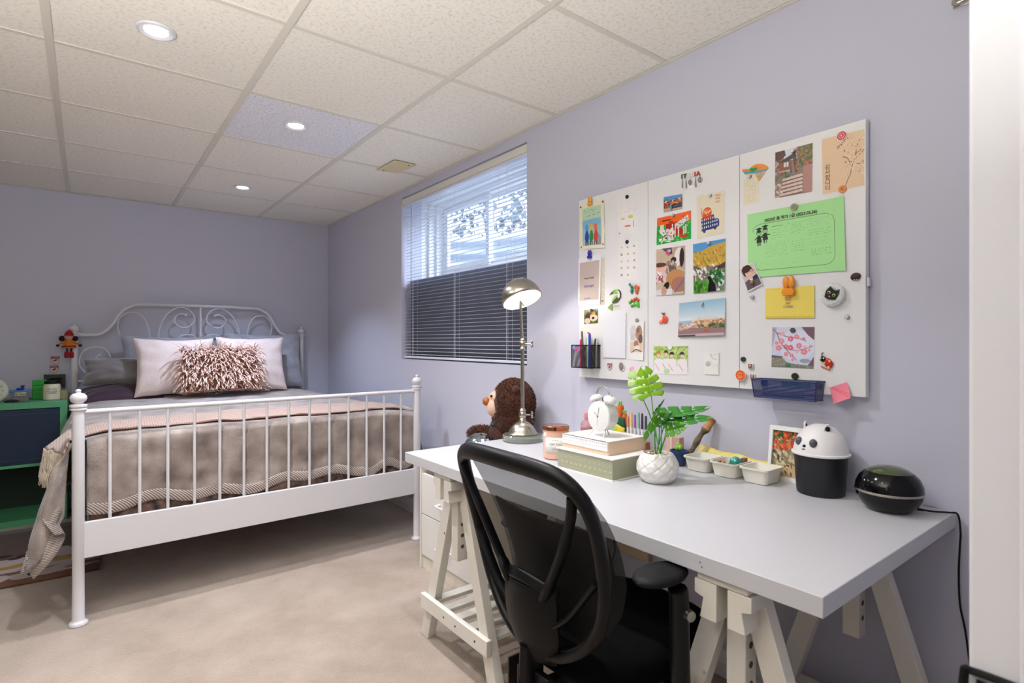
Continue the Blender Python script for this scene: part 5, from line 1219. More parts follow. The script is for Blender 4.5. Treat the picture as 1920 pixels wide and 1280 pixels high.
for i, (ch_, col_) in enumerate(zip('ㄱㄴㄷㄹㅁㅂㅅㅇㅈㅊㅋㅌㅍㅎ', ['#d9b84a', '#c07a4a', '#8a3a3a', '#7a4a5a', '#c8b83a', '#d88a80', '#8a9aa0', '#b8c06a', '#b03a4a', '#a08a4a', '#c890b0', '#d08a5a', '#8a4a6a', '#c8b040'])):
    a, c_ = (.17 + .33 * (i % 3)), (.11 + .19 * (i // 3)); q = P4[0].lerp(P4[1], a).lerp(P4[3].lerp(P4[2], a), c_)
    text(ch_, .0155, q + Vector((-.0012, 0, 0)), R_, UP, mat('letter_' + col_.strip('#'), col_, .6), t, depth=.0001, bold=.0003)
magnet(c1(680, 250), .0078, '#1d1d1f', 'black round magnet on the upper sticker sheet', h=.005)
magnet(c1(680, 790), .0078, '#1d1d1f', 'black round magnet on the sheet of Korean letters', h=.005)
# letter with purple writing, lined note behind it
C = [c1(365, 985), c1(410, 978), (1070 + 408 / 6.4, 520 + 330 / 6.4), (1070 + 362 / 6.4, 520 + 330 / 6.4)]
p = Pic(20, 110, '#d9d0b8', 5); p.write(.1, .06, .95, .95, 18, '#5a5040', .7, cell=.16); sheet('lined_note', C, p, 'narrow beige note with dense writing behind the purple letter', 'note')
C = [c1(98, 985), c1(370, 938), c2(362, 325), c2(98, 348)]
p = Pic(74, 118, '#e9e8ea', 4); p.rect(.07, .11, .93, .90, '#c6b5ab'); p.write(.08, .12, .92, .42, 12, '#b09a98', .5, cell=.04); p.write(.08, .62, .92, .90, 9, '#b8a2a4', .45, cell=.04)
t = sheet('letter', C, p, 'letter with purple handwriting held by the violet clip', 'letter', d=.0016, curlfn=lambda a, c: .003 * c)
R_, U_ = dirs(C); P4 = [bp_(*q) for q in C]; at2 = lambda a, c_: P4[0].lerp(P4[1], a).lerp(P4[3].lerp(P4[2], a), c_) + Vector((-.0055, 0, 0))
text('Happy birthday', .012, at2(.5, .44), R_, UP, mat('ink_brown', '#6a5f66', .7), t, width=.058, depth=.0001)
vio = mat('ink_violet', '#8676b4', .7); text('always', .019, at2(.5, .60), R_, UP, vio, t, width=.058, depth=.0001, bold=.0001); text('Love', .014, at2(.42, .85), R_, UP, vio, t, width=.036, depth=.0001)
bulldog(c1(243, 945), '#3b2f9c', 'violet clip holding the letter with purple writing', .82)
magnet((1070 + 385 / 6.4, 520 + 280 / 6.4), .0035, '#b02030', 'tiny red magnet at the foot of the lined note', h=.003)
# bear photo
C = [c2(160, 390), c2(330, 375), c2(330, 548), c2(165, 562)]
p = Pic(44, 44, '#55663a', 6); p.specks(30, (0, 0, 1, 1), ['#3a4a20', '#71804a', '#8a7a50'], .1, .1); p.ell(.35, .5, .24, .34, '#4a2a18'); p.ell(.62, .35, .2, .2, '#d9a060'); p.ell(.7, .62, .28, .22, '#e6cdb0'); p.ell(.66, .62, .1, .09, '#2a1a18'); p.ell(.25, .8, .2, .2, '#d8c3b0'); p.ell(.45, .3, .1, .09, '#3a2010')
sheet('bear_photo', C, p, 'small square photo of stuffed bears on the left board', 'photo', m=pg)
bulldog(c2(255, 400), '#4a2f22', 'tiny brown clip at the top of the bear photo', .35)
# toucan magnet
def flat(name, mk, label, cat='magnet', **kw):
    t = thing(name, label, cat, mk[0]); return t
def cut(parent, name, pts, cfn, col_, d0, th_=.002, m=None, rough=.4):
    b = MB(); P = [bp_(*cfn(*q)) + Vector((-d0, 0, 0)) for q in pts]; return b.prism(P, (-th_, 0, 0)).build(name, m or mat('cut_' + col_.strip('#'), col_, rough), parent, ang=30)
def sm2(pts, closed=True): return [(p.x, p.y) for p in smooth_pts([(a, b_, 0) for a, b_ in pts], 4, closed)]
t = thing('toucan_magnet', 'green and brown toucan magnet above the white notepad', 'magnet', bp_(*c2(530, 270)))
cut(t, 'body', sm2([(575, 145), (605, 175), (607, 230), (590, 270), (555, 305), (515, 315), (500, 300), (540, 265), (568, 230), (580, 190), (560, 165)]), c2, '#3a2c20', .0005)
cut(t, 'head', sm2([(520, 150), (560, 148), (578, 170), (560, 190), (530, 192), (508, 178)]), c2, '#7ec043', .001); cut(t, 'beak', [(522, 165), (515, 190), (470, 212), (495, 178)], c2, '#2a2a1c', .0015)
cut(t, 'breast', sm2([(560, 160), (585, 165), (597, 210), (585, 250), (570, 235), (580, 200)]), c2, '#ece8dc', .0022); cut(t, 'wing', sm2([(555, 215), (568, 235), (545, 255), (505, 300), (510, 262)]), c2, '#86c440', .003)
for k in range(4): cut(t, 'tail_feather', [(492, 318), (505, 320), (505 - 14 * k + 2, 398 - 8 * k), (490 - 14 * k, 392 - 9 * k)], c2, '#6f9a34', .001 + .0003 * k)
cut(t, 'paper_tag', [(512, 328), (592, 322), (592, 385), (512, 390)], c2, '#dcd9d4', .0004, .0006)
for i in range(2): cut(t, 'tag_line', [(518, 338 + i * 18), (586, 333 + i * 18), (586, 338 + i * 18), (518, 343 + i * 18)], c2, '#8a8484', .0012, .0003)
# two little character-free animal magnets
t = thing('animal_magnet', 'orange and teal pair of clay animals magnet at the upper right of the left board', 'magnet', bp_(*c2(780, 150)))
b = bp_(*c2(742, 150)); b2 = bp_(*c2(800, 150))
MB().sphere(b + Vector((-.004, 0, 0)), (.005, .0065, .017), 14, 10).build('teal_animal', mat('clay_teal', '#1f8f7c', .5), t); MB().sphere(b2 + Vector((-.004, 0, 0)), (.005, .0085, .018), 14, 10).build('orange_animal', mat('clay_orange', '#dd6a34', .5), t)
for u_, v_, m_ in ((742, 110, 'clay_teal'), (800, 105, 'clay_orange'), (722, 85, 'clay_teal'), (820, 118, 'clay_orange'), (780, 118, 'clay_orange')): MB().sphere(bp_(*c2(u_, v_)) + Vector((-.007, 0, 0)), (.004, .0055, .006), 12, 8).build('head', MATS[m_], t)
for u_, v_ in ((745, 140), (735, 170), (800, 150), (812, 175), (785, 165)): MB().sphere(bp_(*c2(u_, v_)) + Vector((-.009, 0, 0)), (.0015, .002, .002), 8, 6).build('dot', mat('clay_green', '#4cb04a', .5), t)
t = thing('dragon_magnet', 'green clay dragon magnet with orange spikes under the orange and teal pair', 'magnet', bp_(*c2(780, 310)))
grn = mat('clay_lime', '#58b838', .5)
for u_, v_, a_, b_ in ((765, 320, .009, .010), (808, 318, .009, .011), (718, 300, .006, .006), (740, 345, .004, .006), (822, 348, .004, .006)): MB().sphere(bp_(*c2(u_, v_)) + Vector((-.004, 0, 0)), (.005, a_, b_), 12, 8).build('body', grn, t)
for u_, v_ in ((740, 280), (770, 268), (795, 255), (815, 270)): MB().sphere(bp_(*c2(u_, v_)) + Vector((-.004, 0, 0)), (.004, .005, .007), 10, 8).build('spike', mat('clay_red', '#d8482e', .5), t)
for u_, v_ in ((760, 318), (800, 316)): MB().sphere(bp_(*c2(u_, v_)) + Vector((-.009, 0, 0)), (.002, .004, .004), 10, 8).build('belly', mat('clay_pale', '#c8e8b0', .5), t)
# notepad
C = [c2(395, 428), c2(670, 425), c2(665, 970), c2(398, 962)]
P4 = [bp_(*q) for q in C]; MB().prism([q for q in P4], (-.005, 0, 0)).build('notepad', mat('notepad_white', '#dfe1e6', .35), label='plain white notepad stuck on the left board', cat='notepad', bevel=.001)
# bookmark
C = [c2(700, 555), c2(888, 520), c2(880, 995), c2(700, 985)]
p = Pic(44, 100, '#e9e7e4', 8); p.ell(.3, .25, .22, .18, '#cfcdcb'); p.rect(.12, .3, .45, .48, '#c5c2bf'); p.ell(.68, .3, .22, .20, '#b08a74'); p.ell(.62, .22, .10, .07, '#8a6a5a'); p.rect(.1, .5, .95, .8, '#d9c4ae'); p.ell(.5, .58, .16, .10, '#a8806a'); p.ell(.55, .68, .2, .06, '#e6ddd4'); p.line([(.2, .8), (.5, .72), (.85, .78)], .07, '#7a6a5e'); p.ell(.8, .45, .14, .12, '#6f5a50')
sheet('bookmark', C, p, 'tall bookmark with a classical sculpture picture beside the white notepad', 'bookmark', curlfn=lambda a, c: .004 * a * a, m=pg)
magnet(c2(800, 515), .0075, '#8d9088', 'grey spiral magnet holding the sculpture bookmark', h=.005)
# mesh pen basket
def meshmat(name, col, pitch, fill):
    m = mat(name, col, .4); N = m.node_tree.nodes; L = m.node_tree.links; tc = N.new('ShaderNodeTexCoord'); s3 = N.new('ShaderNodeSeparateXYZ'); L.new(tc.outputs['Object'], s3.inputs[0])
    def M2(op, a, b_=None):
        n = N.new('ShaderNodeMath'); n.operation = op
        for i_, q_ in enumerate((a, b_)):
            if q_ is None: continue
            if isinstance(q_, (int, float)): n.inputs[i_].default_value = q_
            else: L.new(q_, n.inputs[i_])
        return n.outputs[0]
    h_ = M2('ADD', s3.outputs[0], s3.outputs[1]); a = M2('SINE', M2('MULTIPLY', M2('ADD', h_, s3.outputs[2]), 2 * pi / pitch)); b_ = M2('SINE', M2('MULTIPLY', M2('SUBTRACT', s3.outputs[2], h_), 2 * pi / pitch))
    L.new(M2('GREATER_THAN', M2('MAXIMUM', M2('ABSOLUTE', a), M2('ABSOLUTE', b_)), fill), N['Principled BSDF'].inputs['Alpha']); return m
def basket(name, Lf, Lb, zt0, zb0, dep, colm, mm_, label, cat, taper=0):
    """Lf = y values (left, right) at the board; dep = depth"""
    yl, yr = Lf; t = thing(name, label, cat, (XB, (yl + yr) / 2, zb0))
    xb, xf = XB - .002, XB - dep
    wire = lambda pts, r_: MB().tube(pts, r_, 8).build('wire_rim', colm, t)
    wire([(xb, yl, zt0), (xb, yr, zt0), (xf, yr, zt0), (xf, yl, zt0), (xb, yl, zt0)], .0022)
    wire([(xb, yl - taper, zb0), (xb, yr + taper, zb0), (xf + taper, yr + taper, zb0), (xf + taper, yl - taper, zb0), (xb, yl - taper, zb0)], .0018)
    for q0, q1 in (((xf, yl, zt0), (xf + taper, yl - taper, zb0)), ((xf, yr, zt0), (xf + taper, yr + taper, zb0))): wire([q0, q1], .0018)
    F = [((xf, yl, zt0), (xf, yr, zt0), (xf + taper, yr + taper, zb0), (xf + taper, yl - taper, zb0)), ((xb, yl, zt0), (xb, yr, zt0), (xb, yr + taper, zb0), (xb, yl - taper, zb0)),
         ((xb, yl, zt0), (xf, yl, zt0), (xf + taper, yl - taper, zb0), (xb, yl - taper, zb0)), ((xb, yr, zt0), (xf, yr, zt0), (xf + taper, yr + taper, zb0), (xb, yr + taper, zb0)),
         ((xb, yl - taper, zb0), (xb, yr + taper, zb0), (xf + taper, yr + taper, zb0), (xf + taper, yl - taper, zb0))]
    for f_ in F: MB().add(f_, [(0, 1, 2, 3)]).build('mesh_wall', mm_, t, smooth=False)
    return t
yl, yr = bp_(*c2(118, 820)).y, bp_(*c2(360, 820)).y; zt0, zb0 = bp_(*c2(360, 815)).z, bp_(*c2(360, 1085)).z
t = basket('pen_basket', (yl, yr), None, zt0, zb0, .055, black_mt, meshmat('black_wire_mesh', '#141414', .0032, .9), 'black mesh basket of pens hanging on the left board', 'basket')
ym = (yl + yr) / 2; bw = abs(yl - yr)
for i, (f_, col_, x_, top_, r_, n_, lean) in enumerate([(.30, '#e02a8c', .030, .020, .0055, 'hot pink highlighter', .004), (.42, '#5d5a4e', .030, .055, .0045, 'grey brown pen', .012), (.52, '#3fae3a', .022, .028, .004, 'green pen', 0), (.62, '#e8e6e4', .028, .050, .006, 'white marker with red cap', 0), (.72, '#3a44b8', .034, .046, .0055, 'blue marker', -.002), (.86, '#2a2226', .018, .022, .005, 'black marker', -.004), (.94, '#c8c4bc', .02, .018, .004, 'pale grey pen', -.004)]):
    y = yl - f_ * bw; x = XB - x_; k = thing('pen', n_ + ' standing in the black mesh basket', 'pen', (x, y, zb0 + .003), group='pens in the black mesh basket')
    MB().cyl((x, y, zb0 + .003), (x, y + lean, zt0 + top_), r_, n=12).build('barrel', mat('pen_' + col_.strip('#'), col_, .4), k)
    MB().cyl((x, y + lean, zt0 + top_), (x, y + lean, zt0 + top_ + .007), r_ * .9, r_ * .6, n=12).build('cap', mat('pen_cap_red', '#d0342c', .4) if 'red cap' in n_ else mat('pen_' + col_.strip('#'), col_), k)
for f_, col_, n_ in ((.26, '#5aa8d0', 'small light blue charm hanging on the pen basket rim'), (.36, '#e030a8', 'small magenta charm hanging on the pen basket rim')):
    y = yl - f_ * bw + .012; MB().sphere((XB - .0595, y, zt0 - .010 - (f_ > .3) * .008), (.004, .0075, .008), 12, 8).tube([(XB - .0585, y, zt0 - .002), (XB - .0600, y, zt0 + .001), (XB - .0565, y, zt0 + .003)], .001, 6).build('charm', mat('charm_' + col_.strip('#'), col_, .25), label=n_, cat='charm')
pS = bp_(*c2(470, 1072)); shield('shield_magnet', lambda x, y, d: pS + Vector((-d, -x, y)), .026, 'rose shield shaped magnet with a tiger head under the white notepad', 'magnet')
t = thing('stone_magnet', 'grey speckled pebble magnet with white rim right of the shield magnet', 'magnet', bp_(*c2(618, 1072)))
MB().sphere(bp_(*c2(622, 1076)) + Vector((-.002, 0, 0)), (.002, .0135, .0185), 18, 12).build('rim', mat('pebble_rim', '#e8e6e2', .5), t); MB().sphere(bp_(*c2(614, 1066)) + Vector((-.004, 0, 0)), (.0035, .0125, .017), 18, 12).build('pebble', mat('pebble_grey', '#6d6862', .7, var=(500, '#9a958c', .4)), t)
C = [c2(700, 1050), c2(800, 1030), c2(800, 1190), c2(690, 1185)]; p = Pic(20, 24, '#edd9e2', 3); p.ell(.4, .4, .3, .2, '#e8b8cc'); sheet('pink_card', C, p, 'pale pink card half hidden behind the plant leaf', 'card')
# ------------------------------------------------ MIDDLE PANEL
t = thing('italia_magnet', 'metal ITALIA lettering magnet with dangling charms at the top of the middle board', 'magnet', bp_(*c3(500, 130)))
l0, l1 = bp_(*c3(392, 130)), bp_(*c3(605, 88)); RR = (l1 - l0).normalized()
for i, ch_ in enumerate('ITALIA'):
    q = l0.lerp(l1, [.06, .22, .42, .60, .74, .90][i]) + Vector((-.004, 0, 0)); text(ch_, .0215, q, RR, UP, mat(['enamel_green', 'enamel_green', 'enamel_white', 'enamel_white', 'enamel_red', 'enamel_red'][i], ['#1f6b3a', '#1f6b3a', '#e9e7e2', '#e9e7e2', '#b8242c', '#b8242c'][i], .3), t, depth=.0015, bold=.0008)
pw = mat('pewter', '#8f8a80', .35, .8)
for x_, y0_, y1_ in ((410, 165, 245), (450, 160, 248), (492, 150, 215), (553, 140, 235), (600, 125, 185)):
    a_, b_ = bp_(*c3(x_, y0_)), bp_(*c3(x_, y1_)); MB().tube([a_ + Vector((-.003, 0, .004)), a_.lerp(b_, .5) + Vector((-.004, 0, 0)), b_ + Vector((-.003, 0, 0))], [.0008, .0022, .003], 8).build('charm', pw, t)
MB().tube([bp_(*c3(492 + 18 * cos(a), 185 + 22 * sin(a))) + Vector((-.003, 0, 0)) for a in np.linspace(0, 6.28, 16)], .0011, 6).build('ring', pw, t); MB().tube([bp_(*c3(602 + 22 * cos(a), 160 + 28 * sin(a))) + Vector((-.003, 0, 0)) for a in np.linspace(0, 6.28, 16)], .0011, 6).build('ring', pw, t)
C = [c3(205, 348), c3(405, 312), c3(405, 470), c3(205, 512)]
p = Pic(56, 44, '#4a90c8', 11); p.rect(0, .32, 1, 1, '#7a4a3a'); p.specks(60, (0, .25, 1, .75), ['#d97a4a', '#3a5a3a', '#e8c09a', '#b85a34', '#5a3226', '#c8452e'], .06, .07); p.rect(.45, .62, 1, .88, '#22304a'); p.rect(.36, .6, .44, 1, '#3aa0b8'); p.rect(0, .8, .4, 1, '#b89a88'); p.rect(.5, .88, 1, 1, '#c8a890'); p.write(.52, .68, .96, .82, 1, '#e8e8ee', 1, slope=-.05, cell=.05)
sheet('town_magnet', C, p, 'small glossy picture magnet of a colourful harbour town under ITALIA', 'magnet', m=pg, d=.003)
C = [c3(130, 578), c3(500, 490), c3(500, 800), c3(122, 870)]
p = Pic(96, 88, '#22a03c', 12); p.poly([(0, 0), (1, 0), (1, .36), (0, .36)], '#ee6424'); p.poly([(0, .3), (1, .34), (1, .42), (0, .38)], '#22a03c'); p.specks(60, (0, .4, 1, 1), ['#3fb84a', '#7cc860', '#149038'], .03, .03); p.specks(20, (0, 0, 1, .3), ['#f2783a', '#e85418'], .03, .03)
p.rect(.28, .30, .62, .8, '#a81c18'); p.poly([(.6, .45), (.8, .62), (.8, .8), (.6, .8)], '#b8241c'); p.specks(30, (.1, .5, .5, .9), ['#e0dcd4', '#cfcac2'], .06, .05); p.specks(40, (.1, .5, .5, .85), ['#3a3836', '#6a6660', '#8a3a3a'], .02, .02); p.ell(.45, .65, .09, .11, '#dcd4cc'); p.ell(.45, .66, .03, .04, '#b06a6a')
for x_ in (.46, .54, .64): p.rect(x_, .34, x_ + .03, .84, '#e6ddd0')
p.poly([(.56, .36), (.92, .12), (.94, .32), (.62, .55)], '#dcd8d0'); p.specks(34, (.6, .2, .92, .5), ['#5a7a6a', '#a04a4a', '#4a4846'], .018, .018); p.rect(.78, .5, .82, .78, '#d8d0c0'); p.rect(.84, .46, .87, .76, '#e0d8c8'); p.rect(.7, .82, .92, .9, '#c8301c'); p.rect(.1, .3, .22, .5, '#d8d4c8'); p.specks(12, (.12, .8, .4, .98), ['#e8e0d0'], .02, .05)
t = sheet('rome_card', C, p, 'orange and green illustrated postcard of ruins on the middle board', 'postcard', m=pg)
R_, U_ = dirs(C); P4 = [bp_(*q) for q in C]; at2 = lambda a, c_: P4[0].lerp(P4[1], a).lerp(P4[3].lerp(P4[2], a), c_) + Vector((-.0012, 0, 0))
text('SOMEWHERE OUT', .008, at2(.30, .16), R_, UP, mat('ink_dark', '#5a1e14', .7), t, width=.042, depth=.0001, bold=.0002); text('ROMA', .008, at2(.42, .25), R_, UP, MATS['ink_dark'], t, width=.018, depth=.0001, bold=.0002)
pin(c3(307, 546), 'small silver magnet on the orange and green postcard')
C = [c3(565, 338), c3(868, 275), c3(860, 738), c3(568, 800)]
p = Pic(80, 120, '#e3d9bd', 13); bus = '#2d3f80'
p.poly([(.16, .55), (.62, .50), (.66, .62), (.78, .62), (.82, .67), (.82, .80), (.72, .84), (.18, .86)], bus); p.ell(.28, .87, .05, .035, bus); p.ell(.68, .84, .05, .035, bus)
for r_ in range(3):
    for k in range(8 if r_ else 6): p.ell(.20 + k * .078, .60 + r_ * .09 - .004 * k, .018, .026, '#e8e2d0')
p.ell(.38, .45, .17, .14, '#e0502c'); p.rect(.2, .52, .56, .56, '#c84428'); p.poly([(.24, .42), (.38, .48), (.52, .40), (.5, .37), (.38, .43), (.27, .38)], '#f0d8a8'); p.line([(.16, .36), (.20, .52)], .03, '#e0603c'); p.ell(.165, .335, .02, .03, '#f08a4a'); p.specks(20, (.25, .33, .5, .5), ['#f0b070', '#a83020'], .02, .015)
t = sheet('veni_card', C, p, 'cream card with a blue arched bus drawing and red words on the middle board', 'postcard', m=pg)
R_, U_ = dirs(C); P4 = [bp_(*q) for q in C]
red_ink = mat('ink_red_orange', '#c8603c', .7)
for i, w_ in enumerate(('VENI', 'VIDI', 'VICI')): text(w_, .0085, at2(.76, .075 + .075 * i), R_, UP, red_ink, t, width=[.0215, .018, .018][i], depth=.0001, bold=.0001)
pin(c3(712, 330), 'small silver magnet on the cream card with the blue bus')
C = [c3(120, 918), c3(436, 872), c4(470, 195), c4(135, 220)]
p = Pic(84, 140, '#c9b79c', 14)
for k in range(16): p.line([(0, .1 + k * .03), (.5, .02 + k * .03)], .012, '#a8967c', .8)
p.poly([(.2, .0), (.55, 0), (.6, .14), (.45, .16)], '#5a4a50'); p.ell(.45, .10, .1, .07, '#c05a78'); p.poly([(.55, .02), (1, 0), (1, .5), (.62, .4)], '#b8a294'); p.ell(.78, .22, .14, .2, '#e8e0dc', rot=20); p.ell(.9, .24, .08, .2, '#3a3030'); p.ell(.62, .27, .1, .06, '#3a2a28'); p.ell(.5, .42, .22, .14, '#8a7468'); p.specks(30, (.3, .3, .7, .55), ['#6a5850', '#a89284', '#cdbcae'], .04, .03)
p.ell(.18, .42, .2, .13, '#e0b4a0'); p.ell(.15, .35, .22, .05, '#5a3a36'); p.rect(0, .52, .36, .72, '#d8c0c0'); p.specks(20, (0, .5, .35, .75), ['#a84a50', '#e8e0e0', '#8a4a58'], .04, .03); p.ell(.72, .66, .34, .18, '#c08a5c'); p.ell(.85, .80, .30, .16, '#a87460'); p.line([(.7, .95), (1, .7)], .06, '#7a6a8a'); p.ell(.38, .82, .12, .08, '#2a2226', rot=-30); p.rect(0, .88, .6, 1, '#d6d4da'); p.ell(.3, .92, .1, .1, '#c89a84')
sheet('alpaca_photo', C, p, 'photo of a person close to brown furry animals on the middle board', 'photo', m=pg, curl=.006)
pin(c3(278, 935), 'small silver magnet on the photo of furry animals')
C = [c3(520, 860), c3(878, 797), c4(960, 152), c4(585, 195)]
p = Pic(90, 130, '#5f9fd0', 15); p.rect(0, 0, 1, .2, '#5a98cc'); p.poly([(0, .19), (.3, .17), (.55, .10), (1, .06), (1, .6), (0, .6)], '#c8a24a'); p.specks(90, (0, .16, 1, .5), ['#d8b85a', '#a88838', '#b8a04a', '#8a8a3a', '#c89048'], .05, .02); p.poly([(0, 0), (1, 0), (1, .05), (.55, .09), (.3, .16), (0, .18)], '#5a98cc')
p.rect(0, .50, 1, 1, '#7a7a6a'); p.specks(60, (0, .48, 1, .72), ['#d8d0c8', '#8a5a4a', '#5a6a4a', '#e8e4e0', '#6a5a5a'], .05, .03); p.poly([(.75, .52), (1, .45), (1, .56), (.8, .58)], '#5a3a3a'); p.specks(70, (.5, .6, 1, 1), ['#1f5a2a', '#2a7a3a', '#cfd4d6', '#3a8a4a'], .05, .035); p.specks(60, (0, .76, .5, 1), ['#4a9a28', '#6ab838', '#2a6a1a'], .05, .03)
p.poly([(.48, 1), (.52, .8), (.48, .74), (.46, .69), (.52, .71), (.58, .69), (.6, .75), (.72, .86), (.76, 1)], '#14151a')
sheet('hill_photo', C, p, 'photo of a yellow hillside town with a black cat in front on the middle board', 'photo', m=pg, curl=.008)
pin(c3(700, 849), 'small silver magnet on the yellow hillside photo')
C = [c4(415, 310), c4(970, 245), c4(965, 690), c4(405, 714)]
p = Pic(120, 92, '#9cc0d6', 16)
for k in range(18): p.rect(0, k * .03, 1, k * .03 + .031, '#%02x%02x%02x' % (150 + k * 4, 190 + k * 2, 212 + k))
p.ell(.6, .55, .3, .10, '#d8d2cc'); p.poly([(0, .66), (.35, .6), (.5, .55), (.75, .56), (1, .60), (1, 1), (0, 1)], '#c8a284'); p.specks(80, (.35, .56, 1, .72), ['#dcb890', '#b88a6a', '#e8ceb0', '#a87a60'], .03, .025); p.specks(50, (.38, .68, 1, .82), ['#5a6844', '#46583a', '#7a7a54'], .04, .03); p.specks(40, (0, .62, .45, .85), ['#c8b0a4', '#a08a80', '#e0d0c4', '#b8948a'], .04, .03)
p.poly([(0, .84), (.3, .76), (1, .8), (1, 1), (0, 1)], '#9a7a7a'); p.poly([(.54, .88), (.64, .80), (.74, .92)], '#b8683c'); p.poly([(0, .93), (1, .94), (1, 1), (0, 1)], '#c0aeb2'); p.rect(0, .96, .4, 1, '#5a4a50'); p.rect(.46, .46, .475, .56, '#b8a8a0')
sheet('city_photo', C, p, 'landscape photo of an old city skyline under blue sky on the middle board', 'photo', m=pg, d=.004, curl=.008)
pin(c4(695, 318), 'small silver magnet on the city skyline photo', .004)
t = thing('fruit_magnet', 'red orange pomegranate shaped magnet left of the city skyline photo', 'magnet', bp_(*c4(235, 500)))
rc = mat('clay_coral', '#e0522e', .4, coat=.3)
MB().sphere(bp_(*c4(240, 505)) + Vector((-.004, 0, 0)), (.005, .0135, .0150), 18, 12).build('fruit', rc, t); MB().sphere(bp_(*c4(190, 535)) + Vector((-.004, 0, 0)), (.004, .008, .007), 14, 10).build('slice', mat('clay_pink', '#f08a70', .4), t)
for u_ in (205, 225, 245): MB().tube([bp_(*c4(228, 450)) + Vector((-.004, 0, 0)), bp_(*c4(u_, 425)) + Vector((-.006, 0, 0))], .0018, 6).build('stalk', mat('stalk_brown', '#8a4a2a', .6), t)
C = [c4(98, 825), c4(515, 825), c4(512, 1175), c4(100, 1165)]
p = Pic(96, 84, '#b8cf7a', 17); p.specks(40, (0, 0, 1, .45), ['#a4c060', '#c8dc90', '#93b058'], .08, .05); p.line([(.7, .35), (1, .0)], .012, '#4a5a3a'); p.line([(.0, .3), (.3, .1)], .012, '#4a5a3a'); p.line([(.66, .3), (.74, .05)], .015, '#5a6a4a')
for x_, y_, hc_ in ((.16, .28, '#c08a4a'), (.38, .24, '#6a4a3a'), (.55, .30, '#3a3234'), (.84, .30, '#44464a')):
    p.poly([(x_ - .15, 1), (x_ - .13, .5), (x_, .40), (x_ + .13, .48), (x_ + .16, 1)], '#ece8ea'); p.ell(x_, y_, .068, .10, hc_); p.ell(x_, y_ + .04, .052, .08, '#e8c8b0'); p.ell(x_, y_ - .05, .06, .05, hc_)
    p.line([(x_ - .10, .62), (x_ + .02, .85)], .03, '#e0bca4'); p.line([(x_ - .035, .41), (x_, .43), (x_ + .035, .41)], .012, '#5a4a50')
p.ell(.40, .88, .09, .10, '#b8dca8'); p.rect(0, .96, 1, 1, '#dcd6dc')
sheet('group_photo', C, p, 'photo of four people in white shirts before green foliage on the middle board', 'photo', m=pg)
magnet(c4(302, 838), .0095, '#e3ebf0', 'white magnet with blue letters on the photo of four people', .3, h=.005)
C = [c4(705, 892), c4(888, 890), c4(885, 1168), c4(710, 1160)]
p = Pic(40, 60, '#e7e5e0', 18); p.write(.45, .08, .98, .22, 2, '#4a4a44', cell=.07); p.ell(.3, .55, .16, .11, '#8a8680', .5); p.write(.1, .42, .55, .66, 4, '#3a3a36', cell=.06); p.write(.5, .55, .95, .7, 2, '#5a5850', cell=.06); p.line([(.45, .1), (.6, .3), (.9, .35)], .03, '#8a8a80')
sheet('sketch_card', C, p, 'small white card with a grey ink sketch at the lower right of the middle board', 'card', d=.003)
# ------------------------------------------------ RIGHT PANEL
t = thing('fan_magnet', 'orange and blue folding fan magnet with a palm tree on the right board', 'magnet', bp_(*c5(270, 720)))
cut(t, 'fan_sky', [(85, 700), (130, 690), (190, 688), (235, 640), (290, 622), (360, 622), (415, 645), (435, 675), (420, 700), (300, 715), (180, 720), (95, 725)], c5, '#ec8f45', .001)
cut(t, 'fan_sea', [(95, 725), (180, 718), (300, 712), (425, 690), (395, 715), (300, 735), (200, 750), (130, 765)], c5, '#4fa3b0', .0014); cut(t, 'fan_sand', [(110, 750), (200, 745), (230, 770), (150, 780)], c5, '#e8d09a', .0010)
for k in range(5): cut(t, 'fan_rib', [(300, 845), (312, 845), (262 + 34 * k, 738 - 3 * k), (250 + 34 * k, 740 - 3 * k)], c5, '#d8a46a', .0008 + .0003 * k, .001)
cut(t, 'palm_crown', sm2([(185, 700), (215, 670), (240, 680), (270, 672), (292, 700), (255, 705), (240, 722), (212, 718)]), c5, '#2f9a34', .003)
C = [c5(100, 822), c5(262, 790), c5(312, 1140), c5(100, 1175)]; C = [c5(98, 815), c5(300, 778), c5(312, 1140), c5(98, 1176)]
p = Pic(50, 90, '#e6dcc4', 19); p.write(.1, .06, .7, .12, 1, '#5a544a', cell=.07); p.write(.08, .16, .9, .52, 6, '#4a443c', .9, cell=.06); p.write(.08, .56, .95, .95, 7, '#8a8070', .8, cell=.06)
sheet('handwritten_note', C, p, 'cream note with lines of writing below the fan magnet', 'note'); pin(c5(190, 790), 'small silver magnet on the cream note below the fan')
C = [c5(525, 470), c5(1024, 340), c5(1018, 988), c5(520, 1080)]
p = Pic(110, 140, '#8a7468', 20); p.rect(.25, 0, .62, .25, '#cfd4e0'); p.poly([(0, 0), (.26, 0), (.3, .12), (.12, .22), (0, .2)], '#5a3a30'); p.poly([(.1, .24), (.55, .10), (.6, .2), (.14, .32)], '#4a3c38'); p.rect(.13, .26, .46, .45, '#8a5238'); p.rect(.25, .27, .37, .37, '#d8dce0'); p.rect(.3, .27, .315, .37, '#5a4a44'); p.rect(.13, .44, .46, .48, '#c0b0a4')
p.poly([(.48, .2), (.58, .2), (.64, .5), (.56, .55)], '#5a4640'); p.rect(.6, 0, 1, .46, '#6a6a4a'); p.specks(110, (.58, 0, 1, .46), ['#5a6a3a', '#7a7a48', '#b8604a', '#c87058', '#4a5a34'], .035, .025); p.poly([(.76, .44), (1, .42), (1, 1), (.78, .98)], '#b07f78'); p.specks(20, (0, .48, .45, .62), ['#4a5a34', '#8a4a40', '#6a7a44', '#7a6a5a'], .05, .03); p.specks(14, (0, .2, .1, .5), ['#b8a89a', '#6a5044'], .03, .03)
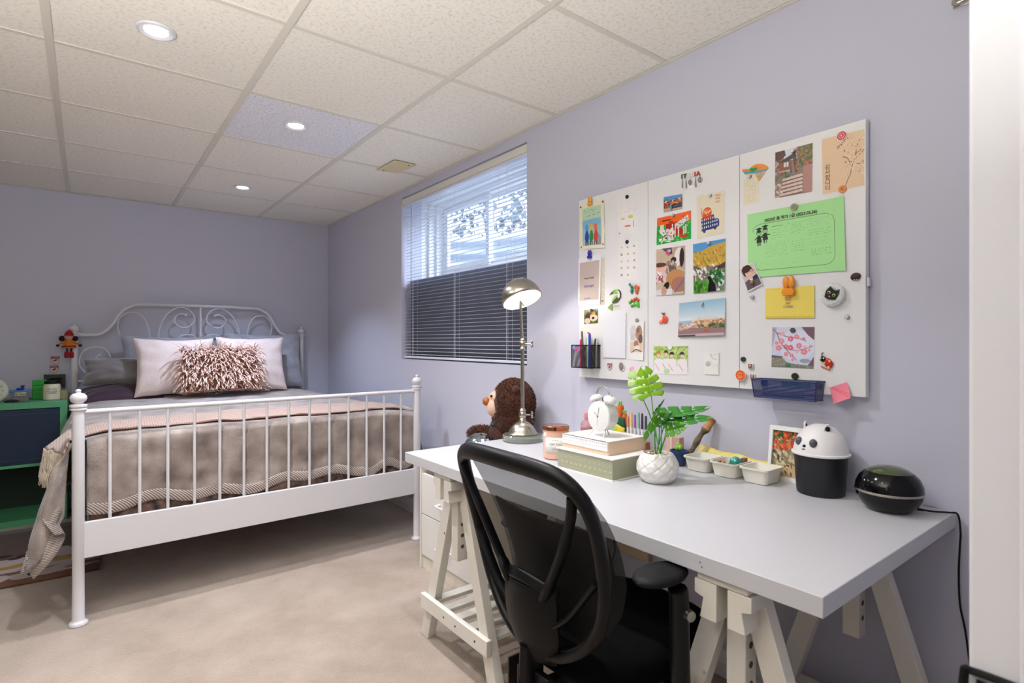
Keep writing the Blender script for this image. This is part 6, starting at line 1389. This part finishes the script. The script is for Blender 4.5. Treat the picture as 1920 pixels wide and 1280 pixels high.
p.ell(.46, .56, .035, .04, '#5a80c0'); p.ell(.52, .56, .025, .035, '#c85a48')
for k in range(5):
    y = .62 + k * .08; p.poly([(.22 - k * .035, y), (.74, y - .04), (.76, y + .015), (.20 - k * .035, y + .045)], '#d6bfb2'); p.poly([(.20 - k * .035, y + .045), (.76, y + .015), (.77, y + .042), (.19 - k * .035, y + .08)], '#7a5650')
p.poly([(0, .72), (.22, .7), (.12, 1), (0, 1)], '#b8a49a'); p.specks(14, (0, .7, .2, 1), ['#d8c8bc', '#8a7468'], .05, .03)
sheet('steps_photo', C, p, 'photo of stone steps and a brick house on the right board', 'photo', m=pg); pin(c5(770, 456), 'small silver magnet on the photo of stone steps')
C = [c5(1145, 292), c5(1712, 155), c5(1712, 905), c5(1155, 1028)]
p = Pic(120, 130, '#e6c6a2', 21)
for pts in ([(.55, .98), (.62, .84), (.68, .76), (.72, .62), (.78, .5), (.82, .4), (.98, .32)], [(.72, .62), (.62, .45), (.5, .40)], [(.78, .5), (.92, .42), (1, .36)], [(.8, .42), (.86, .22), (.96, .12)], [(.76, .56), (.9, .6), (.98, .55)], [(.38, .24), (.5, .18), (.58, .08)]):
    for i in range(len(pts) - 1):
        a_, b_ = pts[i], pts[i + 1]; n = 4
        for q in range(n):
            if p.r.rand() < .75: p.line([(a_[0] + (b_[0] - a_[0]) * q / n, a_[1] + (b_[1] - a_[1]) * q / n), (a_[0] + (b_[0] - a_[0]) * (q + .7) / n, a_[1] + (b_[1] - a_[1]) * (q + .7) / n)], .016, '#5a463c', .9)
p.specks(110, (.55, .02, 1, .8), ['#f0e4d0', '#d8b090', '#c8a890', '#7a6050', '#efe0cc'], .011, .012); p.rect(.78, 0, 1, .14, '#e2d2b0', .5)
t = sheet('thank_you_card', C, p, 'peach card with blossom branches and vertical Korean words on the right board', 'card')
P4 = [bp_(*q) for q in C]; R_, U_ = dirs(C)
for i, ch_ in enumerate('감사합니다'): text(ch_, .0165, at2(.135, .53 + .095 * i), R_, UP, mat('ink_umber', '#4a3f38', .7), t, depth=.0001)
c = bp_(*c5(1415, 248)); t = thing('target_magnet', 'red and white target shaped magnet on the peach card', 'magnet', c)
for i, (r_, col_) in enumerate(((.0135, '#e8d9d2'), (.0118, '#c8202c'), (.0082, '#efc9c4'), (.0062, '#c8202c'), (.003, '#efc9c4'))): MB().lathe([(r_, 0), (r_, .003 + i * .0005), (.0001, .003 + i * .0005)], c + Vector((-.001, 0, 0)), (-1, 0, 0), n=32).build('ring', mat('target_' + col_.strip('#'), col_, .3), t)
MB().tube(smooth_pts([bp_(*c5(1450, 300)) + Vector((-.003, 0, 0)), bp_(*c5(1420, 350)) + Vector((-.003, 0, 0)), bp_(*c5(1345, 395)) + Vector((-.002, 0, 0))], 5), .0005, 5).build('string', ink, t)
c = bp_(*c5(1425, 958)); t = thing('button_magnet', 'orange wooden button magnet with letter C at the foot of the peach card', 'magnet', c)
MB().lathe([(.0108, 0), (.011, .003), (.010, .004), (.0001, .004)], c + Vector((-.001, 0, 0)), (-1, 0, 0), n=28).build('button', mat('orange_wood', '#dd9150', .5), t); text('C', .011, c + Vector((-.0055, 0, 0)), (0, -1, 0), UP, mat('ink_rust', '#b04a1c', .6), t, depth=.0002, bold=.0006)
# green sheet
C = [(1401.3, 402.3), (1583.2, 367.2), (1587.5, 507), (1403.5, 521)]
p = Pic(230, 165, '#a5df95', 22)
def rr(p, x0, y0, x1, y1, r_, wd, c_):
    pts = []
    for cx_, cy_, a0 in ((x1 - r_, y0 + r_ * 1.3, -90), (x1 - r_, y1 - r_ * 1.3, 0), (x0 + r_, y1 - r_ * 1.3, 90), (x0 + r_, y0 + r_ * 1.3, 180)):
        for q in range(6): a = radians(a0 + q * 18); pts.append((cx_ + cos(a) * r_, cy_ + sin(a) * r_ * 1.3))
    pts.append(pts[0]); p.line(pts, wd, c_)
rr(p, .065, .19, .905, .90, .09, .0035, '#3d4a38')
g_ = '#141c14'
for x_, y_ in ((.135, .30), (.205, .27)): p.poly([(x_ - .042, y_ - .035), (x_, y_ - .06), (x_ + .042, y_ - .04), (x_, y_ - .015)], g_); p.ell(x_, y_ + .025, .028, .045, '#8cc47c'); p.line([(x_ + .028 * cos(a), y_ + .025 + .045 * sin(a)) for a in np.linspace(0, 6.28, 14)], .004, g_); p.ell(x_, y_ + .0, .027, .02, g_); p.poly([(x_ - .018, y_ + .07), (x_ + .018, y_ + .07), (x_ + .032, y_ + .17), (x_ - .030, y_ + .17)], g_); p.rect(x_ - .018, y_ + .17, x_ - .006, y_ + .22, g_); p.rect(x_ + .006, y_ + .17, x_ + .018, y_ + .22, g_); p.line([(x_ - .02, y_ + .09), (x_ - .045, y_ + .12)], .012, g_); p.line([(x_ + .02, y_ + .09), (x_ + .05, y_ + .10)], .012, g_)
hw_ = '#55804e'; p.line([(.27, .26), (.41, .255)], .003, '#2d3a28'); p.write(.42, .235, .47, .255, 1, g_, 1, cell=.012)
p.write(.28, .29, .46, .46, 4, hw_, .9, -.02, cell=.014); p.write(.48, .24, .62, .42, 7, hw_, .9, -.02, cell=.010, jit=.8); p.write(.64, .22, .86, .36, 4, hw_, .6, -.02, cell=.012); p.write(.65, .38, .88, .48, 3, '#3f6a3a', .9, -.02, cell=.012); p.write(.2, .50, .46, .72, 7, hw_, .8, -.05, cell=.012); p.write(.48, .50, .64, .68, 5, hw_, .9, -.02, cell=.012); p.write(.66, .50, .88, .62, 3, hw_, .5, -.02, cell=.012); p.write(.68, .66, .87, .76, 4, '#476f42', .9, -.02, cell=.012); p.write(.1, .75, .6, .88, 4, '#7fb070', .5, 0, cell=.016)
t = sheet('green_sheet', C, p, 'bright green certificate sheet with Korean heading and handwriting on the right board', 'paper', curlfn=lambda a, c: .006 * max(0, a - .9) * 6 + .003 * c)
P4 = [bp_(*q) for q in C]; R_, U_ = dirs(C); at2 = lambda a, c_: P4[0].lerp(P4[1], a).lerp(P4[3].lerp(P4[2], a), c_) + Vector((-.0042, 0, 0))
text('2023년 봄 학기 1급 (2023.05.26)', .0125, at2(.475, .145), R_, UP, mat('ink_black', '#151a15', .6), t, width=(P4[1] - P4[0]).length * .55, depth=.0001, bold=.00025)
c = bp_(*c6(705, 182)); t = thing('button_magnet', 'wooden button magnet with a blue star on the green sheet', 'magnet', c)
for i, (r_, col_) in enumerate(((.0108, '#a08a5c'), (.0088, '#b89a6a'), (.0068, '#8a8a8a'))): MB().lathe([(r_, 0), (r_, .003 + i * .0006), (.0001, .003 + i * .0006)], c + Vector((-.004, 0, 0)), (-1, 0, 0), n=28).build('ring', mat('button_' + col_.strip('#'), col_, .5), t)
st = [c + Vector((-.0088, -sin(k * pi / 5) * (.0045 if k % 2 == 0 else .002), cos(k * pi / 5) * (.0045 if k % 2 == 0 else .002))) for k in range(10)]; MB().prism(st, (-.0006, 0, 0)).build('star', mat('star_blue', '#4a86c8', .4), t)
# person photo card
C = [c6(50, 922), c6(215, 840), c6(332, 1108), c6(152, 1200)]
p = Pic(56, 84, '#e6e4e6', 23); p.rect(.04, .03, .96, .97, '#cfc4c6'); p.ell(.45, .24, .34, .26, '#4a342e'); p.ell(.5, .36, .25, .24, '#e3bda6'); p.ell(.42, .16, .32, .13, '#4a342e'); p.ell(.8, .36, .16, .12, '#dcb09a'); p.ell(.78, .30, .05, .04, '#a07a60'); p.poly([(.04, .97), (.06, .62), (.4, .56), (.6, .62), (.96, .52), (.96, .97)], '#6a5a68'); p.poly([(.6, .55), (.92, .5), (.9, .68), (.62, .7)], '#34384a'); p.poly([(.35, .55), (.6, .62), (.5, .7)], '#e6e4ea'); p.line([(.36, .31), (.46, .30)], .03, '#3a2a26'); p.line([(.56, .30), (.66, .31)], .03, '#3a2a26'); p.line([(.46, .47), (.55, .47)], .025, '#c07a70')
sheet('portrait_card', C, p, 'tilted photo card of a dark haired person at the left of the green sheet', 'photo', m=pg, d=.006)
c = bp_(*c6(212, 1088)); t = thing('bell_magnet', 'small gold bell magnet on the tilted portrait card', 'magnet', c); MB().sphere(c + Vector((-.012, 0, 0)), .0062, 16, 12).build('bell', mat('gold_bell', '#b8a23c', .25, .9), t); MB().cyl(c + Vector((-.007, 0, 0)), c + Vector((-.012, 0, 0)), .005, n=12).build('base', black_mt, t)
pin(c7(190, 261), 'small silver magnet alone on the board under the portrait card'); pin(c7(1002, 430), 'small silver magnet alone on the board under the cat ornament')
# yellow envelope
C = [c7(303, 187), c7(722, 161), c7(722, 440), c7(303, 444)]
p = Pic(90, 62, '#e8d25e', 24); p.line([(.03, .05), (.30, .06)], .006, '#d8be4a'); p.rect(0, .94, 1, 1, '#d8c040'); p.line([(.41, .36), (.49, .24), (.56, .36)], .012, '#c89a44'); p.rect(.425, .36, .55, .45, '#d09a44'); p.rect(.44, .30, .53, .36, '#e8cf70'); p.write(.6, .90, .95, .93, 1, '#c8ae48', .8, cell=.03)
t = sheet('yellow_envelope', C, p, 'yellow envelope held by the orange clip on the right board', 'envelope', d=.003)
P4 = [bp_(*q) for q in C]; R_, U_ = dirs(C); text('24/7', .0095, at2(.475, .52), R_, UP, mat('ink_ochre', '#b8823a', .7), t, width=.0155, depth=.0001, bold=.0002); text('CHEESE', .0095, at2(.475, .625), R_, UP, mat('ink_silver', '#a8a68c', .6), t, width=.031, depth=.0001, bold=.0003)
t = bulldog(c7(512, 172), '#e8942e', 'big translucent orange clip holding the yellow envelope', 1.35)
# fluffy cat ornament
c = bp_(*c7(885, 240)); t = thing('cat_ornament', 'fluffy white ring ornament with a black cat face on the right board', 'ornament', c)
fl = mat('white_fluff', '#e9ebe8', .95, sheen=.5, bump=(150, 1, .004))
MB().tube([c + Vector((-.010, -cos(a) * .0235, sin(a) * .0245)) for a in np.linspace(0, 2 * pi, 33)[:-1]], .0095, 12, closed=True).build('fluff_ring', fl, t)
b = MB(); rnd = random.Random(6)
for i in range(900):
    a = rnd.uniform(0, 6.28); q = rnd.uniform(0, 6.28); ce = c + Vector((-.010, -cos(a) * .0235, sin(a) * .0245)); d = Vector((-abs(sin(q)), -cos(a) * cos(q), sin(a) * cos(q))); p0 = ce + d * .009; s_ = Vector((rnd.uniform(-1, 1), rnd.uniform(-1, 1), rnd.uniform(-1, 1))) * .0008
    b.add([p0 - s_, p0 + s_, p0 + (d + s_ * 500).normalized() * .004], [(0, 1, 2)])
b.build('fluff', fl, t, kind='stuff', smooth=False)
MB().lathe([(.017, 0), (.017, .004), (.0001, .004)], c + Vector((-.004, 0, 0)), (-1, 0, 0), n=30).build('blue_bed', mat('turquoise_felt', '#1aa0b4', .9), t)
cut(t, 'blue_lining', sm2([(800, 250), (840, 262), (880, 300), (925, 290), (955, 265), (930, 305), (880, 322), (830, 310), (805, 285)]), c7, '#1aa0b4', .014, .003)
cut(t, 'dark_band', [(800, 205), (835, 205), (835, 250), (795, 255)], c7, '#1a6f80', .010, .002)
cut(t, 'cat_head', [(828, 262), (845, 205), (882, 168), (900, 198), (925, 208), (960, 195), (955, 240), (920, 288), (870, 280)], c7, '#141416', .016, .004)
for x_, y_ in ((868, 222), (910, 246)): MB().sphere(bp_(*c7(x_, y_)) + Vector((-.0205, 0, 0)), (.0015, .0045, .0045), 14, 10).build('eye', mat('cat_eye', '#b8d060', .4), t); MB().sphere(bp_(*c7(x_, y_ + 3)) + Vector((-.0222, 0, 0)), (.0008, .0028, .0026), 10, 8).build('pupil', black_mt, t)
MB().sphere(bp_(*c7(872, 258)) + Vector((-.0215, 0, 0)), (.0015, .0025, .0025), 10, 8).build('nose', mat('cat_nose', '#e06a8a', .5), t)
t = thing('stone_magnet', 'dark brown pebble magnet with two white marks at the right edge of the board', 'magnet', bp_(*c7(1075, 85)))
MB().sphere(bp_(*c7(1075, 85)) + Vector((-.004, 0, 0)), (.005, .0135, .0108), 20, 14, M=Matrix.Rotation(-.25, 3, 'X')).build('pebble', mat('brown_pebble', '#3a211c', .6), t)
for x_ in (1070, 1092): MB().tube([bp_(*c7(x_ + 8 * cos(a), 120 - 9 * sin(a))) + Vector((-.0085, 0, 0)) for a in np.linspace(.2, 2.9, 6)], .0006, 5).build('mark', mat('white_mark', '#e8e4e0', .5), t)
# blossom card
C = [c7(358, 518), c7(720, 515), c7(712, 875), c7(350, 858)]
p = Pic(110, 110, '#cfd2e4', 25); p.ell(.6, .45, .42, .38, '#dadcec'); p.poly([(.70, 0), (1, 0), (1, .32), (.86, .2)], '#7a5f6e'); p.poly([(0, 0), (.12, 0), (.02, .5), (0, .5)], '#9a8a98', .6); p.poly([(1, .72), (1, 1), (.82, 1)], '#7a5f6e'); p.poly([(0, .72), (.25, .74), (.36, .86), (.5, .9), (1, .94), (1, 1), (0, 1)], '#7d7f72')
for k in range(10): p.line([(.02 + k * .035, .78), (.0 + k * .036, .96)], .012, '#b8a890')
for k in range(14): p.line([(.42 + k * .045, .93), (.40 + k * .045, 1)], .012, '#a89a80')
p.poly([(0, .70), (.28, .73), (.27, .77), (0, .76)], '#5f6a6c'); p.poly([(.33, .98), (.42, .90), (.5, .98)], '#3f7a62'); p.ell(.8, .82, .12, .05, '#9aa4b4')
br = '#8a6a62'
p.line([(.0, .05), (.14, .15), (.36, .24), (.6, .26), (.82, .34)], .02, br); p.line([(.12, .15), (.22, .4), (.42, .62), (.6, .8)], .022, br); p.line([(.3, .52), (.6, .58), (.9, .5), (.97, .46)], .018, br)
for x_, y_, r_ in ((.26, .17, .055), (.46, .29, .07), (.60, .24, .06), (.76, .29, .04), (.24, .35, .07), (.12, .40, .045), (.18, .52, .075), (.35, .48, .05), (.46, .51, .07), (.66, .46, .07), (.80, .48, .035), (.92, .46, .03), (.78, .60, .08), (.62, .60, .04), (.90, .56, .03), (.36, .67, .055), (.49, .70, .05), (.52, .80, .03), (.60, .80, .025)):
    for k in range(5): p.ell(x_ + cos(k * 1.257) * r_ * .5, y_ + sin(k * 1.257) * r_ * .5, r_ * .52, r_ * .52, ['#e78a9a', '#f0a6ae', '#dc6f86'][int(x_ * 50) % 3])
    p.ell(x_, y_, r_ * .3, r_ * .3, '#f3c8c0'); p.ell(x_ + .01, y_, r_ * .12, r_ * .12, '#a83a5a')
t = sheet('blossom_card', C, p, 'square card with pink plum blossom over tiled roofs on the right board', 'card', m=pg)
P4 = [bp_(*q) for q in C]; R_, U_ = dirs(C); q0 = P4[3].lerp(P4[2], .84) + Vector((-.0012, 0, .003)); MB().bar(q0, q0 + R_ * .008, .0012, .0004).bar(q0 + UP * .003, q0 + UP * .003 + R_ * .006, .0012, .0004).build('signature', mat('ink_white', '#f0eef2', .6), t)
magnet(c7(535, 544), .0078, '#4c5048', 'dark green grey magnet on the plum blossom card', h=.006)
# ladybug
t = thing('ladybug_magnet', 'red ladybug magnet with yellow spots at the lower right of the right board', 'magnet', bp_(*c7(830, 815)))
MB().sphere(bp_(*c7(842, 825)) + Vector((-.004, 0, 0)), (.005, .0115, .0155), 20, 14, M=Matrix.Rotation(-.5, 3, 'X')).build('shell', mat('ladybug_red', '#c8261e', .3), t)
MB().sphere(bp_(*c7(797, 790)) + Vector((-.005, 0, 0)), (.005, .0085, .0085), 16, 12).build('head', black_pl, t)
for x_, y_ in ((783, 785), (810, 782)): MB().sphere(bp_(*c7(x_, y_)) + Vector((-.0105, 0, 0)), (.0012, .0022, .0024), 10, 8).build('eye', mat('ladybug_eye', '#f0e8d8', .4), t)
for x_, y_, r_ in ((812, 825, .0032), (858, 808, .0035), (850, 862, .004)): MB().sphere(bp_(*c7(x_, y_)) + Vector((-.0085, 0, 0)), (.0012, r_, r_ * 1.1), 12, 8).build('spot', mat('ladybug_spot', '#d8c070', .4), t)
for x_ in (785, 805, 822, 845): MB().sphere(bp_(*c7(x_, 855 + (x_ - 785) * .5)) + Vector((-.003, 0, 0)), (.002, .0022, .0026), 8, 6).build('foot', MATS['ladybug_red'], t)
MB().tube(smooth_pts([bp_(*c7(790, 770)) + Vector((-.005, 0, 0)), bp_(*c7(788, 745)) + Vector((-.005, 0, 0)), bp_(*c7(800, 736)) + Vector((-.005, 0, 0))], 4), .0013, 6).build('antenna', black_pl, t)
# disc, photo cubes
magnet(c7(111, 792), .0085, '#3a3832', 'dark round magnet above the orange disc', h=.006)
c = bp_(*c7(100, 928)); t = thing('orange_disc', 'round orange sunset badge hanging at the lower left of the right board', 'badge', c)
MB().lathe([(.0185, 0), (.0185, .0035), (.0001, .0035)], c + Vector((-.008, 0, 0)), (-1, 0, 0), n=36).build('rim', mat('badge_rim', '#efe9df', .4), t)
MB().lathe([(.0170, .0035), (.0170, .0045), (.0001, .0045)], c + Vector((-.008, 0, 0)), (-1, 0, 0), n=36).build('face', mat('sunset_orange', '#dd4c1c', .35, var=(60, '#ee7a3a', .4)), t)
for i_, (w_, z_) in enumerate(((.007, .008), (.014, .005), (.018, -.003), (.012, -.008))): MB().box((c.x - .0130, c.y - w_ / 2 + .002, c.z + z_), (c.x - .0124, c.y + w_ / 2 + .002, c.z + z_ + .0010)).build('print_line', mat('badge_ink', '#f5c9a8', .5), t)
for (x_, y_), lb in (((178, 850), 'tiny photo cube above the other beside the orange disc'), ((196, 940), 'lower tiny photo cube beside the orange disc')):
    c = bp_(*c7(x_, y_)); t = thing('photo_cube', lb, 'magnet', c); s_ = .0085
    MB().cbox(c + Vector((-.004, 0, 0)), (.008, .0175, .0165)).build('cube', mat('cube_white', '#e2e0dc', .3), t, bevel=.0008)
    MB().cbox(c + Vector((-.0084, .0, 0)), (.0006, .014, .0145)).build('picture', mat('cube_photo', '#4a4642', .3, var=(160, '#c08a7a', .3)), t)
    MB().sphere(c + Vector((-.0088, .0, .002)), (.0006, .003, .0036), 10, 8).build('face', mat('cube_skin', '#d8b09a', .5), t)
# navy basket and notes
yl, yr = bp_(*c7(262, 960)).y, bp_(*c7(812, 1000)).y; zt0 = bp_(*c7(262, 944)).z; zt1 = bp_(*c7(812, 995)).z; zt0 = (zt0 + zt1) / 2
nv = mat('navy_wire', '#16265c', .4); nvm = meshmat('navy_wire_mesh', '#1a2c66', .0038, .86)
zb0 = zt0 - .056
t = basket('letter_basket', (yl, yr), None, zt0, zb0, .060, nv, nvm, 'navy blue mesh basket hanging at the foot of the right board', 'basket', taper=.006)
for x_ in (292, 762): c = bp_(*c7(x_, 990 if x_ < 500 else 1035)); MB().lathe([(.010, 0), (.010, .004), (.0085, .006), (.0001, .006)], Vector((XB - .003, c.y, zt0 - .014)), (-1, 0, 0), n=24).build('magnet_button', nv, t)
C = [c7(440, 935), c7(685, 960), c7(690, 1050), c7(430, 1030)]; p = Pic(50, 22, '#cfe0b8', 27); p.rect(.03, .05, .97, .3, '#dfe6cc'); p.rect(0, .3, 1, 1, '#7fb088'); p.specks(20, (0, .3, 1, 1), ['#5f9a70', '#a8c8a0'], .05, .1)
sheet('green_note', C, p, 'pale green note behind the navy basket', 'note', d=.001); magnet(c7(556, 936), .0098, '#2c2a28', 'big black magnet above the navy basket', h=.008, d=.001)
MB().tube([(XB - .035, yl - .03, zb0 + .010), (XB - .030, yr + .05, zb0 + .008)], .004, 8).build('pen', mat('pen_teal_dark', '#1c3a44', .4), label='dark pen lying in the navy basket', cat='pen')
MB().tube([(XB - .020, yl - .015, zb0 + .009), (XB - .022, yr + .02, zb0 + .016)], .0035, 8).build('pen', mat('pen_dark_red', '#3a2230', .4), label='dark red pen lying in the navy basket against the board', cat='pen')
C = [c7(850, 1035), c7(1000, 988), c7(1052, 1120), c7(897, 1172)]; p = Pic(40, 40, '#ee8494', 28); p.poly([(0, 0), (.25, .05), (1, .7), (1, 1), (.85, .95)], '#e87486'); p.write(.12, .15, .6, .3, 1, '#c8606f', .9, cell=.06); p.write(.5, .4, .7, .5, 1, '#c8606f', .9, cell=.04)
sheet('sticky_note', C, p, 'pink sticky note at the lower right corner of the board', 'note', d=.004, curl=.016, edge=mat('pink_paper', '#ee8494', .7))
# ------------------------------------------------ FRAMED PHOTO ON THE DESK
t = thing('picture_frame', 'white picture frame with a stone wall photo leaning behind the bin', 'frame', (1.735, .82, ZD))
y1 = .888; y0 = y1 - .125; zt_ = ZD + .168
def fp(y, z, d=0): k = (z - ZD) / .168; return Vector((1.722 + .022 * k - d, y, z))
for a_, b_ in (((y0, ZD), (y1, ZD + .014)), ((y0, zt_ - .014), (y1, zt_)), ((y0, ZD + .014), (y0 + .011, zt_ - .014)), ((y1 - .011, ZD + .014), (y1, zt_ - .014))):
    MB().prism([fp(a_[0], a_[1]), fp(b_[0], a_[1]), fp(b_[0], b_[1]), fp(a_[0], b_[1])], (-.010, 0, 0)).build('frame_side', mat('frame_white', '#eeedec', .35), t, bevel=.0008)
p = Pic(70, 96, '#8a7f62', 29); p.rect(0, 0, 1, .12, '#4a5a34'); p.specks(70, (0, .2, 1, .75), ['#c8bc98', '#a89a78', '#7a6a50', '#d8cca8', '#5a4c3c'], .07, .045); p.specks(80, (0, .0, 1, .28), ['#3a4a28', '#5a6a3a', '#6a6a44'], .05, .035)
p.specks(60, (.0, .02, .75, .42), ['#dc5a34', '#e87a4a', '#c8482a'], .045, .035); p.poly([(0, .78), (.5, .72), (1, .8), (1, 1), (0, 1)], '#cbb488'); p.specks(14, (.1, .72, .6, .95), ['#8a5a34', '#5a4630', '#e8d8b8'], .05, .02)
me = bpy.data.meshes.new('photo'); Wn, Hn = p.w, p.h; I = mw(t).inverted()
ps = lambda a, c_: I @ fp(y1 - .011 - (y1 - y0 - .022) * a, zt_ - .014 - (zt_ - ZD - .028) * c_, .003)
me.from_pydata([tuple(ps(i / Wn, j / Hn)) for j in range(Hn + 1) for i in range(Wn + 1)], [], [(j * (Wn + 1) + i, (j + 1) * (Wn + 1) + i, (j + 1) * (Wn + 1) + i + 1, j * (Wn + 1) + i + 1) for j in range(Hn) for i in range(Wn)])
at_ = me.attributes.new('print', 'FLOAT_COLOR', 'POINT'); arr = vcol(p); at_.data.foreach_set('color', arr.ravel()); me.materials.append(pg)
o = bpy.data.objects.new('photo', me); COL.objects.link(o); o.parent = t
